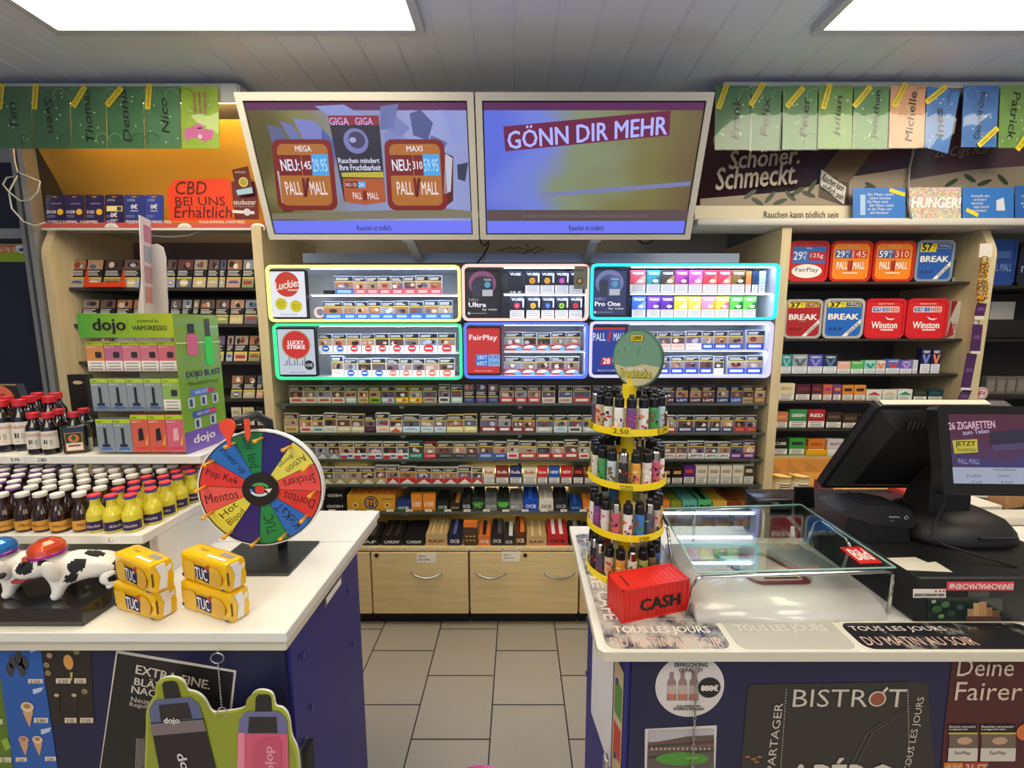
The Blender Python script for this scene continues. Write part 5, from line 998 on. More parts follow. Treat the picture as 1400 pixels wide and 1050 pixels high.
def t_fair(b, w, h):
    b.rect(w * .1, w * .93, h * .46, h * .86, M('#2a70c8', 0.4), 1); b.text('29', w * .23, h * .64, W_, h=h * .2, w=w * .22, l=3, bold=.02); b.text('95', w * .4, h * .7, W_, h=h * .08, w=w * .1, l=3); b.text('€', w * .4, h * .59, W_, h=h * .09, l=3); b.rect(w * .5, w * .92, h * .52, h * .74, M('#b81c24'), 2); b.text('125g', w * .7, h * .63, W_, h=h * .13, w=w * .32, l=4)
    b.poly(ell(w * .48, h * .26, w * .38, h * .17), W_, 1); b.text('FairPlay', w * .48, h * .28, INK, w=w * .58, h=h * .14, l=2); b.text('MEGA', w * .5, h * .82, W_, h=h * .04, l=3)
def t_pall(a, n, top):
    def f(b, w, h):
        b.text(top, w * .5, h * .87, M('#f0b888'), h=h * .05, w=w * .3, l=2, bold=.04); b.rect(w * .12, w * .5, h * .58, h * .78, M('#2a5aa8'), 1); b.rect(w * .5, w * .88, h * .58, h * .78, M('#c8381c'), 1)
        b.text(a, w * .24, h * .68, W_, h=h * .16, w=w * .2, l=3, bold=.03); b.text('95', w * .41, h * .73, W_, h=h * .07, w=w * .1, l=3); b.text('€', w * .41, h * .63, W_, h=h * .07, l=3); b.text(n, w * .69, h * .68, M('#f6dcc0'), h=h * .16, w=w * .32, l=3)
        b.text('PALL', w * .3, h * .40, W_, h=h * .17, w=w * .26, l=3, bold=.03); b.text('MALL', w * .7, h * .40, W_, h=h * .17, w=w * .28, l=3, bold=.03); b.poly([(w * .44, h * .27), (w * .5, h * .27), (w * .5, h * .52), (w * .44, h * .52)], M('#b4281c'), 2); b.poly([(w * .5, h * .27), (w * .54, h * .27), (w * .56, h * .52), (w * .51, h * .52)], M('#8e2018'), 3)
        b.rect(w * .32, w * .68, h * .2, h * .23, M('#f6dcc0'), 2)
    return f
def t_break(price, g, big, sub, acc):
    def f(b, w, h):
        b.rect(w * .1, w * .52, h * .72 if big else h * .78, h * .92, M('#ecdc2a'), 1); b.text(price, w * .27, h * .83 if big else h * .85, INK, h=h * (.17 if big else .12), w=w * .25, l=3, bold=.05); b.text('95', w * .45, h * .87, INK, h=h * .06, l=3); b.text('€', w * .45, h * .79, INK, h=h * .05, l=3)
        b.rect(w * .53, w * .9, h * .8, h * .92, M('#ecdc2a' if not big else '#9aa4b8'), 1); b.rect(w * .55, w * .88, h * .815, h * .905, M(acc), 2); b.text(g, w * .72, h * .86, M('#f0e8d8'), h=h * .06, w=w * .26, l=3)
        b.text('BREAK', w * .5, h * .55, W_, h=h * .14, w=w * .74, l=3, bold=.05); b.text(sub, w * .5, h * .44, M('#d8c0b8'), h=h * .03, l=3)
        b.poly([(w * .5, h * .06), (w * .62, h * .06), (w * .94, h * .38), (w * .94, h * .5)], W_, 2); b.text('GIGA BOX', w * .76, h * .26, INK, h=h * .06, w=w * .36, rot=45, l=4, bold=.02)
        for k in range(3): b.poly(ell(w * (.2 + .12 * k), h * .22, w * .05, h * .07, 12, 0, 200), M(acc), 1)
    return f
def t_win(a, g):
    def f(b, w, h):
        b.text(g, w * .5, h * .87, M('#f4c8c0'), h=h * .04, w=w * .4, l=2, bold=.03); b.poly(rr(w * .16, w * .84, h * .66, h * .8, w * .03), W_, 1)
        for k, (t_, c) in enumerate(zip(a, ('#2a5aa8', '#2a5aa8', '#c83a2c'))): b.rect(w * (.18 + .22 * k), w * (.38 + .22 * k), h * .68, h * .78, M(c), 2); b.text(t_, w * (.28 + .22 * k), h * .73, W_, h=h * .07, w=w * .16, l=3)
        b.text('Winston', w * .5, h * .34, W_, h=h * .17, w=w * .64, l=3, bold=.04); b.rect(w * .42, w * .74, h * .2, h * .23, W_, 2); b.poly([(w * .5, h * .56), (w * .6, h * .5), (w * .76, h * .5), (w * .66, h * .46), (w * .56, h * .48)], W_, 2)
    return f
tub(1076, 1131, 329, 383, RZ[0], '#cc2a2c', '#c8282a', 'red tobacco tub with white oval on the top right shelf', t_fair)
tub(1132.5, 1190, 329, 383, RZ[0], '#c62a1c', '#ee8a26', 'orange tobacco tub with red rim, left one on the top right shelf', t_pall('29', '145', 'MEGA'))
tub(1191, 1248, 329, 383, RZ[0], '#c62a1c', '#ee8a26', 'orange tobacco tub with red rim, right one on the top right shelf', t_pall('59', '310', 'MAXI'))
tub(1249, 1301, 328, 383, RZ[0], '#8c95a2', '#2a5cae', 'blue tobacco tub with grey rim and large yellow price on the top shelf', t_break('57', '300g', True, '', '#24447c'))
tub(1070, 1122, 409, 462, RZ[1], '#b4b0ac', '#b0242c', 'dark red tobacco tub with grey rim and yellow price, second right shelf', t_break('37', '185g', False, 'ORIGINAL', '#7c1820'))
tub(1123, 1179, 408, 462, RZ[1], '#b4b4b4', '#2668c4', 'blue tobacco tub with grey rim on the second right shelf', t_break('37', '185g', False, '', '#1c4484'))
tub(1180, 1235, 408, 462, RZ[1], '#d2202a', '#d8242c', 'all red tobacco tub with white bird, left one on the second shelf', t_win(('49', '155', '340'), 'GIANT BOX'))
tub(1236, 1293, 408, 462, RZ[1], '#d2202a', '#d8242c', 'all red tobacco tub with white bird, right one on the second shelf', t_win(('34', '115', '255'), 'MEGA BOX'))
b = MB(); x0, x1 = P(1293.5, 462, 2.2).x, P(1310, 462, 2.2).x; b.face((x0, 2.2, RZ[1] + 0.0005)); w_ = x1 - x0; hh = 0.19
b.ext([(0, 0), (w_ * .7, 0), (w_, hh), (w_ * .1, hh)], -0.2, 0, M('#c8c0b8', 0.4)); b.poly([(w_ * .1, hh), (w_ * .1, hh * .5), (w_ * .6, hh)], M('#8e1c24'), 1); b.poly([(0, 0), (w_ * .6, hh * .1), (w_ * .2, hh * .5)], M('#a8242c'), 1); b.text('200', w_ * .48, hh * .3, RED, h=0.04, w=w_ * .4, l=2)
b.build('carton', loc=(x0, 2.2, RZ[1]), label='white and red carton leaning at the end beside the red tubs', cat='carton')
b = MB(); x0 = P(1302, 383, 2.25).x; b.face((x0, 2.25, RZ[0] + 0.0005)); b.ext([(0, 0), (0.06, 0), (0.10, 0.12), (0.0, 0.12)], -0.2, 0, M('#4a5a48', 0.4)); b.rect(0, 0.05, 0, 0.03, M('#a8c8d8'), 1); b.poly([(0.005, 0.045), (0.07, 0.05), (0.085, 0.1), (0.01, 0.08)], M('#7a8a5a'), 1); b.build('carton', loc=(x0, 2.25, RZ[0]), label='dark green carton leaning behind the blue tub at the shelf end', cat='carton')
RW = {3: 'third right shelf', 4: 'fourth right shelf', 5: 'fifth right shelf', 6: 'sixth right shelf'}
YR = YS + 0.008
def rvape(i, n, a, c, ypx, z, h, top, txt, d, where, vcol=None, tc='#f4f6fa'):
    x0, x1 = P(a, ypx, YR).x, P(c, ypx, YR).x
    o = vape(x0, x1, z, h, top, None, txt, '%s vape box, %s from left on the %s' % (d, nth(i), where), group='vape boxes on the right shelf', yf=YR, tmat=tc)
    if vcol:
        w = x1 - x0; b = MB(); b.face((0, 0, 0)); b.poly([(w * .1, h * .76), (w * .34, h * .76), (w * .5, h * .52), (w * .66, h * .76), (w * .9, h * .76), (w * .6, h * .4), (w * .4, h * .4)], M(vcol, 0.4), 2); b.build('emblem', o, world=False)
L = [(1067, 1081.5, .098, '#2a8a8e', 'VEEV', 'teal', '#7ac8c4'), (1082.2, 1103, .098, '#9aa4ac', 'VEEV', 'silver', '#5a646e'), (1103.6, 1124, .098, '#4a4aa4', 'VEEV', 'indigo', '#8a8ad8'), (1124.6, 1143.5, .098, '#22304e', 'VEEV', 'navy', '#5a7a9e'), (1144.2, 1162, .062, '#e8b0a0', 'RELX', 'peach', None), (1162.7, 1180, .064, '#5cb45c', 'RELX', 'green', None), (1180.8, 1196.4, .068, '#8ad0c0', 'VEEV', 'mint', '#2a8a7a'),
     (1197, 1209.8, .068, '#d8c0b4', 'VEEV', 'cream', '#e87a3c'), (1210.3, 1229.4, .074, '#3a6ab8', 'VEEV', 'blue', '#e03a34'), (1230, 1246.2, .068, '#7a5ab8', 'VEEV', 'lavender', '#b49ae0'), (1247, 1254, .07, '#c8ccd4', None, 'pale narrow', None), (1257, 1270.6, .13, '#1a1c46', 'VEEV', 'tall midnight', '#7a8ae8'), (1271.4, 1284, .13, '#1a1c46', 'VEEV', 'tall dark blue', '#f08a5c')]
for i, (a, c, h, top, tx, d, v) in enumerate(L): rvape(i, len(L), a, c, 510, RZ[2], h, top, tx, d, RW[3], v)
def rcig(spec, ypx, z, where, **k):
    for i, (a, c, h, col, mk, d) in enumerate(spec):
        x0, x1 = P(a, ypx, YR).x, P(c, ypx, YR).x; w = x1 - x0 - 0.002
        b = MB(); b.box(0, w, 0.0004, 0.03, 0, h, M(col, 0.4)); b.face((0, 0.0004, 0)); front_cig(b, w, h, '', col, mk)
        b.build('cigarillo_box', loc=(x0, YR, z + 0.0003), world=False, label='%s cigarillo box, %s from left on the %s' % (d, nth(i), where), cat='cigarillo box', group='cigarillo boxes on the right shelf')
rcig([(1064, 1086, .09, '#ddd0ac', ('t:BRIGIT', '#b8923c'), 'cream and gold'), (1087, 1107.6, .085, '#4a1c28', ('bar', '#6a2c38'), 'maroon'), (1109, 1123.8, .085, '#58202a', ('bar', '#7a343c'), 'dark red'), (1124.4, 1137.4, .083, '#c85a34', ('bar', '#8a3a6a'), 'orange and purple'), (1138, 1150, .083, '#6a3a7a', ('bar', '#d87a3c'), 'purple and orange'), (1151, 1166.4, .08, '#d8822c', ('bar', '#2a2018'), 'amber striped'), (1167, 1183, .08, '#e08c30', ('bar', '#2a2018'), 'light amber striped'),
      (1183.8, 1205.4, .056, '#dcd8d2', ('chev', '#b83a3c'), 'low white and red'), (1206, 1226, .056, '#dedad0', ('chev', '#cbb88e'), 'low white and beige'), (1226.7, 1247, .058, '#dcdcd6', ('chev', '#2c8a6a'), 'low white and green'), (1248, 1267.5, .056, '#2c2e2a', ('bar', '#4a4c44'), 'low dark'), (1268.3, 1289, .056, '#1c3a48', ('bar', '#2c5a6a'), 'low dark teal')], 546, RZ[3], RW[4])
rcig([(1060, 1077, .085, '#c4744a', ('bar', '#d89a6a'), 'orange brown'), (1078, 1102.6, .098, '#3a8a4a', ('t:GREEN', '#e8f0e4'), 'green'), (1103.5, 1127.4, .098, '#a8242e', ('t:RED', '#f4e4e0'), 'red'), (1128.6, 1150.4, .085, '#38281f', ('bar', '#6a5040'), 'dark brown'), (1151.2, 1172.4, .075, '#402c20', ('bar', '#6a5040'), 'brown'), (1173.5, 1195, .075, '#3a2a22', ('bar', '#6a5040'), 'brown half hidden')], 584, RZ[4], RW[5])
rcig([(1056, 1076.8, .09, '#26221f', ('t:CUBE', '#e0dcd4'), 'black'), (1078, 1100.4, .09, '#3c9a3c', ('bar', '#2a3a24'), 'bright green'), (1104, 1127, .085, '#d8792c', ('t:VANILLA', '#8a3c1c'), 'orange'), (1130, 1152, .085, '#d0c8d0', ('t:WHITE', '#8a3a54'), 'white'), (1153.6, 1174, .085, '#3a9a4a', ('bar', '#d8e4cc'), 'green half hidden')], 621, RZ[5], RW[6])
for nm, a, c, col, lb in (('tray', 1100.5, 1128.8, '#f0b020', 'yellow tray holding the orange box on the sixth right shelf'), ('tray', 1129.2, 1153, '#e8e6e2', 'white tray holding the white box on the sixth right shelf')):
    b = MB(); x0, x1 = P(a, 621, YR).x, P(c, 621, YR).x; m = M(col, 0.4); b.box(x0, x1, YR - 0.010, YR - 0.008, RZ[5] + 0.0005, RZ[5] + 0.032, m); b.box(x0, x0 + 0.0015, YR - 0.008, YR + 0.03, RZ[5] + 0.0005, RZ[5] + 0.05, m); b.box(x1 - 0.0015, x1, YR - 0.008, YR + 0.03, RZ[5] + 0.0005, RZ[5] + 0.05, m); b.build(nm, loc=(x0, YR, RZ[5]), label=lb, cat='tray')
for i, (px_, d) in enumerate(((1066, 'left'), (1091, 'right'))):
    q = P(px_, 678, 2.25); t = thing('tobacco_tin', 'cream tobacco tin, %s one of the pair in the lit wooden bay' % d, 'tobacco tin', (q.x, 2.25, 0.6655), group='tobacco tins')
    b = MB(); r = 0.047; b.lathe([(r, 0), (r, 0.012), (r, 0.028), (r, 0.062), (r, 0.08), (r * 0.98, 0.082)], 28, [M('#b8a878'), M('#e6e2d4'), M('#e6e2d4'), M('#cdbf8e'), M('#b3a065')]); b.build('body', t, world=False)
    b = MB(); b.lathe([(r * 1.02, 0.0825), (r * 1.02, 0.09), (r * 0.9, 0.091), (r * 0.88, 0.087), (0, 0.087)], 28, M('#c8b98a', 0.3, 0.5)); b.build('lid', t, world=False)
    b = MB()
    for k in range(3): b.add([Vector((1.005 * r * math.cos(rad(a)), 1.005 * r * math.sin(rad(a)), z_)) for a in range(-130, -49, 10) for z_ in (0.02 + 0.012 * k, 0.026 + 0.012 * k)], [(2 * j, 2 * j + 2, 2 * j + 3, 2 * j + 1) for j in range(8)], INK)
    b.build('label_print', t, world=False)
b = MB(); q = P(1122, 678, 2.24); b.bbox(q.x - 0.03, q.x + 0.05, 2.22, 2.26, 0.6655, 0.73, 0.002, M('#6a3a5c', 0.4), 1, False); b.build('carton', loc=(q.x, 2.24, 0.6655), label='small purple carton beside the tins in the lit wooden bay', cat='carton')

# items in the dark bay at the right edge
def far_tub(a, c, y0, y1, z, col, lab, tx):
    tub(a, c, y0, y1, z, col, col, lab, lambda b, w, h: (b.text(tx, w * .5, h * .4, M('#8aa4d0'), h=h * .16, w=w * .8, l=2), b.rect(w * .2, w * .8, h * .6, h * .75, M('#4a6aa8'), 1)), yf=2.215)
far_tub(1345, 1386, 327, 384, 1.77, '#22468e', 'deep blue tub on the dark shelf at the right edge', 'PALL MALL'); far_tub(1389, 1445, 333, 384, 1.77, '#1c2030', 'blackish tub on the dark shelf cut by the right edge', 'MALL')
for a, c, y0, y1, z, col, lab in ((1346, 1420, 432, 460, 1.5, '#1c1b1e', 'low black box on the second dark shelf at the right edge'), (1385, 1420, 408, 424, 1.5, '#c8c4c0', 'white rounded pack behind the black box at right edge')):
    x0, x1 = P(a, 455, 2.23).x, P(c, 455, 2.23).x; d = 0.0 if col == '#1c1b1e' else 0.13
    b = MB(); b.bbox(x0, x1, 2.22 + d, 2.34 + d, z + 0.0005, z + (0.1 if d == 0 else 0.2), 0.006, M(col, 0.35)); b.build('box', loc=(x0, 2.22 + d, z), label=lab, cat='box', group='boxes on the dark right shelves')
for k in range(5):
    x0 = P(1348 + 14 * k, 510, 2.26).x; b = MB(); b.bbox(x0, x0 + 0.05, 2.25, 2.28, 1.2005, 1.30, 0.003, M('#6a625c', 0.4), 1, False); b.face((x0, 2.2498, 1.2)); b.rect(0.006, 0.044, 0.02, 0.08, M('#8a8078'), 1); b.build('box', loc=(x0, 2.25, 1.2), label='dim grey boxed pack, %s from left on the third dark shelf' % nth(k), cat='box', group='boxes on the dark right shelves')
b = MB(); q = P(1383, 548, 2.2); b.bbox(q.x - 0.13, q.x + 0.13, 2.205, 2.33, 1.0005, 1.07, 0.03, M('#151417', 0.6)); b.build('cap', loc=(q.x, 2.26, 1.0), label='black folded cap on the lowest dark shelf at the right edge', cat='cap')
q = P(1342, 538, 2.19); b = MB(); b.face((q.x, 2.19, q.z)); b.ext(ell(0, 0, 0.034, 0.034, 24), -0.004, 0, M('#e6e0dc')); b.poly(ell(0, 0, 0.029, 0.029, 24), M('#c8303c'), 1); b.poly(ell(0, 0, 0.025, 0.025, 24), M('#e8dcd8'), 2); b.text('F', -0.007, 0, M('#c8303c'), h=0.026, w=0.02, l=3, bold=.05); b.poly([(0.004, 0), (0.016, 0.011), (0.016, -0.011)], M('#c8303c'), 3); b.build('round_badge', loc=(q.x, 2.19, q.z), label='round red and white club badge hanging at the dark shelf edge', cat='badge')
# clip strip with gold chain and purple packets in front of the right side panel
cs = thing('clip_strip', 'hanging clip strip with gold chain and purple packets on the right beech panel', 'clip strip', P(1345, 335, 2.07))
b = MB(); b.face((0, 2.07, 0)); b.ppoly([(1340, 333), (1357, 333), (1356, 351), (1338, 352)], M('#e2dcd2', 0.5), 0); s_ = [(1344, 350), (1349, 350), (1342, 410), (1331, 480), (1322, 552), (1314, 552), (1325, 480), (1337, 410)]; b.ppoly(s_, M('#cfc9c0', 0.4), 0); b.build('strip', cs)
for i, (y0, y1, xc) in enumerate(((414, 432, 1341), (443, 480, 1335.5), (483, 530, 1325), (533, 552, 1318))):
    b = MB(); b.face((0, 2.062, 0)); dx = 4 if i > 1 else 1.5; o0 = [b.on(xc - 6 + dx, y0), b.on(xc + 7 + dx, y0 + 1), b.on(xc + 6 - dx, y1), b.on(xc - 7 - dx, y1)]; b.ext(list(reversed(o0)), -0.003, 0, M('#4a2658', 0.35)); b.rect(*(lambda p, r: (p[0], r[0], r[1], p[1]))(b.on(xc - 4, (y0 + y1) / 2 - 3), b.on(xc + 4, (y0 + y1) / 2 + 2)), M('#6a4a7a'), 1); b.ppoly([(xc - 7 - dx, y1), (xc + 6 - dx, y1), (xc + 6 - dx, y1 + 5), (xc - 7 - dx, y1 + 5)], M('#ddd6cc'), 0); b.build('packet', cs)
GOLD = M('#d8a648', 0.25, 1.0)
b = MB(); pth = [P(1345, 354, 2.055), P(1340, 380, 2.055), P(1338, 405, 2.055), P(1341, 411, 2.055), P(1348, 404, 2.055), P(1347, 380, 2.055), P(1349, 354, 2.055)]
for k in range(len(pth) - 1):
    for j in range(6):
        c = pth[k].lerp(pth[k + 1], j / 6); a = 0.5 + j; b.tube([c + Vector((0.008 * math.cos(t_) * math.cos(a), 0.006 * math.sin(t_), 0.011 * math.sin(t_ + a))) for t_ in [rad(45 * i) for i in range(8)]], 0.0026, GOLD, 5, True)
b.build('gold_chain', cs)
# ================================================================== LEFT COUNTER
ZL = 0.96
lc = thing('shop_counter', 'left navy counter with a white worktop carrying bottles and the prize wheel', 'counter', (-1.3, 1.0, 0))
TOPM = M('#e2dfd8', 0.32, grain=0.02)
b = MB(); b.bbox(-3.4, -0.4525, 0.76, 1.324, ZL - 0.022, ZL, 0.002, TOPM, 1, False); b.bbox(-3.4, -0.459, 0.767, 1.318, ZL - 0.046, ZL - 0.0221, 0.002, M('#cfc8b6', 0.45), 1, False); b.build('worktop', lc)
b = MB(); b.box(-0.84, -0.4532, 1.1165, 1.1178, ZL + 0.0001, ZL + 0.0004, M('#8f8e8a')); b.build('joint_line', lc)
b = MB(); b.box(-3.35, -0.468, 0.795, 1.162, 0.03, ZL - 0.0465, NAVY); b.box(-3.35, -0.475, 0.785, 0.7945, 0.03, ZL - 0.0465, M('#17193f', 0.5)); b.build('body', lc)
for y_, z_ in ((0.84, 0.845), (0.86, 0.70), (1.09, 0.83), (1.10, 0.66)):
    b = MB(); b.face((-0.468, y_, z_), (0, 1, 0), (0, 0, 1)); b.ext(ell(0, 0, 0.005, 0.007, 12), 0, 0.004, M('#3a3a78', 0.3)); b.build('screw_cap', lc)
b = MB(); b.face((-0.4585, 0.93, ZL - 0.05), (0, 1, 0), (0, 0, 1)); b.ext([(0, -0.02), (0.10, -0.02), (0.10, 0.004), (0, 0.004)], 0.0005, 0.0015, CLEAR); b.rect(0.008, 0.092, -0.014, 0.002, M('#e8e4da'), 6); b.build('label_holder', lc)

# --- stepped white stand
st = thing('stepped_stand', 'white stepped stand with two tiers of bottles on the left counter', 'stand', (-1.4, 1.1, ZL))
ZT1, ZT2 = 1.09, 1.215
b = MB(); b.bbox(-2.6, -0.842, 0.90, 1.32, ZT1 - 0.022, ZT1, 0.0015, TOPM, 1, False); b.build('lower_board', st)
b = MB(); b.bbox(-2.6, -0.842, 1.09, 1.34, ZT2 - 0.022, ZT2, 0.0015, TOPM, 1, False); b.build('upper_board', st)
b = MB(); b.box(-0.864, -0.843, 0.94, 1.32, ZL + 0.0003, ZT1 - 0.0222, TOPM); b.build('side_board', st)
b = MB(); b.box(-2.6, -0.865, 1.20, 1.22, ZL + 0.0003, ZT1 - 0.0222, M('#3a3c44', 0.6)); b.build('back_board', st)
b = MB(); b.box(-0.862, -0.843, 1.26, 1.34, ZT1 + 0.0003, ZT2 - 0.0222, TOPM); b.build('upright', st)
for i, (px_, py_, tx, zz, yy) in enumerate(((8, 628, '9,99-', ZT2 - 0.017, 1.0895), (22, 628, '9,99-', ZT2 - 0.017, 1.0895), (58, 627, '2,80-', ZT2 - 0.017, 1.0895), (152, 733, '1,-', ZT1 - 0.018, 0.8995))):
    if i == 0: continue
    X = P(px_, py_, yy).x; b = MB(); b.face((X, yy, zz)); b.ext(rr(-0.022, 0.022, -0.002, 0.015, 0.001, 1), -0.0002, 0.0006, M('#e9e6de', 0.6)); b.text(tx, 0, 0.006, INK, h=0.011, l=4, shear=0.2); b.build('price_tag', loc=(X, yy, zz), label=('', 'price tag 9,99 under the large red capped bottles', 'price tag 2,80 under the small red capped bottles', 'price tag 1,- on the lower tier edge')[i], cat='price tag')

# --- bottles
def yellow_glass(nt, b, N, L):
    b.inputs['Base Color'].default_value = hexc('#f2e648'); b.inputs['Roughness'].default_value = 0.08; b.inputs['Coat Weight'].default_value = 0.6
    tr = N('ShaderNodeBsdfTransparent'); tr.inputs[0].default_value = hexc('#f0e464'); mx = N('ShaderNodeMixShader'); mx.inputs[0].default_value = 0.28
    L(b.outputs[0], mx.inputs[1]); L(tr.outputs[0], mx.inputs[2]); L(mx.outputs[0], nt.nodes['Material Output'].inputs[0])
BROWN = M('#2e1a10', 0.12, coat=0.5); YGL = node_mat('yellow_liquor_glass', yellow_glass)
def mini(name, label, cap, ring, body, lab, text, hgt=0.092, r=0.0185, tcol='#e8dcc0', grp='liquor miniatures on the lower tier'):
    t = thing(name, label, 'liquor bottle', group=grp)
    k = hgt / 0.092
    b = MB(); b.lathe([(r * .86, 0), (r, 0.003), (r, 0.034 * k), (r * .98, 0.042 * k), (r * .8, 0.052 * k), (r * .56, 0.062 * k), (r * .5, 0.070 * k), (r * .52, 0.08 * k)], 14, body); b.build('glass_body', t, world=False)
    b = MB(); z = 0.0795 * k; b.lathe([(r * .62, z), (r * .66, z + 0.002), (r * .66, z + 0.0055), (r * .66, z + 0.0088), (r * .58, z + 0.0096), (0, z + 0.0096)], 14, [ring, ring, cap, cap, cap]); b.build('cap', t, world=False)
    b = MB(); n = 9; R_ = r * 1.012
    pts = [Vector((R_ * math.cos(rad(a)), R_ * math.sin(rad(a)), z_)) for a in [-165 + 150 * i / (n - 1) for i in range(n)] for z_ in (0.006 * k, 0.028 * k)]
    b.add(pts, [(2 * i, 2 * i + 2, 2 * i + 3, 2 * i + 1) for i in range(n - 1)], M(lab, 0.5), True)
    vs, fs, a0, a1, c0, c1 = glyphs(text, 0, 0.25); sc = 0.026 / (a1 - a0); R2 = r * 1.03
    b.add([Vector((R2 * math.sin((x - (a0 + a1) / 2) * sc / r), -R2 * math.cos((x - (a0 + a1) / 2) * sc / r), 0.017 * k + (y - (c0 + c1) / 2) * sc * 0.9)) for x, y in vs], fs, M(tcol, 0.5))
    b.build('label', t, world=False)
    return t
WC, LC, VC = M('#e4e0dc', 0.35), M('#8e5aa8', 0.4), M('#4a3a8e', 0.4)
proto_b = mini('liquor_bottle', 'x', WC, M('#d6cfc4', .4), BROWN, '#d89a3a', 'Mocca', tcol='#3a2010')
proto_p = mini('liquor_bottle', 'x', WC, LC, BROWN, '#d8b070', 'Nuss', tcol='#3a2010')
proto_y = mini('liquor_bottle', 'x', M('#d83a3c', 0.35), M('#2c3aa0', .4), YGL, '#2c1c58', 'Alaska', hgt=0.088)
used = set()
def place(proto, loc, rz, label):
    if proto.name not in used:
        used.add(proto.name); proto.location = loc; proto.rotation_euler = (0, 0, rz); proto['label'] = label; return proto
    return dup(proto, loc, rz, label)
ROWN = 6
for r_ in range(ROWN):
    y = 0.925 + 0.041 * r_
    # yellow bottles at the right end, brown ones to the left
    nY = (3, 3, 3, 3, 2, 2)[r_]
    for i in range(nY):
        x = -0.868 - 0.001 * r_ - 0.0395 * i + RN.uniform(-.002, .002)
        if r_ == 0: x -= 0.016
        place(proto_y, (x, y + RN.uniform(-.002, .002), ZT1 + 0.0004), RN.uniform(0, 1), 'small yellow liquor bottle with red cap, row %s from front, %s from right end' % (('one', 'two', 'three', 'four', 'five', 'six')[r_], nth(i)))
    nB = 8 + r_
    for i in range(nB):
        x = -0.868 - 0.0395 * nY - 0.042 * i + RN.uniform(-.003, .003) - (0.016 if r_ == 0 else 0)
        pr = proto_p if (i > 4 + r_ // 2) else proto_b
        place(pr, (x, y + RN.uniform(-.003, .003), ZT1 + 0.0004), RN.uniform(0, 1), 'small brown liquor bottle, %s cap, row %s from front, brown %s from right' % ('lilac ringed white' if pr is proto_p else 'white', ('one', 'two', 'three', 'four', 'five', 'six')[r_], nth(i)))
DKG = M('#160d0c', 0.1, coat=0.6)
def herb(hgt, r, label, text='Kräutsch'):
    t = thing('herb_liquor_bottle', label, 'liquor bottle', group='red capped herb liquor bottles on the upper tier')
    b = MB(); b.lathe([(r * .9, 0), (r, 0.004), (r, hgt * .56), (r * .93, hgt * .66), (r * .62, hgt * .76), (r * .52, hgt * .82), (r * .52, hgt * .88)], 18, DKG); b.build('glass_body', t, world=False)
    b = MB(); b.lathe([(r * .62, hgt * .865), (r * .66, hgt * .87), (r * .66, hgt * .99), (r * .6, hgt), (0, hgt)], 18, M('#c22430', 0.35)); b.build('cap', t, world=False)
    b = MB(); n = 9; R_ = r * 1.01; pts = [Vector((R_ * math.cos(rad(a)), R_ * math.sin(rad(a)), z_)) for a in [-150 + 120 * i / (n - 1) for i in range(n)] for z_ in (hgt * .14, hgt * .57)]
    b.add(pts, [(2 * i, 2 * i + 2, 2 * i + 3, 2 * i + 1) for i in range(n - 1)], M('#dcd2c6', 0.6), True)
    R2 = r * 1.025
    def curved(pl, m): b.add([Vector((R2 * math.sin(x / r), -R2 * math.cos(x / r), z)) for x, z in pl], [tuple(range(len(pl)))], m)
    vs, fs, a0, a1, c0, c1 = glyphs(text, 0, 0.1); sc = r * 1.9 / (a1 - a0)
    b.add([Vector((R2 * math.sin((x - (a0 + a1) / 2) * sc / r), -R2 * math.cos((x - (a0 + a1) / 2) * sc / r), hgt * .485 + (y - (c0 + c1) / 2) * sc * 1.2)) for x, y in vs], fs, M('#a83a34'))
    curved([(-r * .5, hgt * .26), (-r * .1, hgt * .26), (-r * .1, hgt * .36), (-r * .5, hgt * .36)], M('#3a3634')); curved([(r * .1, hgt * .24), (r * .4, hgt * .24), (r * .4, hgt * .36), (r * .1, hgt * .36)], M('#b0a8a0')); curved([(-r * .3, hgt * .18), (r * .3, hgt * .18), (r * .3, hgt * .21), (-r * .3, hgt * .21)], M('#6a6460'))
    b.build('label', t, world=False); return t
big = herb(0.142, 0.0225, 'x'); sm = herb(0.112, 0.019, 'x')
for pr, px_, yy, lab in ((big, 11, 1.14, 'large red capped herb liquor bottle, first of the front row at the left edge'), (big, 36, 1.152, 'large red capped herb liquor bottle, second of the front row'), (big, 50, 1.21, 'large red capped herb liquor bottle behind the second front one'), (big, 77, 1.21, 'large red capped herb liquor bottle behind the two small front ones'), (big, 20, 1.21, 'large red capped herb liquor bottle in the back row behind the first'), (big, 62, 1.275, 'large red capped herb liquor bottle at the back, left of two'), (big, 86, 1.275, 'large red capped herb liquor bottle at the back, right of two'),
                       (sm, 52, 1.115, 'small red capped herb liquor bottle in front, left of two'), (sm, 72, 1.115, 'small red capped herb liquor bottle in front, right of two'), (sm, 87, 1.165, 'small red capped herb liquor bottle behind the right small front one'), (big, -14, 1.14, 'large red capped herb liquor bottle cut by the left edge')):
    q = P(px_, 615, yy); place(pr, (q.x, yy, ZT2 + 0.0004), 0.55, lab)
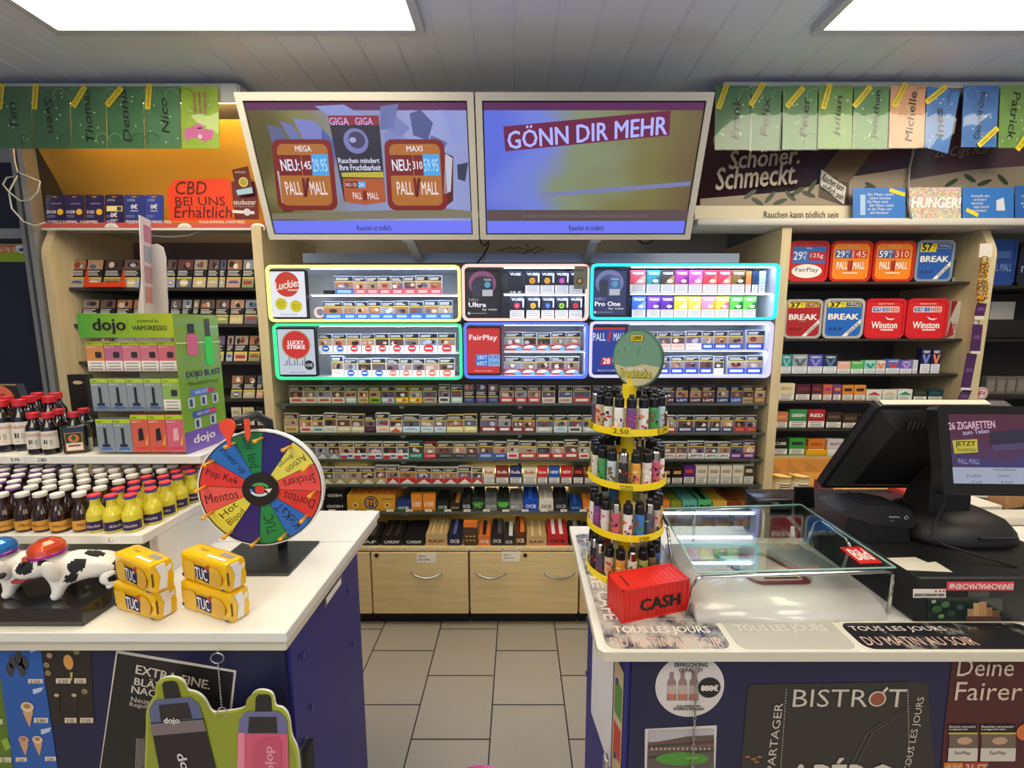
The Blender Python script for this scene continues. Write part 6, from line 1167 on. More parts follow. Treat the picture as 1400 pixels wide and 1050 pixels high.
for i, (px_, yy) in enumerate(((107, 1.125), (121, 1.18))):
    t = thing('herb_liquor_bottle', 'square green herb liquor bottle with orange cross label, %s one beside the vape stand' % ('front', 'rear')[i], 'liquor bottle', (P(px_, 610, yy).x, yy, ZT2 + 0.0004), 0.45, 'square herb liquor bottles')
    G_ = M('#0f1a10', 0.12, coat=0.5)
    b = MB(); b.bbox(-0.026, 0.026, -0.017, 0.017, 0, 0.078, 0.006, G_, 2); b.lathe([(0.018, 0.077), (0.011, 0.09), (0.0095, 0.098)], 12, G_); b.build('glass_body', t, world=False)
    b = MB(); b.lathe([(0.0125, 0.098), (0.0125, 0.11), (0.011, 0.112), (0, 0.112)], 14, M('#b8242e', 0.35)); b.build('cap', t, world=False)
    b = MB(); b.face((-0.018, -0.0173, 0.008)); b.rect(0, 0.036, 0, 0.05, M('#c8762c'), 0); b.rect(0.002, 0.034, 0.002, 0.048, M('#e6dfce'), 1); b.rect(0.002, 0.034, 0.022, 0.048, M('#1f3a24'), 2); b.poly(ell(0.018, 0.034, 0.011, 0.011, 14), M('#d8742c'), 3); b.poly([(0.012, 0.036), (0.018, 0.044), (0.024, 0.036), (0.018, 0.026)], M('#2a5a2c'), 4); b.rect(0.006, 0.03, 0.012, 0.017, M('#9a3a2c'), 3); b.build('label', t, world=False)
# boxes behind the bottles
b = MB(); x0, x1 = P(-40, 600, 1.33).x, P(36, 600, 1.33).x; b.face((x0, 1.335, ZT2 + 0.0004)); w_ = x1 - x0
b.ext([(0, 0), (w_, 0), (w_ * .98, 0.12), (w_ * .93, 0.16), (0, 0.165)], -0.02, 0, M('#17161a', 0.4)); b.rect(0, w_ * .93, 0.155, 0.16, M('#8a7a54'), 1); b.poly(ell(w_ * .62, 0.11, 0.045, 0.045, 20), M('#c85a44'), 1); b.text('72', w_ * .62, 0.115, M('#2a1a18'), h=0.03, l=2)
b.build('gift_carton', loc=(x0, 1.335, ZT2), label='black carton with a red disc behind the herb liquor bottles', cat='carton')
b = MB(); x0, x1 = P(95, 560, 1.33).x, P(122, 560, 1.33).x; b.face((x0, 1.336, ZT2 + 0.0004)); w_ = x1 - x0; b.ext([(0, 0), (w_, 0), (w_, 0.19), (0, 0.19)], -0.02, 0, M('#141416', 0.4)); b.poly(ell(w_ * .5, 0.165, 0.016, 0.006, 12), M('#b8a87a'), 1); b.build('gift_carton', loc=(x0, 1.336, ZT2), label='narrow black carton with hanging slot beside the vape stand', cat='carton')
b = MB(); q = P(8, 712, 0.885); b.lathe([(0.030, 0), (0.028, 0.004), (0.034, 0.07), (0.032, 0.07), (0.0265, 0.006), (0, 0.006)], 20, glass('amber_plastic', (0.95, 0.85, 0.62), 0.9), c=(P(3, 715, 0.88).x, 0.862, ZL + 0.0384), caps=False); b.build('tumbler', loc=(P(3, 715, 0.92).x, 0.875, ZL), label='clear amber tumbler behind the toy dogs at the left edge', cat='glass')

# --- vape display stand
vs_ = thing('vape_display', 'clear acrylic vape stand with green header on the upper left tier', 'display stand', (-1.0, 1.18, ZT2))
VX0, VX1, VY0, VY1, VZ0, VZ1 = -1.130, -0.884, 1.10, 1.262, ZT2 + 0.0005, 1.588
GR1 = node_mat('green_header_print', lambda nt, b, N, L: None)
def grad(nt, b, N, L):
    tc = N('ShaderNodeTexCoord'); sp = N('ShaderNodeSeparateXYZ'); rp = N('ShaderNodeValToRGB'); L(tc.outputs['Generated'], sp.inputs[0]); L(sp.outputs[0], rp.inputs[0]); L(rp.outputs[0], b.inputs['Base Color'])
    rp.color_ramp.elements[0].color = hexc('#4a9636'); rp.color_ramp.elements[1].color = hexc('#a9b82a'); b.inputs['Roughness'].default_value = 0.3
GR1 = node_mat('green_to_lime_print', grad)
b = MB(); b.box(VX0 + 0.002, VX1 - 0.002, VY0 + 0.002, VY1, VZ0, VZ0 + 0.004, ACRYL); b.box(VX0 + 0.002, VX1 - 0.002, VY1 - 0.003, VY1, VZ0 + 0.004, VZ1, M('#a8b486', 0.4)); b.box(VX0, VX0 + 0.002, VY0, VY1, VZ0, VZ1, ACRYL); b.build('case', vs_)
b = MB(); b.box(VX0 + 0.001, VX1 - 0.001, VY0 - 0.001, VY0 + 0.001, VZ1 - 0.062, VZ1, GR1); hd = b.build('header', vs_)
b = MB(); b.face((VX0, VY0 - 0.0013, VZ1 - 0.062)); W = VX1 - VX0; b.text('dojo', W * .33, 0.029, INK, w=W * .34, h=0.040, l=1, bold=.04); b.rect(W * .52, W * .523, 0.012, 0.048, M('#5a7a2c'), 1); b.text('powered by', W * .74, 0.042, M('#2a3418'), w=W * .22, h=0.011, l=1); b.text('VAPORESSO', W * .75, 0.025, INK, w=W * .36, h=0.012, l=1, bold=.02); b.build('header_print', hd)
TZ = [VZ0 + 0.0045, VZ0 + 0.117, VZ0 + 0.222]
for z in TZ[1:] + [VZ0 + 0.30]:
    b = MB(); b.box(VX0 + 0.002, VX1 - 0.002, VY0 + 0.002, VY1 - 0.003, z - 0.003, z, ACRYL); b.box(VX0 + 0.002, VX1 - 0.002, VY0 + 0.0, VY0 + 0.0018, z - 0.006, z + 0.012, ACRYL); b.build('shelf', vs_)
b = MB(); b.face((VX1, VY0, VZ0), (0, 1, 0), (0, 0, 1)); D_ = VY1 - VY0; H_ = VZ1 - VZ0
b.ext([(0, 0), (D_, 0), (D_, H_), (0, H_)], -0.002, 0, M('#7cab3c', 0.2, coat=0.6))
b.rect(0, D_, 0, 0.058, M('#7a5ab8', 0.3), 2); b.text('dojo', D_ * .42, 0.03, W_, h=0.03, w=D_ * .5, l=4, bold=.03)
b.text('DOJO BLAST', D_ * .55, H_ * .56, M('#3c3a6a'), w=D_ * .8, h=0.022, l=3, bold=.03); b.text('Wie machen Sie es?', D_ * .52, H_ * .50, M('#26361c'), w=D_ * .72, h=0.011, l=3)
for zz, c in ((.43, '#5a7ad8'), (.27, '#3a5ab0')): b.poly([(D_ * .2, H_ * zz - .009), (D_ * .72, H_ * zz - .009), (D_ * .76, H_ * zz), (D_ * .72, H_ * zz + .009), (D_ * .2, H_ * zz + .009)], M(c), 3); b.poly([(D_ * .6, H_ * zz - .009), (D_ * .8, H_ * zz), (D_ * .6, H_ * zz + .009)], M('#d8425a'), 4); b.text('NEU KIT', D_ * .44, H_ * zz, W_, h=0.009, l=5)
for zz, xs in ((.36, (.2, .48, .76)), (.2, (.3, .66))):
    for x in xs: b.poly(rr(D_ * x - .012, D_ * x + .012, H_ * zz - .014, H_ * zz + .014, .003, 2), M('#c8d4dc'), 3); b.rect(D_ * x - .007, D_ * x + .004, H_ * zz - .01, H_ * zz + .01, M('#2c4a68'), 4)
b.poly(rr(D_ * .22, D_ * .46, H_ * .70, H_ * .86, .012, 4), M('#d86a94'), 3); b.rect(D_ * .27, D_ * .41, H_ * .86, H_ * .93, M('#2a2a2e'), 3); b.poly(rr(D_ * .62, D_ * .82, H_ * .62, H_ * .84, .012, 4), M('#3adf5c'), 3); b.rect(D_ * .66, D_ * .78, H_ * .84, H_ * .97, M('#4a4a50'), 3)
b.rect(0, D_, H_ * .79, H_ * .8, M('#d8e89a'), 2); b.build('side_print', vs_)
def dbox(i, n, tier, x0, x1, h, col, d, shape, white=False):
    w = x1 - x0 - 0.0012; b = MB(); b.box(0, w, 0.0004, 0.03, 0, h, M(col, 0.4)); b.face((0, 0.0004, 0)); b.rect(0.0004, w - 0.0004, h * .88, h * .995, M('#b4cf2a'), 1); b.text('dojo', w * .25, h * .93, M('#2a3a1a'), w=w * .3, h=h * .05, l=2, bold=.03)
    if white:
        b.rect(0.0005, w - .0005, h * .02, h * .36, M('#e9e4da'), 1); [b.rect(w * .14, w * .86, h * (.28 - .1 * k) - .001, h * (.28 - .1 * k) + .001, M('#5a5856'), 2) for k in range(3)]; b.poly(rr(w * .5, w * .86, h * .46, h * .66, w * .06, 2), M('#2e2a30'), 2)
    elif shape == 'stick':
        b.rect(w * .42, w * .58, h * .22, h * .74, M('#22242a'), 2); b.rect(w * .28, w * .72, h * .16, h * .25, M('#1c2a4a'), 3); b.rect(w * .2, w * .85, h * .08, h * .13, M('#3a6ab8'), 2)
    else:
        b.poly([(w * .38, h * .3), (w * .7, h * .34), (w * .66, h * .66), (w * .4, h * .62)], M('#1e1c20' if d != 'pink' else '#e8b0bc'), 2); b.rect(w * .15, w * .9, h * .08, h * .14, M('#d83a3c'), 2); b.poly([(w * .75, h * .2), (w * .95, h * .5), (w * .85, h * .2)], M('#f0c84a'), 1)
    b.text('BLAST X', w * .32, h * .82, W_, w=w * .5, h=h * .05, l=2); 
    b.build('vape_kit_box', loc=(x0, VY0 + 0.006, TZ[tier] + 0.0003), world=False, label='%s vape kit box, %s from left on the stand\'s %s tier' % (d, nth(i), ('bottom', 'middle', 'top')[tier]), cat='vape box', group='vape kit boxes in the acrylic stand')
wd = (VX1 - VX0 - 0.012) / 5; X5 = lambda i: VX0 + 0.006 + wd * i
for i in range(5): dbox(i, 5, 2, X5(i), X5(i + 1), 0.078, ('#cf8a50', '#b96a8a', '#cb7686', '#cb7480', '#cb6a72')[i], ('orange', 'magenta', 'rose', 'rose red', 'red')[i], 'dev', True)
for i in range(5): dbox(i, 5, 1, X5(i), X5(i + 1), 0.086, '#8a949c' if i < 4 else '#8aae5a', 'grey' if i < 4 else 'green', 'stick', i == 4)
for i in range(5): dbox(i, 5, 0, X5(i), X5(i + 1), 0.09 if i < 2 else 0.102, '#8a949c' if i < 2 else ('#d0614c', '#d0614c', '#d0637a')[i - 2], ('grey', 'grey', 'coral', 'coral', 'pink')[i], 'stick' if i < 2 else 'dev')
for i in range(3):
    x0 = X5(i + 1.7); b = MB(); w = 0.045; b.box(0, w, 0.0004, 0.02, 0, 0.034, M('#d8d2c4')); b.face((0, 0.0004, 0)); b.rect(0.003, w - .003, .006, .03, M('#efeae0'), 1); [b.rect(.008, w - .008, .01 + .006 * k, .0125 + .006 * k, M('#4a4846'), 2) for k in range(3)]
    b.build('refill_box', loc=(x0 + 0.003, VY0 + 0.01, VZ0 + 0.3005 + 0.0), world=False, label='low white refill box under the stand\'s header, %s from left' % nth(i), cat='vape box', group='refill boxes under the header')
# white bag shaped card holder with a leaflet strip behind the stand's top
ch = thing('card_holder', 'white card holder with a slot standing on the vape stand', 'card holder', (-1.0, 1.2, VZ1))
b = MB(); b.face((0, 1.215, 0)); o0 = [b.on(*p) for p in ((188, 430), (229, 430), (226, 352), (222, 338), (214, 333), (203, 335), (196, 345))]; o0 = [(x, max(z, VZ1 + 0.0005)) for x, z in o0]
b.ext(o0, -0.004, 0, M('#c9c2bd', 0.4)); b.ppoly([(198, 377), (207, 374), (208, 384), (203, 388), (206, 392), (201, 400), (196, 402)], M('#3a3433'), 1); b.build('panel', ch)
b = MB(); b.face((P(199, 350, 1.2).x, 1.2, VZ1 + 0.0005), Vector((-0.32, 0.95, 0)), Vector((0.03, 0, 1))); b.ext([(-0.05, 0), (0.01, 0), (0.03, 0.26), (-0.03, 0.26)], 0, 0.002, M('#d8c8c8', 0.35))
for k in range(4): b.poly([(-0.035 + .006 * k, 0.03 + 0.055 * k), (0.005 + .006 * k, 0.03 + 0.055 * k), (0.008 + .006 * k, 0.075 + 0.055 * k), (-0.032 + .006 * k, 0.075 + 0.055 * k)], M(('#c88a84', '#b88890', '#9a9ab0', '#b8708a')[k]), 8)
b.build('leaflet', ch)

# ================================================================== PRIZE WHEEL
wh = thing('prize_wheel', 'colourful prize wheel with handwritten fields on a black base on the left counter', 'prize wheel', (-0.64, 1.04, ZL))
WCn = Vector((-0.6487, 1.03, 1.148)); WR = 0.147
b = MB(); b.bbox(-0.76, -0.55, 0.95, 1.113, ZL + 0.0004, ZL + 0.006, 0.0015, M('#1d1f22', 0.3), 1, False); b.build('base_plate', wh)
b = MB(); b.tube([(-0.632, 1.075, ZL + 0.006), (-0.632, 1.078, ZL + 0.06), (-0.64, 1.082, 1.06), (-0.6487, 1.082, 1.148), (-0.6487, 1.086, 1.25), (-0.6487, 1.08, 1.31), (-0.66, 1.05, 1.332), (-0.685, 1.0, 1.328)], [0.012, 0.012, 0.012, 0.014, 0.012, 0.012, 0.012, 0.010], M('#26282e', 0.35), 10); b.build('post', wh)
wu = Vector((1, 0.10, 0)).normalized(); wv = Vector((0, 0.02, 1)).normalized()
b = MB(); b.face(WCn, wu, wv); b.ext(ell(0, 0, WR + 0.004, WR + 0.004, 48), -0.016, 0, M('#e9e8e4', 0.35)); b.build('disc', wh)
segs = [(55, '#2a2070', ''), (25, '#e2d858', 'Action'), (-5, '#e8504c', 'Snickers'), (-35, '#d83a34', 'Doritos'), (-65, '#2a6cc8', 'KitKaT'), (-95, '#1f8a4c', 'TUC'), (-125, '#2c2278', ''), (-155, '#e2d64e', 'Hot Blood'), (-185, '#e85a54', 'Mentos'), (-215, '#e03a34', 'Pop Kek'), (-245, '#2a6cc0', 'Power up'), (-275, '#1f8448', 'mir leid')]
pf = MB(); pf.face(WCn, wu, wv); pn_ = M('#17130f', 0.5)
for a0, c, tx in segs:
    pf.poly([(0.042 * math.cos(rad(a0 + 30 * i / 6)), 0.042 * math.sin(rad(a0 + 30 * i / 6))) for i in range(6, -1, -1)] + [(WR * .985 * math.cos(rad(a0 + 30 * i / 6)), WR * .985 * math.sin(rad(a0 + 30 * i / 6))) for i in range(7)], M(c, 0.3), 1)
    am = rad(a0 + 15); L_ = 0.078 if len(tx) > 4 else 0.05
    if tx == 'Hot Blood':
        for s_, dz in (('Hot', 0.012), ('Blood', -0.012)): pf.text(s_, 0.095 * math.cos(am) - dz * math.sin(am) * -1, 0.095 * math.sin(am) - dz * math.cos(am) * -1 * -1, pn_, h=0.018, w=0.05, rot=math.degrees(am) + 180, l=4, bold=-.01)
    elif tx == 'Action':
        pf.text('Action', 0.108 * math.cos(am) + .010 * math.sin(am), 0.108 * math.sin(am) - .010 * math.cos(am), pn_, h=0.018, w=0.06, rot=math.degrees(am) + 180, l=4, bold=-.01); pf.text('(Energy)', 0.095 * math.cos(am) - .014 * math.sin(am), 0.095 * math.sin(am) + .014 * math.cos(am), pn_, h=0.014, w=0.045, rot=math.degrees(am) + 180, l=4, bold=-.01)
    elif tx: pf.text(tx, 0.096 * math.cos(am), 0.096 * math.sin(am), pn_, h=0.024, w=L_, rot=math.degrees(am) + 180, l=4, bold=-.01)
    e = rad(a0); pf.poly([(0.042 * math.cos(e) + .0006 * math.sin(e), 0.042 * math.sin(e) - .0006 * math.cos(e)), (WR * .985 * math.cos(e) + .0006 * math.sin(e), WR * .985 * math.sin(e) - .0006 * math.cos(e)), (WR * .985 * math.cos(e) - .0006 * math.sin(e), WR * .985 * math.sin(e) + .0006 * math.cos(e)), (0.042 * math.cos(e) - .0006 * math.sin(e), 0.042 * math.sin(e) + .0006 * math.cos(e))], INK, 2)
pf.ring(ell(0, 0, WR * 1.0, WR * 1.0, 48), ell(0, 0, WR * .983, WR * .983, 48), 0.0001, 0.0012, INK)
pf.build('fields', wh)
b = MB(); b.face(WCn, wu, wv); b.ext(ell(0, 0, 0.043, 0.043, 32), 0, 0.006, M('#191715', 0.4)); b.poly(ell(0, 0, 0.012, 0.012, 20), M('#d83a2c'), 19)
for a0, c in ((20, '#2fae5c'), (170, '#3a8ad8'), (200, '#c8e0e8')):
    b.poly([(0.024 * math.cos(rad(a0 + 12 * i)), 0.018 * math.sin(rad(a0 + 12 * i))) for i in range(11)] + [(0.017 * math.cos(rad(a0 + 12 * i)), 0.012 * math.sin(rad(a0 + 12 * i))) for i in range(10, -1, -1)], M(c), 20 if a0 < 200 else 21)
b.poly([(0.012, 0.002), (0.030, 0.002), (0.022, -0.010)], M('#e0e4dc'), 22); b.build('hub', wh)
for a0, c, tx in segs:
    b = MB(); b.face(WCn, wu, wv); e = rad(a0); c0 = b.pt(0.131 * math.cos(e), 0.131 * math.sin(e), 0); b.tube([c0, c0 + b.n * 0.034, c0 + b.n * 0.040], [0.004, 0.004, 0.0055], M('#ecab34', 0.35), 8); b.build('peg', wh)
b = MB(); b.face(WCn + Vector((0, -0.045, 0)), wu, wv); b.ext([(x - 0.038, z + 0.172) for x, z in [(0.018 * math.cos(rad(a)), 0.018 * math.sin(rad(a))) for a in range(-20, 201, 20)] + [(-0.005, -0.028), (-0.001, -0.052), (0.003, -0.052), (0.006, -0.028)]], 0, 0.005, M('#ec4a2a', 0.35)); b.build('pointer', wh)
b = MB(); b.face(WCn + Vector((0.03, -0.02, 0)), wu, wv); b.ext([(x - 0.038, z + 0.172) for x, z in [(-0.006, 0.012), (0.006, 0.012), (0.006, -0.03), (0.0, -0.045), (-0.006, -0.03)]], 0, 0.004, M('#e2502a', 0.35)); b.build('flap', wh)

# ================================================================== BISCUIT PACKETS
def biscuit(loc, rz, L_, label, h=0.062, d=0.041):
    t = thing('biscuit_packet', label, 'biscuit packet', loc, rz, 'yellow cracker packets')
    YW = M('#eebb14', 0.22, coat=0.5)
    b = MB(); nx, na = 18, 32; vs = []
    for i in range(nx + 1):
        u = i / nx; x = L_ * u
        s_ = 1 - 0.06 * abs(2 * u - 1) ** 8
        for j in range(na):
            a = 2 * math.pi * j / na; ca, sa = math.cos(a), math.sin(a); k = (abs(ca) ** 12 + abs(sa) ** 12) ** (-1 / 12)
            cr = 0.0012 * math.sin(9 * a + 7 * u) * math.sin(5 * u + a) * (1 - 0.2)
            vs.append((x, d / 2 + (d / 2 * s_ + cr) * ca * k, h / 2 + (h / 2 * (0.985 if s_ > 0.97 else s_) + cr * .4) * sa * k))
    zmin = min(v[2] for v in vs); vs = [(x, y, z - zmin) for x, y, z in vs]
    b.add(vs, [(i * na + j, (i + 1) * na + j, (i + 1) * na + (j + 1) % na, i * na + (j + 1) % na) for i in range(nx) for j in range(na)], YW, True)
    b.add(vs[:na], [tuple(range(na))], YW); b.add(vs[-na:], [tuple(reversed(range(na)))], YW); b.build('wrapper', t, world=False)
    b = MB(); CW = M('#e4e2e4', 0.2, coat=0.5)
    b.face((L_ + 0.0006, 0, 0), (0, 1, 0), (0, 0, 1)); b.ext([(d * .3, h * .1), (d * .62, h * .06), (d * .7, h * .5), (d * .62, h * .92), (d * .25, h * .9), (d * .42, h * .5)], 0, 0.002, CW); b.ext([(d * .62, h * .55), (d * .9, h * .66), (d * .9, h * .8), (d * .62, h * .72)], 0, 0.0015, CW); b.ext([(d * .05, h * .25), (d * .13, h * .25), (d * .13, h * .7), (d * .05, h * .7)], 0, 0.0004, M('#6a4a10')); b.build('end_seal', t, world=False)
    b = MB(); b.face((0, -0.0016, 0)); cx, cz = L_ * .5, h * .5
    BIS = M('#e6b63a', 0.5)
    b.poly([(L_ * .05, h * .12), (L_ * .3, h * .1), (L_ * .36, h * .5), (L_ * .3, h * .8), (L_ * .05, h * .72)], BIS, 1); b.poly(ell(L_ * .76, h * .46, L_ * .17, h * .34, 16), BIS, 1); b.poly(ell(L_ * .79, h * .4, L_ * .13, h * .24, 16), M('#dda836', 0.5), 2)
    b.poly([(cx - .022, cz - .010), (cx - .016, cz - .017), (cx + .020, cz - .019), (cx + .024, cz + .004), (cx + .018, cz + .014), (cx - .022, cz + .013)], M('#241c5c'), 3); b.poly([(cx + .010, cz + .012), (cx + .024, cz + .008), (cx + .022, cz + .022)], M('#c83a24'), 4)
    b.text('TUC', cx, cz - .002, W_, w=0.037, h=0.024, l=6, bold=.035); b.rect(L_ * .9, L_ * .98, h * .08, h * .14, M('#2c2a6a'), 2); b.poly(ell(L_ * .05, h * .2, .004, .004, 10), M('#2c3a8e'), 2); b.build('print', t, world=False)
    b = MB(); b.face((0, 0, max(v[2] for v in vs) + 0.0003), (1, 0, 0), (0, 1, 0)); b.rect(L_ * .5, L_ * .9, d * .2, d * .34, M('#dedadc'), 1); b.rect(L_ * .66, L_ * .92, d * .5, d * .75, M('#8e8a98'), 1); b.text('Original', L_ * .3, d * .55, M('#2c2a5a'), h=d * .2, w=L_ * .2, l=2); b.build('top_print', t, world=False)
    return t
a1, a2 = math.atan2(-.0406, .1196), math.atan2(-.054, .142)
biscuit((-0.8506, 0.830, ZL + 0.0005), a1, 0.128, 'yellow cracker packet, lower one of the left stack')
biscuit((-0.8440, 0.834, ZL + 0.0645), a1 - .10, 0.132, 'yellow cracker packet, upper one of the left stack')
biscuit((-0.712, 0.834, ZL + 0.0005), a2, 0.148, 'yellow cracker packet, lower one of the right stack')
biscuit((-0.7085, 0.838, ZL + 0.0645), a2 - .03, 0.142, 'yellow cracker packet, upper one of the right stack')

# ================================================================== TOY DOGS ON A BLACK PLINTH
b = MB(); b.bbox(-1.34, -0.865, 0.776, 0.898, ZL + 0.0005, ZL + 0.038, 0.0015, M('#1c1b1d', 0.12, coat=0.6), 1, False); b.build('display_plinth', loc=(-1.1, 0.83, ZL), label='glossy black plinth under the two toy dogs', cat='plinth')
def skinned(verts, edges, sub=2):
    me = bpy.data.meshes.new('sk'); me.from_pydata([v[0] for v in verts], edges, []); ob = bpy.data.objects.new('sk', me); COL.objects.link(ob)
    m = ob.modifiers.new('s', 'SKIN'); m.use_smooth_shade = True; sd = ob.modifiers.new('d', 'SUBSURF'); sd.levels = sub; sd.render_levels = sub
    for i, v in enumerate(verts): me.skin_vertices[0].data[i].radius = (v[1], v[1] * (v[2] if len(v) > 2 else 1)); me.skin_vertices[0].data[i].use_root = i == 0
    bpy.context.view_layer.update(); ev = ob.evaluated_get(bpy.context.evaluated_depsgraph_get()); out = bpy.data.meshes.new_from_object(ev)
    bpy.data.objects.remove(ob); return out
FUR = M('#e6e2da', 0.8, grain=0.06); PATCH = M('#17161a', 0.75)
def dog(loc, rz, label, cap, caprim, patches, sc=1.0):
    t = thing('toy_dog', label, 'toy dog', loc, rz, 'toy dogs on the plinth'); t.scale = (sc, sc, sc)
    V = [((-.036, 0, .050), .030), ((-.004, 0, .064), .030), ((.032, 0, .062), .033), ((.052, 0, .080), .028), ((.068, 0, .092), .034), ((.094, 0, .080), .024), ((.112, 0, .073), .015),
         ((.044, .018, .036), .013), ((.047, .02, .012), .0115), ((.058, .021, .009), .0095), ((.044, -.018, .036), .013), ((.047, -.02, .012), .0115), ((.058, -.021, .009), .0095),
         ((-.046, .026, .042), .022), ((-.030, .030, .026), .013), ((-.050, .030, .015), .009), ((-.032, .031, .0085), .0085), ((-.046, -.026, .042), .022), ((-.030, -.030, .026), .013), ((-.050, -.030, .015), .009), ((-.032, -.031, .0085), .0085),
         ((-.064, 0, .046), .008), ((-.080, .006, .040), .006)]
    Ed = [(0, 1), (1, 2), (2, 3), (3, 4), (4, 5), (5, 6), (2, 7), (7, 8), (8, 9), (2, 10), (10, 11), (11, 12), (0, 13), (13, 14), (14, 15), (15, 16), (0, 17), (17, 18), (18, 19), (19, 20), (0, 21), (21, 22)]
    me = skinned(V, Ed, 3); me.materials.clear(); me.materials.append(FUR); me.materials.append(PATCH); me.materials.append(M('#8a2a34', 0.5))
    zb = min(v.co.z for v in me.vertices)
    for p in me.polygons:
        c = p.center; i = 0
        for (px_, py_, pz_, r_) in patches:
            if (c.x - px_) ** 2 + (c.y - py_) ** 2 + ((c.z - pz_)) ** 2 < r_ * r_: i = 1
        p.material_index = i; p.use_smooth = True
    for v in me.vertices: v.co.z -= zb
    me.name = 'body'; o = bpy.data.objects.new('body', me); COL.objects.link(o); o.parent = t
    dz = -zb
    def lump(name, c, r, m, parent=t, rot=(0, 0, 0), n=14):
        b = MB(); b.T = Matrix.Translation(Vector(c) + Vector((0, 0, dz))) @ Matrix.Rotation(rot[2], 4, 'Z') @ Matrix.Rotation(rot[1], 4, 'Y') @ Matrix.Rotation(rot[0], 4, 'X') @ Matrix.Diagonal((*r, 1))
        b.lathe([(0, -1)] + [(math.sin(rad(a)), -math.cos(rad(a))) for a in range(20, 180, 20)] + [(0, 1)], n, m, caps=False); return b.build(name, parent, world=False)
    lump('nose', (.128, 0, .078), (.006, .009, .006), PATCH)
    for s in (1, -1):
        lump('ear', (.048, .037 * s, .078), (.013, .009, .028), FUR, rot=(-.25 * s, .2, 0))
        lump('eye', (.093, .017 * s, .099), (.0055, .0055, .0065), M('#0c0c0e', 0.1))
    lump('mouth', (.100, 0, .060), (.018, .014, .005), M('#8e2430', 0.5))
    b = MB(); b.T = Matrix.Translation((.058, 0, .106 + dz)) @ Matrix.Rotation(.06, 4, 'Y'); mC = M(cap, 0.15, 0.45, coat=0.8)
    b.lathe([(.031, .004), (.0315, .008), (.030, .018), (.0245, .027), (.015, .033), (0, .035)], 24, mC, caps=False); b.lathe([(.0305, 0), (.0325, 0), (.0325, .0055), (.0315, .0065)], 24, M(caprim, 0.2, 0.5), caps=False)
    b.face((0, 0, 0.002), (0, 1, 0), (1, 0, 0)); b.ext([(-.022, .02), (.022, .02), (.016, .035), (0, .039), (-.016, .035)], -0.002, 0.002, mC); b.build('cap', t, world=False)
    return t
PT = ((.09, .022, .094, .016), (.088, -.024, .096, .015), (.010, .030, .075, .015), (-.02, .004, .094, .020), (-.066, .022, .05, .022), (.02, .034, .05, .012), (-.044, .03, .03, .012), (.03, -.02, .09, .014), (.06, .034, .10, .012))
dog((-0.916, 0.846, ZL + 0.0383), rad(215), 'white toy dog with black patches and a shiny orange red cap on the black plinth', '#ea5630', '#a83a9a', PT, 0.92)
dog((-1.022, 0.850, ZL + 0.0383), rad(215), 'cream toy dog with a shiny blue cap at the left edge of the plinth', '#2a7cd0', '#8a3a9e', ((.09, .02, .075, .012), (-.03, .02, .07, .02)), 0.90)

# ================================================================== LEFT COUNTER FRONT: POSTERS
YC = 0.785
def poster(name, pts, col, label, fn, yy, cat='poster', th=0.0006):
    b = MB(); b.face((0, yy, 0)); o = [b.on(*p) for p in pts]; b.ext(list(reversed(o)), -th, 0, M(col, 0.45) if isinstance(col, str) else col); fn(b)
    cx = sum(p[0] for p in o) / len(o); return b.build(name, loc=(cx, yy, min(p[1] for p in o)), label=label, cat=cat)
def ice_blue(b):
    CN, CT = M('#c89a6a', 0.5), M('#d8c09a', 0.5)
    for x, y, s in ((38, 980, 1), (33, 1022, .8), (52, 1022, .8)):
        b.ppoly([(x - 7 * s, y - 8 * s), (x + 8 * s, y - 8 * s), (x + 3 * s, y + 14 * s)], CN, 2); c = b.on(x, y - 14 * s); b.poly(ell(c[0], c[1], .0135 * s, .0115 * s, 14), CT if x != 33 else M('#c89a8a'), 3); b.poly(ell(c[0], c[1] + .002, .008 * s, .006 * s, 8), M('#a8784a'), 4)
    for x, y in ((18, 905), (26, 900), (34, 906), (14, 915), (30, 915)): c = b.on(x, y); b.poly(ell(c[0], c[1], .008, .016, 10), M('#39393f', 0.5), 2)
    for x0, x1, y0, y1, s in ((39, 59, 928, 934, '3.50'), (47, 66, 981, 988, '2.00'), (22, 37, 1035, 1041, '2.50'), (62, 77, 1034, 1040, '2.00')): b.prect(x0, x1, y0, y1, M('#d8ccbc'), 2); b.ptext(s, x0 + 3, x1 - 3, y0 + 1.4, y1 - 1, INK, 4)
    for x, y in ((48, 887), (52, 944), (63, 999)): b.ppoly([(x - 7, y - 2), (x + 8, y - 5), (x + 5, y + 1), (x - 6, y + 5)], M('#b8c4dc'), 2)
poster('ice_cream_poster', [(-8, 860), (52, 860), (61, 930), (80, 1060), (20, 1060), (2, 940), (-8, 900)], '#2456a4', 'blue ice cream cone poster on the left counter front', ice_blue, YC - 0.001)
def ice_green(b): b.prect(-4, 4, 983, 990, M('#c8c4a0'), 2); b.prect(0, 16, 1035, 1042, M('#c8c4a0'), 2); b.ptext('2.-', 3, 13, 1036, 1041, INK, 4); b.ppoly([(2, 1012), (10, 1008), (16, 1022), (8, 1026)], M('#8aa83a'), 2)
poster('ice_cream_poster', [(-12, 930), (1, 930), (19, 1060), (-12, 1060)], '#55701f', 'green ice cream poster strip at the lower left picture edge', ice_green, YC - 0.0012)
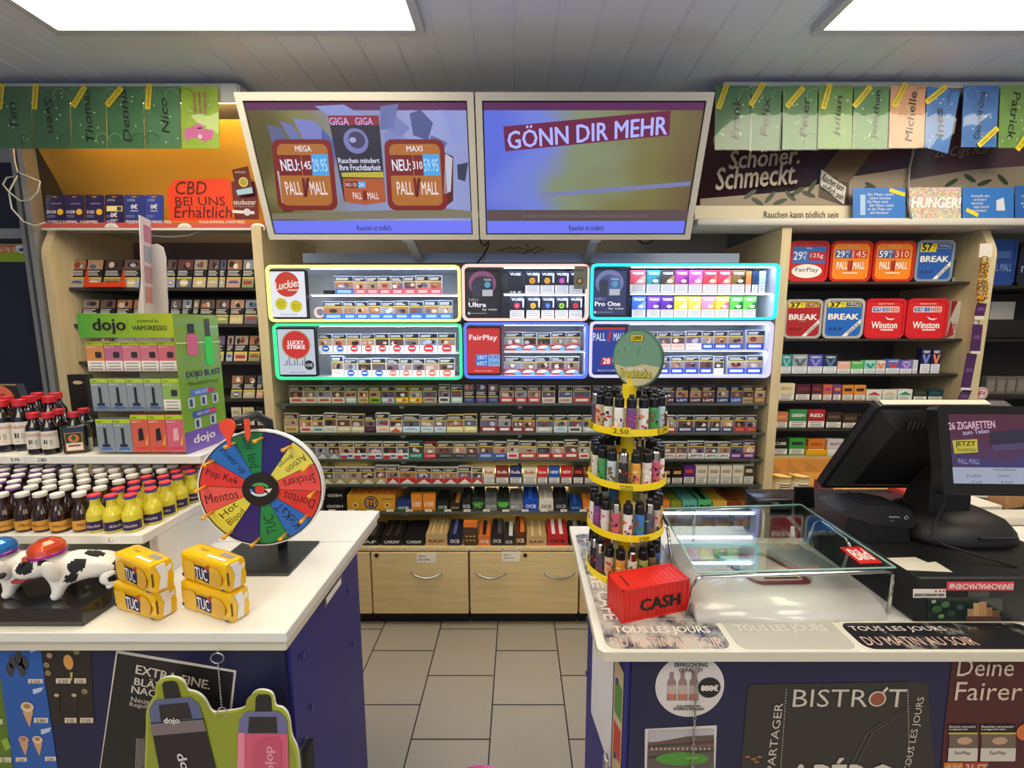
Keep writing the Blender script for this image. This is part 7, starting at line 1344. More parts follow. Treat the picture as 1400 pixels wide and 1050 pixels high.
def ice_brown(b):
    for x, y, s in ((94, 905, '#c8924a'), (68, 896, '#a88a6a')): c = b.on(x, y); b.poly(ell(c[0], c[1], .010 if x > 90 else .006, .017 if x > 90 else .006, 14), M(s, 0.5), 2)
    b.ppoly([(96, 919), (100, 919), (99, 930), (97, 930)], M('#b89a6a'), 2)
    for x in (78, 102): b.ppoly([(x - 4, 951), (x + 5, 949), (x + 3, 972), (x - 4, 972)], M('#2c221e'), 2); c = b.on(x, 950); b.poly(ell(c[0], c[1], .0055, .004, 10), M('#b8a88e'), 3)
    for x, y in ((105, 891), (116, 945), (64, 909), (66, 920)): c = b.on(x, y); b.poly(ell(c[0], c[1], .006, .006, 14), M('#9a8a5a'), 2); b.text('M', c[0], c[1], M('#3a2c1c'), h=.005, l=4)
    for x0, x1, y0, y1, s in ((77, 97, 927, 934, '2.50'), (102, 118, 927, 934, '2.50'), (89, 105, 981, 988, '3.50'), (110, 128, 981, 988, '3.50')): b.prect(x0, x1, y0, y1, M('#d8c8b4'), 2); b.ptext(s, x0 + 3, x1 - 3, y0 + 1.4, y1 - 1, INK, 4)
poster('ice_cream_poster', [(53, 860), (122, 860), (129, 990), (72, 990), (62, 930)], '#241d1b', 'dark brown ice cream bar poster beside the blue one', ice_brown, YC - 0.0008)
def framed(b):
    b.ppoly([(161, 893), (320, 919), (300, 1090), (132, 1090)], M('#1a1a1c'), 2); TX = M('#c9c0b2', 0.6)
    b.ptext('EXTRA FINE.', 187, 288, 919, 931, TX, 4, tilt=22, bold=.03); b.ptext('BLÄTTER', 185, 252, 930, 942, TX, 4, tilt=14, bold=.03); b.ptext('NACHFÜLLEN', 181, 281, 944, 956, TX, 4, tilt=20, bold=.03)
    b.ptext('Neue Sorten', 180, 240, 956, 963, TX, 4, tilt=9); b.ptext('Regulär und Slim', 178, 250, 964, 971, TX, 4, tilt=10)
    b.ppoly([(200, 997), (214, 1000), (212, 1016), (206, 1022), (199, 1014)], TX, 3); b.ppoly([(202, 1000), (212, 1002), (210, 1014), (206, 1019), (201, 1013)], M('#1a1a1c'), 4)
    for k in range(9): b.ppoly([(187 + 2.4 * k, 1009), (188.2 + 2.4 * k, 1009), (186.5 + 2.4 * k, 1050), (185.3 + 2.4 * k, 1050)], M('#8e8a84'), 3)
    c = b.on(208, 1050); b.poly(ell(c[0], c[1], .022, .012, 16), M('#7a2a24'), 5)
poster('advert_poster', [(159, 889), (323, 917), (303, 1095), (130, 1095)], '#cfc8bc', 'tilted black poster with a white border reading EXTRA FINE on the left counter', framed, YC - 0.0009)

# hanging cut-out sign with two vapes, chain and ring
ds = thing('hanging_sign', 'green cut-out sign of a black and a pink vape hanging before the left counter', 'hanging sign', (-0.55, 0.74, 0.62))
YH = 0.742
GRN2 = M('#a5ae3a', 0.45); LIME = M('#8c962c', 0.45)
b = MB(); b.face((0, YH, 0))
out = [(196, 1090), (200, 1000), (199, 972), (206, 957), (213, 949), (212, 938), (217, 929), (230, 925), (245, 927), (253, 934), (255, 944), (268, 946), (280, 955), (289, 975), (302, 973), (330, 970), (340, 962), (341, 952), (349, 944), (361, 943), (372, 947), (375, 956), (376, 966), (387, 967), (396, 980), (398, 1006), (405, 1018), (409, 1035), (411, 1090)]
for _ in range(2): out = [q for a_, c_ in zip(out, out[1:] + out[:1]) for q in ((a_[0] * .75 + c_[0] * .25, a_[1] * .75 + c_[1] * .25), (a_[0] * .25 + c_[0] * .75, a_[1] * .25 + c_[1] * .75))]
o = [b.on(*p) for p in out]; b.ext(list(reversed(o)), -0.004, 0, GRN2, M('#e8e8e0')); b.poly(list(reversed([b.on(x + (2.5 if x < 300 else -4), y + 4) for x, y in out])), LIME, 1)
b.build('board', ds)
def vap(b, cx, top, wt, tilt, col, clear, txt, tc, dn):
    q = lambda x, y: (cx + x + (y - top) * tilt, y - x * tilt * 0.4)
    b.ppoly([q(-10, top), q(-6, top - 4), q(7, top - 4), q(11, top), q(12, top + 22), q(-11, top + 22)], M('#221f20', 0.5), 3)
    b.ppoly([q(-wt, top + 50), q(-wt + 2, top + 30), q(-wt + 12, top + 19), q(wt - 12, top + 19), q(wt - 2, top + 30), q(wt, top + 50)], M(clear, 0.3), 4)
    b.ppoly([q(-wt * .55, top + 26), q(wt * .55, top + 26), q(wt * .6, top + 48), q(-wt * .6, top + 48)], M('#2a2628', 0.5), 5)
    b.ppoly([q(-wt, top + 49), q(wt, top + 49), q(wt + 3, dn), q(-wt - 3, dn)], M(col, 0.4), 6)
    return q
b = MB(); b.face((0, YH - 0.0005, 0)); q = vap(b, 232, 935, 36, 0.22, '#1d1b24', '#5a6288', 'dojo', '', 1095); b.ppoly([q(-36, 985), q(36, 985), q(37, 1001), q(-37, 1001)], M('#8a8086', 0.3, 0.5), 8); b.ptext('dojo', 226, 247, 979, 989, W_, 9, bold=.03); b.text('dojo', *b.on(254, 1048), M('#cfcad8'), w=0.066, h=0.024, rot=-76, l=9, bold=.03); b.build('black_vape_print', ds)
b = MB(); b.face((0, YH - 0.0005, 0)); q = vap(b, 360, 953, 34, 0.0, '#cf5a78', '#6a6a98', 'dojo', '', 1095); b.ppoly([q(-14, 1020), q(-9, 1010), q(0, 1006), q(18, 1006), q(26, 1012), q(27, 1095), q(-15, 1095)], M('#c24f6e', 0.4), 8); b.ppoly([q(-33, 1000), q(-25, 1000), q(-25, 1095), q(-36, 1095)], M('#e08a9c', 0.4), 7); b.text('dojo', *b.on(371, 1036), M('#e8a0b0'), w=0.058, h=0.022, rot=-90, l=10, bold=.03); b.build('pink_vape_print', ds)
b = MB()
ringp = [P(297 + 9 * math.cos(rad(a)), 900 + 7 * math.sin(rad(a)), 0.752) for a in range(0, 360, 24)]; b.tube(ringp, 0.0012, STEEL, 6, True)
ringp = [P(304 + 7 * math.cos(rad(a)), 974 + 7 * math.sin(rad(a)), 0.737 + 0.006 * math.cos(rad(a))) for a in range(0, 360, 24)]; b.tube(ringp, 0.0010, STEEL, 6, True)
b.tube([P(298, 886, 0.757), P(297, 893, 0.752)], 0.001, STEEL, 6)
A, B_ = P(298, 907, 0.75), P(303, 967, 0.738)
for k in range(17): b.lathe([(0, -.0018), (.0015, -.001), (.0018, 0), (.0015, .001), (0, .0018)], 8, STEEL, c=A.lerp(B_, k / 16), caps=False)
b.tube([A, B_], 0.0005, STEEL, 5); b.build('chain', ds)
# ================================================================== RIGHT COUNTER
ZR = 0.92
rc = thing('shop_counter', 'right navy counter with a white worktop carrying the till and the lighter carousel', 'counter', (1.3, 1.0, 0))
b = MB(); b.face((0, 0, ZR), (1, 0, 0), (0, 1, 0)); b.ext([(0.158, 0.767), (0.168, 0.757), (3.0, 0.757), (3.0, 1.295), (0.166, 1.295)], -0.020, 0, TOPM, M('#cfc8b6', 0.45)); b.build('worktop', rc)
b = MB(); b.face((0, 0, 0), (1, 0, 0), (0, 1, 0)); b.ext([(0.222, 0.792), (2.95, 0.792), (2.95, 0.98), (0.176, 0.98)], 0.03, ZR - 0.0205, NAVY); b.face((0, 0.7918, 0)); b.ext([(0.232, 0.03), (2.95, 0.03), (2.95, ZR - 0.0205), (0.232, ZR - 0.0205)], 0, 0.008, M('#17193f', 0.5)); b.build('body', rc)
sd_u = Vector((-0.046, 0.188, 0)).normalized()
for s_, z_ in ((0.03, 0.80), (0.03, 0.62), (0.19, 0.83), (0.19, 0.68)):
    b = MB(); b.face(Vector((0.222, 0.792, z_)) + sd_u * s_, -sd_u, (0, 0, 1)); b.ext(ell(0, 0, .005, .007, 12), 0, 0.004, M('#3a3a78', 0.3)); b.build('screw_cap', rc)
b = MB(); b.face(Vector((0.222, 0.792, 0)) + Vector((-0.001, 0, 0)), -sd_u, (0, 0, 1)); n0 = -sd_u
b.O = Vector((0.2215, 0.792, 0)) + sd_u * 0.18; b.ext([(0.02, 0.60), (0.13, 0.56), (0.13, ZR - 0.028), (0.02, ZR - 0.028)], 0.0005, 0.001, M('#d9d7de', 0.6)); b.build('paper_sheet', loc=(0.2, 0.84, 0.56), label='white paper sheet taped to the inner side of the right counter', cat='paper')
b = MB(); b.O = Vector((0.2215, 0.792, 0)) + sd_u * 0.18; b.face(b.O, -sd_u, (0, 0, 1)); b.ext([(0.135, 0.50), (0.175, 0.50), (0.175, 0.84), (0.135, 0.85)], 0.0005, 0.001, M('#c8b48e', 0.5)); b.rect(0.14, 0.172, 0.62, 0.7, M('#b8483a'), 4); b.rect(0.14, 0.172, 0.72, 0.8, M('#5a8a4a'), 4); b.build('advert_poster', loc=(0.21, 0.76, 0.5), label='narrow colourful poster on the inner side of the right counter near its corner', cat='poster')

# --- printed mats on the worktop (worn)
def worn(c, amt):
    def fn(nt, b, N, L):
        tc = N('ShaderNodeTexCoord'); no = N('ShaderNodeTexNoise'); no.inputs['Scale'].default_value = 14; no.inputs['Detail'].default_value = 8; no.inputs['Roughness'].default_value = 0.7
        rp = N('ShaderNodeValToRGB'); rp.color_ramp.elements[0].position = amt; rp.color_ramp.elements[0].color = hexc('#b9b5ad'); rp.color_ramp.elements[1].position = min(1, amt + 0.16); rp.color_ramp.elements[1].color = hexc(c)
        L(tc.outputs['Object'], no.inputs['Vector']); L(no.outputs['Fac'], rp.inputs[0]); L(rp.outputs[0], b.inputs['Base Color']); b.inputs['Roughness'].default_value = 0.3
    return node_mat('worn_print_%s_%d' % (c.strip('#'), amt * 100), fn)
MT = M('#e6ded6', 0.4); MP = M('#d8b4aa', 0.4)
def mat_(name, x0, x1, y0, y1, m, label, pr, z=0.0004, r=0.02):
    b = MB(); b.face((0, 0, ZR + z), (1, 0, 0), (0, 1, 0)); b.ext(rr(x0 - 0.006, x1 + 0.006, y0 - 0.006, y1 + 0.006, r, 4), 0, 0.0005, M('#dcd8cc', 0.4)); b.ext(rr(x0, x1, y0, y1, r, 4), 0.0005, 0.0009, m); b.O = b.O + Vector((0, 0, 0.0009)); pr(b); b.build(name, loc=((x0 + x1) / 2, (y0 + y1) / 2, ZR), label=label, cat='counter mat', group='printed counter mats')
def pm1(b):
    b.text('TOUS LES JOURS', 0.302, 0.816, MT, w=0.20, h=0.025, l=1, bold=.022); b.text('DU MATIN AU SOIR', 0.30, 0.783, MP, w=0.225, h=0.025, l=1)
    b.text('THÉ', 0.2, 1.03, MT, w=0.13, h=0.034, l=1, rot=-90, bold=.03); b.text('CAFÉ', 0.208, 0.90, MT, w=0.10, h=0.040, l=1, rot=-90, bold=.03); b.text('DO', 0.222, 1.20, MT, w=0.045, h=0.022, l=1, bold=.0); b.text('A LA', 0.225, 1.16, MT, w=0.05, h=0.024, l=1, bold=.03)
    for y in (1.185, 1.13, 0.85): b.rect(0.19, 0.42, y, y + 0.0012, MT, 1)
mat_('counter_mat', 0.176, 0.425, 0.765, 1.24, worn('#2c3048', 0.44), 'worn dark printed mat under the lighter carousel and red cash box', pm1)
mat_('counter_mat', 0.438, 0.675, 0.764, 1.0, worn('#5a5c62', 0.60), 'very worn grey printed mat in front of the glass display', lambda b: (b.text('TOUS LES JOURS', 0.555, 0.821, MT, w=0.19, h=0.024, l=1, bold=.01), b.text('DU MATIN AU SOIR', 0.552, 0.787, M('#b8b4b0'), w=0.2, h=0.024, l=1)))
mat_('counter_mat', 0.688, 1.08, 0.764, 0.84, worn('#1b1a20', 0.30), 'dark printed mat with pink lettering in front of the till', lambda b: (b.text('TOUS LES JOURS', 0.80, 0.820, MT, w=0.2, h=0.018, l=1), b.text('DU MATIN AU SOIR', 0.812, 0.786, MP, w=0.225, h=0.024, l=1)))

# --- lighter carousel
CX, CY = 0.281, 1.06
lcs = thing('lighter_carousel', 'yellow four tier lighter carousel with a round green sign on the right counter', 'lighter stand', (CX, CY, ZR))
YC_ = M('#f0d41c', 0.35)
b = MB(); b.lathe([(0.017, 0.002), (0.017, 0.49)], 16, YC_, c=(CX, CY, ZR)); b.build('pole', lcs)
TRZ = [ZR + 0.0015, 1.04, 1.168, 1.30]; TR = 0.0955
trays = []
for i, z in enumerate(TRZ):
    b = MB(); b.lathe([(0.018, 0.006), (TR - 0.002, 0.006), (TR - 0.001, 0.012), (TR, 0.016), (TR + 0.002, 0.016), (TR + 0.003, 0.0), (0.018, 0.0)], 40, YC_, c=(CX, CY, z), caps=False); tr = b.build('tray', lcs); trays.append(tr)
    b = MB(); b.lathe([(0.030, 0.0065), (0.030, 0.055)], 24, M('#e6d9a4', 0.4), c=(CX, CY, z)); b.build('core', lcs)
def tagon(tr, ang, z, w_, h_, txt, m, frame=True, sw=.8):
    b = MB(); R_ = TR + 0.0038
    def cp(x, zz, e=0): a = ang + x / R_; return Vector((CX + (R_ + e) * math.sin(a), CY - (R_ + e) * math.cos(a), z + zz))
    def strip(x0, x1, z0, z1, mm, e):
        n = 8; b.add([cp(x0 + (x1 - x0) * i / n, zz, e) for i in range(n + 1) for zz in (z0, z1)], [(2 * i, 2 * i + 2, 2 * i + 3, 2 * i + 1) for i in range(n)], mm)
    strip(-w_ / 2, w_ / 2, -h_ / 2, h_ / 2, M('#f0d21a', 0.4) if not frame else INK, 0.0006)
    if frame: strip(-w_ / 2 + .0012, w_ / 2 - .0012, -h_ / 2 + .0012, h_ / 2 - .0012, M('#f0d21a', 0.4), 0.0010)
    vs, fs, a0, a1, c0, c1 = glyphs(txt, 0, 0); sx = w_ * sw / (a1 - a0); sz = h_ * .62 / (c1 - c0)
    b.add([cp((x - (a0 + a1) / 2) * sx, (y - (c0 + c1) / 2) * sz, 0.0014) for x, y in vs], fs, INK); b.build('price_label' if not frame else 'name_label', tr)
tagon(trays[3], rad(-24), TRZ[3] + 0.010, 0.045, 0.022, '2,50', None, False); tagon(trays[3], rad(42), TRZ[3] + 0.009, 0.042, 0.017, 'CLIPPER', None); tagon(trays[3], rad(-88), TRZ[3] + 0.009, 0.042, 0.017, 'CLIPPER', None)
tagon(trays[2], rad(-14), TRZ[2] + 0.007, 0.028, 0.010, 'CLIPPER', None); tagon(trays[1], rad(14), TRZ[1] + 0.007, 0.026, 0.010, 'CLIPPER', None); tagon(trays[0], rad(-30), TRZ[0] + 0.007, 0.026, 0.010, 'CLIPPER', None)
sg = MB(); yaw = rad(-50); su = Vector((math.cos(yaw), math.sin(yaw), 0)); so = Vector((0.292, 1.045, 1.476)); sg.face(so, su, (0, 0, 1)); sR = 0.0715
sg.ext(ell(0, 0, sR, sR, 40), -0.008, 0, M('#4f7a66', 0.45), M('#37574a', 0.5)); sg.poly(ell(0, 0, sR * .94, sR * .94, 40), M('#6f9a86', 0.45), 1)
sg.poly([(sR * .94 * math.cos(rad(a)), sR * .94 * math.sin(rad(a))) for a in range(-165, -14, 10)] + [(sR * .3, -sR * .18), (-sR * .3, -sR * .34)], M('#c9bf98', 0.5), 2)
for k in range(5): sg.poly(rr(-sR * .8 + .02 * k, -sR * .8 + .02 * k + .006, sR * (.1 + .1 * (k % 3)), sR * (.28 + .12 * (k % 2)), .003, 3), M('#5f8c78', 0.5), 2)
sg.poly(rr(-.019, .019, sR * .58, sR * .82, .003, 2), M('#8a7a1c'), 3); sg.poly(rr(-.017, .017, sR * .6, sR * .8, .002, 2), M('#e0c83a'), 4); sg.text('CLIPPER', 0, sR * .70, INK, w=.028, h=.009, l=5, bold=.03)
sg.text('kleiner', 0, -sR * .34, M('#eae6da'), w=.045, h=.012, l=4, rot=4, bold=.03); sg.text('Frechlachs', 0, -sR * .52, M('#2c4a3c'), w=.088, h=.0215, l=4, rot=3, bold=.07); sg.text('Frechlachs', 0, -sR * .52, M('#d8cc3a'), w=.086, h=.019, l=6, rot=3, bold=.03)
sg.build('sign_disc', lcs)
b = MB(); b.box(0.275, 0.299, 1.052, 1.058, 1.395, 1.425, YC_); b.build('sign_foot', lcs)
SLV = ['#e8e4de', '#d8d2c8', '#f0ece6', '#c8b8a0', '#2c2a30', '#3a78c8', '#4a9a5c', '#a8b858', '#c85a7a', '#7a4a8a', '#e0a03a', '#dcd8d0', '#5a5a60', '#b8cfd8', '#8a6a4a']
DET = ['#1c1a1e', '#e07a2c', '#3a8a3c', '#d83a8a', '#5a2a6a', '#c8322c', '#f0e8d8', '#7a5a3a']
def lighter(sl, dets, top):
    K = Matrix.Diagonal((1.62, 1.62, 1.24, 1)); t = thing('lighter', 'x', 'lighter', group='lighters on the carousel')
    b = MB(); b.T = K; b.lathe([(.0068, 0), (.0072, .001), (.0072, .045), (.0066, .047)], 10, M(sl, 0.3))
    R_ = .0074
    for k in range(9):
        a0 = RN.uniform(-1.6, 1.6) - math.pi / 2; z0 = .006 + .0036 * k; dd = RN.uniform(.3, 1.0); hh_ = RN.uniform(.002, .0055)
        pl = [(a0 + dd * RN.uniform(.5, 1.1) * math.cos(rad(60 * i)), z0 + hh_ * RN.uniform(.5, 1.1) * math.sin(rad(60 * i))) for i in range(6)]; R_ += .00004; b.add([Vector((R_ * math.cos(a), R_ * math.sin(a), z)) for a, z in pl], [tuple(range(6))], M(RN.choice(dets), 0.4))
    b.build('sleeve', t, world=False)
    b = MB(); b.T = K; m = M('#141418', 0.3) if top == 'k' else CHROME
    b.lathe([(.0066, .047), (.0071, .0475), (.0071, .063), (.0060, .066)], 10, m); b.T = K @ Matrix.Translation((0, 0.002, .069)) @ Matrix.Rotation(rad(90), 4, 'Y'); b.lathe([(.0036, -.0035), (.0036, .0035)], 10, M('#5a5a5e', 0.3, 0.8)); b.T = K; b.box(-.003, .003, -.0062, -.001, .066, .0715, M('#18181c', 0.4)); b.build('hood', t, world=False); return t
protos = [lighter(SLV[i % len(SLV)], [DET[(i * 3) % 8], DET[(i * 5 + 1) % 8], DET[(i + 2) % 8]], 'k' if i % 4 else 'c') for i in range(16)]
pdesc = []
CN = {'#e8e4de': 'white', '#d8d2c8': 'cream', '#f0ece6': 'bright white', '#c8b8a0': 'beige', '#2c2a30': 'black', '#3a78c8': 'blue', '#4a9a5c': 'green', '#a8b858': 'lime', '#c85a7a': 'pink', '#7a4a8a': 'purple', '#e0a03a': 'amber', '#dcd8d0': 'pale grey', '#5a5a60': 'dark grey', '#b8cfd8': 'ice blue', '#8a6a4a': 'brown'}
NL = 18
for ti, z in enumerate(TRZ):
    for k in range(NL):
        pi_ = (k * 7 + ti * 5 + (k // 5)) % 16
        if ti == 2 and 9 < k < 15: pi_ = (3, 11, 7, 7, 1)[k - 10]
        a = 2 * math.pi * (k + 0.5 * (ti % 2)) / NL
        loc = (CX + 0.0815 * math.sin(a), CY - 0.0815 * math.cos(a), z + 0.0064)
        lab = '%s patterned lighter on the carousel\'s %s tier, %s anticlockwise from the front' % (CN[SLV[pi_ % 15]], ('bottom', 'third', 'second', 'top')[ti], nth(k))
        place_p = protos[pi_]
        if ('L%d' % pi_) not in used: used.add('L%d' % pi_); place_p.location = loc; place_p.rotation_euler = (0, 0, a); place_p['label'] = lab
        else: dup(place_p, loc, a, lab)

# --- red cash box shaped like a container
cb = thing('cash_box', 'red container shaped money box lettered CASH on the right counter', 'money box', (0.2224, 0.836, ZR + 0.001), math.atan2(.045, .1606))
CR_ = M('#d2231c', 0.38); LX, LY, LZ_ = 0.167, 0.068, 0.076
def corr(n, x0, x1, amp):
    pts = []; st = (x1 - x0) / n
    for i in range(n): pts += [(x0 + st * i, 0), (x0 + st * (i + .25), 0), (x0 + st * (i + .4), -amp), (x0 + st * (i + .75), -amp), (x0 + st * (i + .9), 0)]
    return pts + [(x1, 0)]
b = MB(); fr = .004
b.box(0.0006, LX - 0.0006, 0.002, LY - 0.002, 0.001, LZ_ - 0.0015, CR_)
for x0, x1, y0, y1, z0, z1 in ((0, LX, 0, .004, 0, .005), (0, LX, 0, .004, LZ_ - .006, LZ_), (0, LX, LY - .004, LY, 0, .005), (0, LX, LY - .004, LY, LZ_ - .006, LZ_), (0, .004, 0, LY, 0, .005), (0, .004, 0, LY, LZ_ - .006, LZ_), (LX - .004, LX, 0, LY, 0, .005), (LX - .004, LX, 0, LY, LZ_ - .006, LZ_)): b.box(x0, x1, y0, y1, z0, z1, CR_)
for x in (0, LX - .004):
    for y in (0, LY - .004): b.box(x, x + .004, y, y + .004, .005, LZ_ - .006, CR_)
for i in range(14): x = .008 + (LX - .016) * i / 14; b.bbox(x, x + .006, .0008, .004, .005, LZ_ - .006, .0008, CR_, 1); 
for i in range(8):
    x = .075 + .0115 * i; b.bbox(x, x + .005, .006, LY - .006, LZ_ - .003, LZ_ - .0002, .0008, CR_, 1)
for i in range(6): y = .008 + .009 * i; b.bbox(-.0002 + .0006, .003, y, y + .005, .005, LZ_ - .006, .0008, CR_, 1)
b.face((0, 0, LZ_ + .0001), (1, 0, 0), (0, 1, 0)); b.rect(.002, LX - .002, .002, LY - .002, CR_, -4); b.rect(0.022, .0245, .014, LY - .014, INK, 1); b.build('body', cb, world=False)
b = MB(); b.face((0, .0007, 0)); b.text('CASH', LX * .56, LZ_ * .44, INK, w=.098, h=.027, l=2, bold=.055); b.build('lettering', cb, world=False)

# --- glass topped coin display with chrome wire legs
GZ = 1.027
gd = thing('glass_display', 'low display with a glass top on chrome wire legs on the right counter', 'glass display', (0.61, 1.0, ZR))
ga, gb_, gc, gd_ = Vector((0.385, 0.852, GZ)), Vector((0.828, 0.872, GZ)), Vector((0.845, 1.21, GZ)), Vector((0.415, 1.18, GZ))
b = MB(); b.add([p + Vector((0, 0, dz)) for dz in (0, 0.004) for p in (ga, gb_, gc, gd_)], [(3, 2, 1, 0), (4, 5, 6, 7), (0, 1, 5, 4), (1, 2, 6, 5), (2, 3, 7, 6), (3, 0, 4, 7)], glass('table_glass', (0.94, 1, 0.98), 0.97, 0.01, 1.55)); b.build('glass_top', gd)
b = MB(); EG = M('#9fc4ba', 0.15, spec=0.8)
for p, q in ((ga, gb_), (gb_, gc), (gc, gd_), (gd_, ga)): b.tube([p + Vector((0, 0, .002)), q + Vector((0, 0, .002))], .0022, EG, 6)
b.build('glass_edge', gd)
def leg(pts): b = MB(); b.tube(pts, .0042, CHROME, 10); b.build('wire_leg', gd)
zf = ZR + .0042
leg([Vector((0.372, 0.862, zf)), Vector((0.378, 0.85, GZ - .03)), Vector((0.384, 0.846, GZ - .008)), Vector((0.395, 0.846, GZ - .004)), Vector((0.80, 0.866, GZ - .004)), Vector((0.82, 0.868, GZ - .008)), Vector((0.826, 0.872, GZ - .03)), Vector((0.818, 0.866, zf))])
leg([Vector((0.395, 1.02, zf)), Vector((0.392, 1.04, GZ - .02)), Vector((0.395, 1.06, GZ - .005)), Vector((0.40, 1.10, GZ - .005)), Vector((0.385, 1.12, GZ - .02)), Vector((0.372, 1.15, zf))])
leg([Vector((0.83, 1.02, zf)), Vector((0.832, 1.0, GZ - .02)), Vector((0.834, 1.02, GZ - .005)), Vector((0.838, 1.12, GZ - .005)), Vector((0.84, 1.14, GZ - .02)), Vector((0.835, 1.16, zf))])
leg([Vector((0.52, 1.19, zf)), Vector((0.52, 1.19, GZ - .02)), Vector((0.53, 1.188, GZ - .005)), Vector((0.72, 1.196, GZ - .005)), Vector((0.73, 1.2, GZ - .02)), Vector((0.73, 1.2, zf))])
b = MB(); shp = [(0.838, 0.0), (0.842, 0.012), (0.86, 0.026), (0.90, 0.036), (0.96, 0.040), (1.10, 0.036), (1.14, 0.02)]
SHM = M('#d2cfcb', 0.16, coat=0.4)
vs = []
for i, (y, z) in enumerate(shp):
    xl = 0.385 + 0.0 * i; xr = 0.80 - 0.10 * max(0, (y - 0.9)) ; vs += [(xl + (0.42 - .385) * (y - .838) / .3, y, ZR + .0013 + z), (xr, y + .008, ZR + .0013 + z)]
k = len(shp); lo = [(x, y, ZR + .0012) for x, y, z in vs]
b.add(vs + lo, [(2 * i, 2 * i + 1, 2 * i + 3, 2 * i + 2) for i in range(k - 1)] + [(2 * i, 2 * i + 2, 2 * k + 2 * i + 2, 2 * k + 2 * i) for i in range(k - 1)] + [(2 * i + 3, 2 * i + 1, 2 * k + 2 * i + 1, 2 * k + 2 * i + 3) for i in range(k - 1)], SHM, True)
b.build('curved_base', gd)
b = MB(); b.face((0.60, 0.985, ZR + .0425), Vector((1, 0.03, 0)), Vector((-.35, 1, 0))); o_ = rr(-.075, .075, -.075, .075, .03, 5)
b.ring(o_, rr(-.066, .066, -.066, .066, .024, 5), .0, .012, glass('dish_plastic', (1, .96, .97), .93, .05)); b.ext(o_, 0, .002, glass('dish_plastic', (1, .96, .97), .93, .05))
b.build('coin_dish', loc=(0.60, 0.985, ZR + .0425), label='clear coin dish with a red bordered sticker under the glass top', cat='coin dish')
b = MB(); b.face((0.60, 0.985, ZR + .0405), Vector((1, 0.03, 0)), Vector((-.35, 1, 0))); b.ext(rr(-.07, .07, -.07, .07, .02, 4), 0, .0006, M('#b8343c', 0.4)); b.poly(rr(-.06, .06, -.058, .06, .014, 4), M('#e4e0dc'), 3); b.poly([(-.03, -.05), (.05, -.05), (.055, -.015), (-.03, -.02)], M('#3a3a3e'), 4); b.rect(-.02, .045, -.044, -.034, M('#e0c83a'), 5); b.rect(-.02, .04, -.03, -.024, M('#a8322c'), 5)
b.text('BITTE', -.02, .035, M('#8a8684'), w=.05, h=.012, l=5); b.text('HIER', -.02, .015, M('#8a8684'), w=.04, h=.012, l=5); b.build('sticker', loc=(0.60, 0.985, ZR + .04), label='red bordered white sticker lying under the clear coin dish', cat='sticker')
b = MB(); bl, br_, tl_ = P(1176, 771, Z=GZ + .006), P(1206, 770, Z=GZ + .006), P(1148, 749, Z=GZ + .006); b.face((bl + br_) / 2 + (tl_ - bl) / 2, br_ - bl, tl_ - bl); hw, hl_ = (br_ - bl).length / 2, (tl_ - bl).length / 2; sk = (tl_ - bl).normalized().dot(b.u); b.ext([(-hw, -hl_), (hw, -hl_), (hw, hl_), (-hw, hl_)], 0, .002, M('#d8281e', 0.4)); b.text('Bild', 0, 0, W_, w=hw * 1.5, h=hl_ * 1.3, l=7, bold=.03); b.build('newspaper_badge', loc=(0.862, 0.905, GZ), label='small red badge with white lettering lying at the glass top\'s right corner', cat='badge')
b = MB(); b.face((0, 0, 0)); q = P(1060, 688, 1.215)
b.bbox(q.x - .055, q.x + .055, 1.215, 1.285, ZR + .0004, q.z + .012, .006, M('#161618', 0.25)); b.box(q.x - .01, q.x + .01, 1.213, 1.2152, q.z - .004, q.z + .004, STEEL); b.build('cash_pouch', loc=(q.x, 1.25, ZR), label='small glossy black case behind the glass display', cat='case')

# --- till: cash drawer, terminal, monitor, customer display
b = None
cd = thing('cash_register_base', 'black cash drawer unit with a photo window and red stickers on the right counter', 'cash drawer', (1.05, 1.0, ZR))
BK = M('#141416', 0.45); DX0, DX1, DY0, DY1, DZ = 0.852, 1.26, 0.842, 1.20, 1.024
b = MB(); b.bbox(DX0, DX1, DY0, DY1, ZR + .0012, DZ, .003, BK, 1, False); b.build('housing', cd)
b = MB(); b.face((0, DY0 - .0004, 0)); b.prect(1268, 1370, 816, 848, M('#1c2a26', 0.15), 1)
for x, y, c, s in ((1280, 832, '#3a5a34', 8), (1292, 826, '#4a6a48', 7), (1300, 838, '#2c4430', 7), (1286, 842, '#6a8a5a', 5), (1312, 830, '#3c4c44', 6), (1276, 822, '#8aa07a', 4)): cc = b.on(x, y); b.poly(ell(cc[0], cc[1], s * .0014, s * .0011, 8), M(c, 0.3), 2 + s % 3)
for x0, x1, y0, c in ((1322, 1330, 832, '#a8845c'), (1330, 1338, 824, '#c09a6a'), (1338, 1348, 822, '#b08458'), (1348, 1356, 830, '#8e6a48'), (1356, 1366, 834, '#6a4a38')): b.prect(x0, x1, y0, 842, M(c, 0.3), 3)
b.prect(1320, 1368, 842, 848, M('#5a3a34', 0.3), 3); b.build('photo_window', cd)
b = MB(); b.face((0, DY0 - .0006, 0)); b.prect(1294, 1386, 795, 807, M('#d8404a', 0.4), 1); b.ptext('EINFACHMALMACHEN#', 1384, 1297, 805, 797, M('#f4e8e4'), 3, bold=.03)
b.prect(1248, 1293, 805, 817, M('#e2dccf', 0.4), 1); b.ptext('EINFACHMALMACHEN', 1250, 1290, 811, 815, INK, 3, bold=.02)
for x in (1279, 1285, 1290): cc = b.on(x, 808); b.poly(ell(cc[0], cc[1], .0024, .0024, 10), RED, 2)
b.build('sticker', cd)
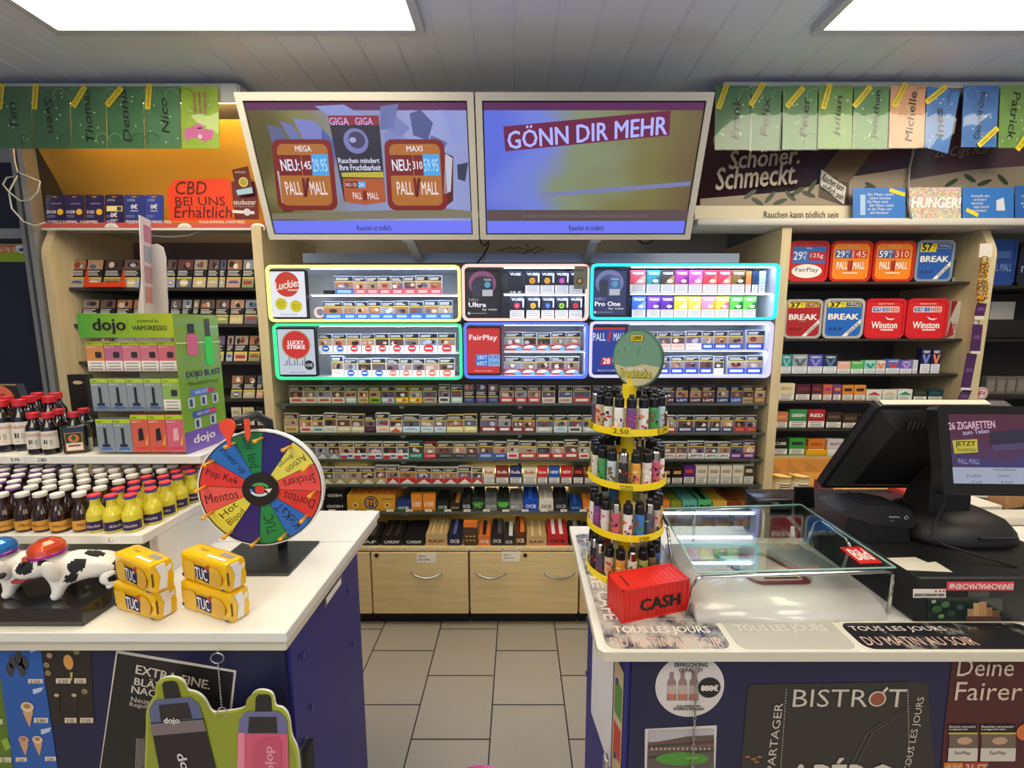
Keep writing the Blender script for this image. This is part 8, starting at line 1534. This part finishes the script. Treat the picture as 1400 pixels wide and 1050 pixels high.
b = MB(); b.face((0, DY0 - .001, 0)); b.prect(1323, 1352, 808, 816, M('#5a5a5c', 0.3, 0.6), 1); b.build('catch', cd)
b = MB(); a_ = P(1393, 812, .84); b.bbox(DX1 + .004, DX1 + .20, .846, 1.0, ZR + .0012, ZR + .085, .002, M('#1a1a1e', 0.4), 1, False); b.face((DX1 + .004, .8455, ZR)); b.rect(.0, .05, .02, .08, M('#5a8ac0'), 1); b.rect(.004, .03, .03, .06, M('#e0e4ea'), 2); b.build('card_box', loc=(DX1 + .1, .9, ZR), label='dark box with a blue and white front beside the cash drawer, right edge', cat='box')
# till base on the drawer
tl = thing('till_stand', 'black domed till base with a slanted monitor arm on the cash drawer', 'till stand', (1.12, 1.05, DZ))
b = MB(); vs = []; nx = 24
for j, (s, z) in enumerate(((1.0, 0), (1.0, .012), (.96, .03), (.84, .05), (.62, .064), (.35, .070), (0.02, .071))):
    for i in range(nx):
        a = 2 * math.pi * i / nx; c_, s_ = math.cos(a), math.sin(a); k_ = (abs(c_) ** 3 + abs(s_) ** 3) ** (-1 / 3); vs.append((1.115 + .135 * s * c_ * k_, 1.06 + .105 * s * s_ * k_, DZ + .0008 + z))
b.add(vs, [(j * nx + i, j * nx + (i + 1) % nx, (j + 1) * nx + (i + 1) % nx, (j + 1) * nx + i) for j in range(6) for i in range(nx)] + [tuple(reversed(range(nx)))], M('#17171a', 0.5), True); b.build('base', tl)
b = MB(); b.box(1.10, 1.19, .952, .9605, DZ + .026, DZ + .031, INK); b.build('slot', tl)
b = MB(); b.face((0.0, 0, 0), (0, -1, 0), (0, 0, 1)); b.ext([(-1.10, DZ + .05), (-1.02, DZ + .05), (-1.025, 1.17), (-1.03, 1.20), (-1.045, 1.20), (-1.085, 1.13)], -1.14, -1.035, M('#131316', 0.5)); b.build('arm', tl)
b = MB(); b.tube([P(x, y, yy) for x, y, yy in ((1296, 655, .93), (1290, 690, .935), (1278, 716, .945), (1274, 735, .93), (1290, 745, .92), (1340, 760, .90), (1390, 775, .88))], .003, INK, 6); b.build('cable', loc=(1.1, .95, DZ), label='black cable running from the customer display down to the cash drawer', cat='cable')
b = MB(); b.tube([P(x, y, yy) for x, y, yy in ((1160, 672, 1.12), (1166, 684, 1.12), (1176, 696, 1.11), (1190, 704, 1.09), (1198, 712, 1.06))], [.0035, .0035, .004, .007, .006], INK, 8); b.build('plug_cable', loc=P(1166, 684, 1.12), label='thick black cable with a plug under the slanted monitor', cat='cable')
# operator monitor seen from behind
om = thing('monitor', 'black operator monitor seen from behind, tilted, on the till', 'monitor', (1.02, 1.08, 1.2))
T_, B_ = Vector((0, 1.0, 1.366)), Vector((0, 1.165, 1.098)); up = (T_ - B_).normalized(); nrm = Vector((1, 0, 0)).cross(up); LM = (T_ - B_).length
b = MB(); b.face((0.862, B_.y, B_.z), (1, 0, 0), up); WM = 0.33
b.ext(rr(0, WM, 0, LM, .012, 3), -.018, 0, M('#1b1b1e', 0.4)); b.ext(rr(0, WM, 0, LM, .012, 3), -.0225, -.0182, M('#0c0c10', 0.15)); b.build('screen_panel', om)
b = MB(); b.face((0.862, B_.y, B_.z), (1, 0, 0), up)
fr_ = [(.012, .012), (WM - .012, .012), (WM - .012, LM - .012), (.012, LM - .012)]; in_ = [(.045, .06), (WM - .045, .06), (WM - .045, LM - .05), (.045, LM - .05)]
A = [b.pt(x, z) for x, z in fr_]; C_ = [b.pt(x, z) + b.n * .034 for x, z in in_]; b.add(A + C_, [(0, 1, 5, 4), (1, 2, 6, 5), (2, 3, 7, 6), (3, 0, 4, 7), (4, 5, 6, 7)], M('#151517', 0.5))
b.build('back_cover', om)
b = MB(); b.face((0.862, B_.y, B_.z), (1, 0, 0), up)
for k in range(18): b.add([b.pt(.07 + .011 * k + dx, LM - .046 + dz * 1.0) + b.n * (.0345 if dz < -.0 else .0265 + .001) for dx, dz in ((0, -.001), (.005, -.001), (.005, .022), (0, .022))], [(0, 1, 2, 3)], M('#4a4a4c', 0.5))
b.build('vents', om)
b = MB(); b.face((0.862, B_.y, B_.z), (1, 0, 0), up); b.ext([(.012, LM + .0006), (WM - .06, LM + .0006), (WM - .06, LM + .003), (.012, LM + .003)], -.018, -.002, M('#c9c2ae', 0.5)); b.build('lit_edge_paint', om)  # pale strip paints the light falling on the black bezel's top edge
# customer display facing the viewer
cdp = thing('customer_display', 'black customer display showing a lit advert, facing the viewer on the till', 'customer display', (1.16, .95, 1.2))
T2, B2 = Vector((0, .935, 1.377)), Vector((0, .895, 1.185)); up2 = (T2 - B2).normalized(); L2 = (T2 - B2).length; W2 = .300
b = MB(); u2 = Vector((1, -.03, 0)).normalized(); b.face((0.938, B2.y, B2.z), u2, up2); b.ext(rr(0, W2, 0, L2, .008, 3), -.026, 0, M('#121214', 0.3, coat=0.3)); b.build('housing', cdp)
def cust(nt, b, N, L):
    tc = N('ShaderNodeTexCoord'); sp = N('ShaderNodeSeparateXYZ'); no = N('ShaderNodeTexNoise'); no.inputs['Scale'].default_value = 5; rp = N('ShaderNodeValToRGB'); ad = N('ShaderNodeMath'); ad.operation = 'MULTIPLY_ADD'; ad.inputs[1].default_value = 0.7
    L(tc.outputs['Generated'], no.inputs['Vector']); L(tc.outputs['Generated'], sp.inputs[0]); L(no.outputs['Fac'], ad.inputs[0]); L(sp.outputs[2], ad.inputs[2]); L(ad.outputs[0], rp.inputs[0])
    e = rp.color_ramp.elements; e[0].position = .35; e[0].color = hexc('#26408c'); e[1].position = 1.1 if False else 1.0; e[1].color = hexc('#5c2c44'); rp.color_ramp.elements.new(.7).color = hexc('#4a3c6c')
    b.inputs['Base Color'].default_value = (.01, .01, .01, 1); L(rp.outputs[0], b.inputs['Emission Color']); b.inputs['Emission Strength'].default_value = .75; b.inputs['Roughness'].default_value = .2
b = MB(); b.face(Vector((0.938, B2.y, B2.z)) , u2, up2); b.O = b.O + b.n * .0006
b.rect(.022, W2 - .01, .062, L2 - .018, node_mat('customer_advert', cust), 0); b.rect(.022, W2 - .01, .026, .0615, E('#a9aec4', .8), 0)
b.ptext('26 ZIGARETTEN', 1297, 1360, 576, 586, E('#d8b4c0', .9), 3, tilt=-3, bold=.02); b.ptext('zum Teilen', 1316, 1352, 587, 593, E('#c8c4e0', .9), 3, tilt=-3)
b.ppoly([(1302, 602), (1336, 600), (1337, 618), (1305, 620)], E('#c4b83c', .8), 2); b.ptext('JETZT', 1306, 1333, 603, 611, INK, 4, bold=.03); b.ptext('ZUGREIFEN', 1308, 1334, 613, 617, INK, 4)
b.ppoly([(1352, 590), (1400, 586), (1402, 604), (1354, 608)], E('#2a2444', .6), 2); b.ppoly([(1356, 608), (1410, 604), (1412, 612), (1358, 616)], E('#5a4a78', .6), 2)
b.ptext('PALL MALL', 1310, 1339, 627, 634, E('#8a9cd0', .9), 3); b.ptext('Herzlich willkommen', 1358, 1388, 640, 643, INK, 3); b.ptext('Zu zahlen:', 1321, 1342, 648, 652, M('#3a4a78'), 3); b.ptext('Gegeben:', 1363, 1382, 648, 652, M('#3a4a78'), 3); b.ptext('€ 0,00', 1328, 1342, 657, 661, M('#3a4a78'), 3); b.ptext('€ 0,00', 1368, 1384, 657, 661, M('#3a4a78'), 3)
b.text('posiflex', .22, .014, M('#c8c8c8'), h=.006, l=3, shear=.3, bold=.03); b.build('display', cdp)
b = MB(); b.bbox(1.05, 1.13, .936, 1.022, 1.19, 1.225, .003, BK, 1, False); b.build('mount', cdp)
# payment terminal on a stand, left on the drawer
pt = thing('payment_terminal', 'black card payment terminal lying on its cradle left of the till base', 'payment terminal', (0.88, 1.0, DZ))
BKT = M('#222226', 0.38)
b = MB(); b.face((0, 0, 0)); pf_ = [(.80, DZ + .040), (.98, DZ + .0015), (.985, DZ + .03), (.955, DZ + .062), (.90, DZ + .070), (.80, DZ + .052)]
def wedge(prof, y0, y1, m, ins=.01):
    k = len(prof); A = [Vector((x, y0, z)) for x, z in prof]; C = [Vector((x, y1, z)) for x, z in prof]
    b.add(A + C, [tuple(range(k)), tuple(reversed(range(k, 2 * k)))] + [((i + 1) % k, i, k + i, k + (i + 1) % k) for i in range(k)], m)
wedge([(.79, DZ + .085), (.80, DZ + .072), (.87, DZ + .050), (.965, DZ + .040), (.975, DZ + .052), (.955, DZ + .088), (.90, DZ + .098), (.84, DZ + .097)], .985, 1.07, BKT); b.build('body', pt)
b = MB(); wedge([(.86, DZ + .001), (.97, DZ + .001), (.96, DZ + .039), (.87, DZ + .049)], .99, 1.06, M('#101012', 0.5)); b.build('cradle', pt)
b = MB(); b.face((.905, .9848, DZ + .066)); b.text('VeriFone', 0.012, 0.004, M('#c8c8ca'), h=.005, l=1, bold=.03); b.text('V200c', .008, -.006, M('#a8a8aa'), h=.003, l=1); b.poly(ell(.042, .002, .005, .005, 12), M('#c8c8ca'), 1); b.poly(ell(.042, .002, .0035, .0035, 12), INK, 2); b.build('print', pt)
b = MB(); b.box(.85, .905, 1.0, 1.05, DZ + .0982, DZ + .102, M('#23242a', 0.3)); b.build('keypad', pt)
b = MB(); q = P(1240, 770, .92); b.face((q.x, .87, DZ + .0012), (1, .05, 0), (-.2, 1, 0)); b.ext([(-.05, 0), (.04, -.012), (.052, .03), (.03, .026), (.028, .05), (-.04, .05)], 0, .0008, M('#d9d2c2', 0.6)); b.build('receipt', loc=(q.x, .87, DZ), label='torn cream receipt lying on the cash drawer corner', cat='receipt')
b = MB(); b.face((.84, 1.07, 0), (1, .2, 0), (0, 0, 1))
b = MB(); b.add([(.845, 1.215, ZR + .0012), (.905, 1.215, ZR + .0012), (.90, 1.24, 1.07), (.845, 1.24, 1.07), (.845, 1.225, ZR + .0012), (.905, 1.225, ZR + .0012), (.90, 1.25, 1.07), (.845, 1.25, 1.07)], [(0, 1, 2, 3), (7, 6, 5, 4), (0, 3, 7, 4), (1, 5, 6, 2), (3, 2, 6, 7), (0, 4, 5, 1)], M('#101114', 0.3)); b.build('rack_panel', loc=(.875, 1.23, ZR), label='black upright panel between the glass display and payment terminal', cat='panel')

# --- rear desk behind the till with clutter
b = MB(); b.bbox(0.90, 2.9, 1.297, 1.62, ZR - .03, ZR - .002, .002, M('#231c20', 0.5), 1, False); b.box(0.95, 2.85, 1.31, 1.60, 0.02, ZR - .0305, M('#2b2a58', 0.5)); b.build('rear_desk', loc=(1.8, 1.45, 0), label='dark desk running behind the till on the right', cat='desk')
def bx_(name, px, py, yy, w_, d_, h_, col, label, rz=0, cat='box', r=.004):
    q = P(px, py, yy); b = MB(); b.bbox(-w_ / 2, w_ / 2, -d_ / 2, d_ / 2, 0, h_, r, M(col, 0.5), 1, False); b.build(name, loc=(q.x, yy, ZR - .0015), rot=(0, 0, rz), world=False, label=label, cat=cat)
bx_('paper_stack', 1180, 700, 1.40, .14, .10, .006, '#b8884c', 'brown envelope stack on the rear desk behind the terminal', .3, 'paper', .001)
bx_('notebook', 1225, 682, 1.50, .16, .10, .012, '#3a1c24', 'dark maroon folder on the rear desk behind the monitor', .1, 'folder', .002)
bx_('carton', 1362, 690, 1.48, .09, .10, .07, '#b98a5c', 'brown carton on the rear desk at right', .25)
bx_('carton', 1416, 694, 1.46, .07, .09, .08, '#a87848', 'darker brown carton cut by the right edge on the rear desk', -.1)
bx_('paper_stack', 1300, 692, 1.46, .22, .14, .025, '#d8d2c6', 'white paper stack on the rear desk under the customer display', .1, 'paper', .002)
bx_('paper_stack', 1390, 725, 1.33, .20, .06, .03, '#cfc8bc', 'white folded papers at the right edge beside the till base', 0, 'paper', .002)
b = MB(); q = P(1335, 680, 1.5); b.lathe([(.03, 0), (.03, .05), (.008, .05), (.008, .051)], 20, M('#e2ddd2', 0.5), c=(q.x, 1.5, ZR + .024)); b.build('receipt_roll', loc=(q.x, 1.5, ZR + .024), label='white receipt roll standing on the papers behind the customer display', cat='paper roll')
b = MB(); b.tube([P(1310, 685, 1.42) + Vector((0, 0, .01)), P(1345, 712, 1.33) + Vector((0, 0, .01))], .006, M('#d8b42c', 0.4), 8); b.build('pen', loc=P(1325, 698, 1.38), label='yellow pen leaning on the papers behind the till', cat='pen')
b = MB(); q = P(1246, 676, 1.55); b.bbox(q.x - .05, q.x + .05, 1.53, 1.60, ZR - .0015, ZR + .03, .006, M('#c0402c', 0.4)); b.build('box', loc=(q.x, 1.56, ZR), label='small red packet on the rear desk beyond the monitor', cat='box')

# ================================================================== RIGHT COUNTER FRONT
YF = 0.7828
def sticker(b):
    c = b.on(943, 938); r = abs(b.on(990, 938)[0] - c[0]); b.poly(ell(c[0], c[1], r * .97, r * .97, 40), M('#cfc8c4', 0.5), 3)
    b.ptext('ERFRISCHUNG', 922, 967, 905, 911, INK, 5, bold=.03); b.ptext('GEFÄLLT?', 928, 960, 911.5, 918, INK, 5, bold=.03)
    for x in (918, 933, 948):
        b.ppoly([(x - 6, 931), (x - 3, 926), (x - 3, 918), (x + 3, 918), (x + 3, 926), (x + 6, 931), (x + 7, 957), (x - 7, 957)], M('#8e7672', 0.5), 4); b.ppoly([(x - 6, 936), (x + 6, 936), (x + 6, 948), (x - 6, 948)], M('#b8a49c'), 5); b.ppoly([(x - 4, 948), (x + 4, 948), (x + 4, 956), (x - 4, 956)], M('#c06a58'), 5)
    cc = b.on(969, 939); b.poly(ell(cc[0], cc[1], r * .33, r * .33, 24), M('#1a1a1e'), 6); b.ptext('888€', 958, 981, 935, 943, W_, 8, bold=.04)
    b.ptext('KALORIENARM', 925, 957, 963, 966, INK, 5, bold=.03); b.ptext('VITAMINE & MINERALIEN', 920, 962, 966.5, 970, INK, 5, bold=.03)
b = MB(); b.face((0, YF, 0)); c = b.on(943, 938); r = abs(b.on(990, 938)[0] - c[0]); top = ZR - .0212
pts = [(x, min(z, top - 0.0)) for x, z in ell(c[0], c[1], r, r, 48)]; b.ext(pts, -.0004, .0, M('#e0dad6', 0.5)); sticker(b); b.build('round_sticker', loc=(c[0], YF, c[1]), label='round white drinks sticker with three bottles on the right counter front', cat='sticker')
def stadium(b):
    b.ppoly([(886, 998), (976, 996), (976, 1060), (884, 1060)], M('#5c5450', 0.5), 2); b.ppoly([(886, 998), (976, 996), (976, 1004), (940, 1006), (886, 1016)], M('#b0aab0'), 3)
    for k in range(5): b.ppoly([(886, 1014 + 5 * k), (976, 1008 + 4 * k), (976, 1010 + 4 * k), (886, 1016.4 + 5 * k)], M(('#7a4a4a', '#4a3c3a', '#8a5a54', '#6a5450', '#3c3634')[k]), 4)
    c = b.on(932, 1036); b.poly(ell(c[0], c[1], .055, .016, 24), M('#4f8a34'), 6); b.poly(ell(c[0] + .02, c[1] + .002, .014, .004, 14), M('#7ab04a'), 7)
    for k in range(14): b.ppoly([(890 + 6 * k, 1021), (892 + 6 * k, 1021), (892 + 6 * k, 1024), (890 + 6 * k, 1024)], M('#c8b8a8'), 6)
poster('stadium_photo', [(882, 997), (980, 992), (977, 1080), (881, 1080)], '#d2ccc4', 'photo of a football stadium on the right counter front', stadium, YF, 'photo')
def bistro(b):
    TX = M('#c9bfae', 0.5); b.ptext('BISTR', 1084, 1186, 942, 966, TX, 3, bold=-.005); b.ptext('T', 1214, 1238, 942, 966, TX, 3)
    c = b.on(1199, 955); b.poly(ell(c[0], c[1], .018, .0175, 24), TX, 3); b.poly(ell(c[0], c[1], .0145, .0145, 24), M('#8e4a34'), 4); b.ppoly([(1206, 944), (1212, 938), (1214, 941), (1208, 947)], TX, 4)
    for xx in (1074, 1240):
        for k in range(30): z = 942 + 3.6 * k; dx = (z - 942) * (-.07 if xx < 1100 else .02); b.ppoly([(xx + dx, z), (xx + 1.1 + dx, z), (xx + 1.1 + dx, z + 1.6), (xx + dx, z + 1.6)], TX, 3)
    b.text('À PARTAGER', *b.on(1056, 1018), TX, w=.195, h=.021, rot=88, l=3); b.text('TOUS LES JOURS', *b.on(1250, 1004), TX, w=.175, h=.018, rot=87, l=3)
    b.ptext('APÉRO', 1078, 1222, 1036, 1078, TX, 3, bold=.03)
    SW = M('#4a4440', 0.6)
    for off in (0, 7): b.ppoly([(1160 + off, 1050), (1185 + off, 1000), (1236 + off, 968), (1237 + off, 969), (1187 + off, 1001), (1162 + off, 1050)], SW, 2)
    for x, y in ((1022, 1034), (1030, 1037), (1038, 1034), (1034, 1041)): c = b.on(x, y); b.poly(ell(c[0], c[1], .006, .0035, 10), M('#8e5c3a'), 3)
bp = [(1022, 940), (1027, 936), (1262, 932), (1268, 936), (1281, 1090), (1010, 1090)]
poster('bistro_poster', bp, '#2a2827', 'dark chalkboard style poster reading BISTROT on the right counter front', bistro, YF)
def deine(b):
    TX = M('#c9b8a4', 0.5); b.ptext('Deine', 1309, 1386, 900, 924, TX, 3); b.ptext('Fairer Preis', 1306, 1484, 932, 957, TX, 3)
    for x0, x1 in ((1296, 1336), (1340, 1388)):
        b.ppoly([(x0, 990), (x1, 990), (x1, 1000), (x0, 1000)], M('#151214'), 3); b.ptext('Rauchen verursacht', x0 + 1, x1 - 3, 991, 994, W_, 4); b.ptext('Lungenkrebs', x0 + 1, x1 - 14, 995, 998, W_, 4); b.ppoly([(x0, 1001), (x1, 1001), (x1, 1003), (x0, 1003)], M('#c8b43a'), 3)
        b.ppoly([(x0 + 1, 1003), (x1, 1003), (x1, 1022), (x0 + 1, 1022)], M('#6a5a4e'), 3); c = b.on((x0 + x1) / 2 + 2, 1012); b.poly(ell(c[0], c[1], .016, .009, 14), M('#b89478'), 4); b.ppoly([(x0, 1022), (x1, 1022), (x1 - 1, 1040), (x0 - 1, 1040)], M('#c8c0b4'), 4); b.ptext('FairPlay', (x0 + x1) / 2 - 12, (x0 + x1) / 2 + 10, 1026, 1032, INK, 5)
    c = b.on(1402, 1000); b.poly(ell(c[0], c[1], .02, .02, 20), M('#c8683a'), 3)
    b.ppoly([(1290, 1042), (1316, 1042), (1316, 1070), (1288, 1070)], M('#c8742c'), 3); b.ptext('9,95', 1292, 1314, 1045, 1056, TX, 4, bold=.03); b.ppoly([(1317, 1042), (1350, 1041), (1350, 1070), (1316, 1070)], M('#a83a24'), 3); b.ptext('31 ST', 1319, 1348, 1044, 1056, TX, 4, bold=.03)
poster('advert_poster', [(1303, 895), (1480, 893), (1490, 1090), (1283, 1090), (1292, 985)], '#47151c', 'maroon poster reading Deine Fairer at the right end of the counter front', deine, YF)
b = MB(); A, B_ = P(953, 905, .775), P(946, 1070, .775)
n = 26
for k in range(n):
    c = A.lerp(B_, k / n); a = (k % 2) * math.pi / 2; L_ = (B_ - A).length / n * .68
    b.tube([c + Vector((.0026 * math.cos(t) * math.cos(a), .0026 * math.cos(t) * math.sin(a), L_ * math.sin(t))) for t in [rad(45 * i) for i in range(8)]], .0009, STEEL, 5, True)
b.build('chain', loc=A, label='thin metal chain hanging in front of the round sticker and stadium photo', cat='chain')

# --- things low down in the passage
q = Vector((P(660, 1045, .91).x, .80, P(660, 1045, .91).z - .004)); b = MB(); MG = M('#b0327e', 0.3)
b.lathe([(.082, -.22), (.104, 0), (.109, .004), (.112, 0), (.110, -.006), (.09, -.22)], 36, MG, c=(q.x, q.y, q.z), caps=False); b.lathe([(0, -.22), (.09, -.22)], 36, MG, c=(q.x, q.y, q.z), caps=False); b.tube([(q.x, q.y, q.z - .222), (q.x, q.y, .03)], .03, M('#8a2a66', .4), 16); b.lathe([(.12, .0), (.12, .012), (.03, .03)], 28, M('#8a2a66', .4), c=(q.x, q.y, .0005)); b.build('collection_bowl', loc=(q.x, q.y, 0), label='magenta bowl rim peeking up at the bottom of the passage', cat='bowl')
q = P(500, 1040, 0.78)
b = MB(); b.box(-0.464, -0.452, 0.80, 0.83, 0.40, P(500, 1022, .81).z, M('#18181a', 0.5)); b.box(-0.4655, -0.464, 0.80, 0.83, 0.40, 0.66, STEEL); b.build('door_stop', loc=(-0.458, .815, .4), label='black upright bracket at the lower end of the left counter side', cat='bracket')
b = MB(); b.face((0, 0, 0)); b.bbox(.186, .196, .80, .82, .5, P(799, 1034, .81).z, .003, STEEL, 2); b.build('bracket', loc=(.19, .81, .5), label='small silver bracket at the lower end of the right counter side', cat='bracket')
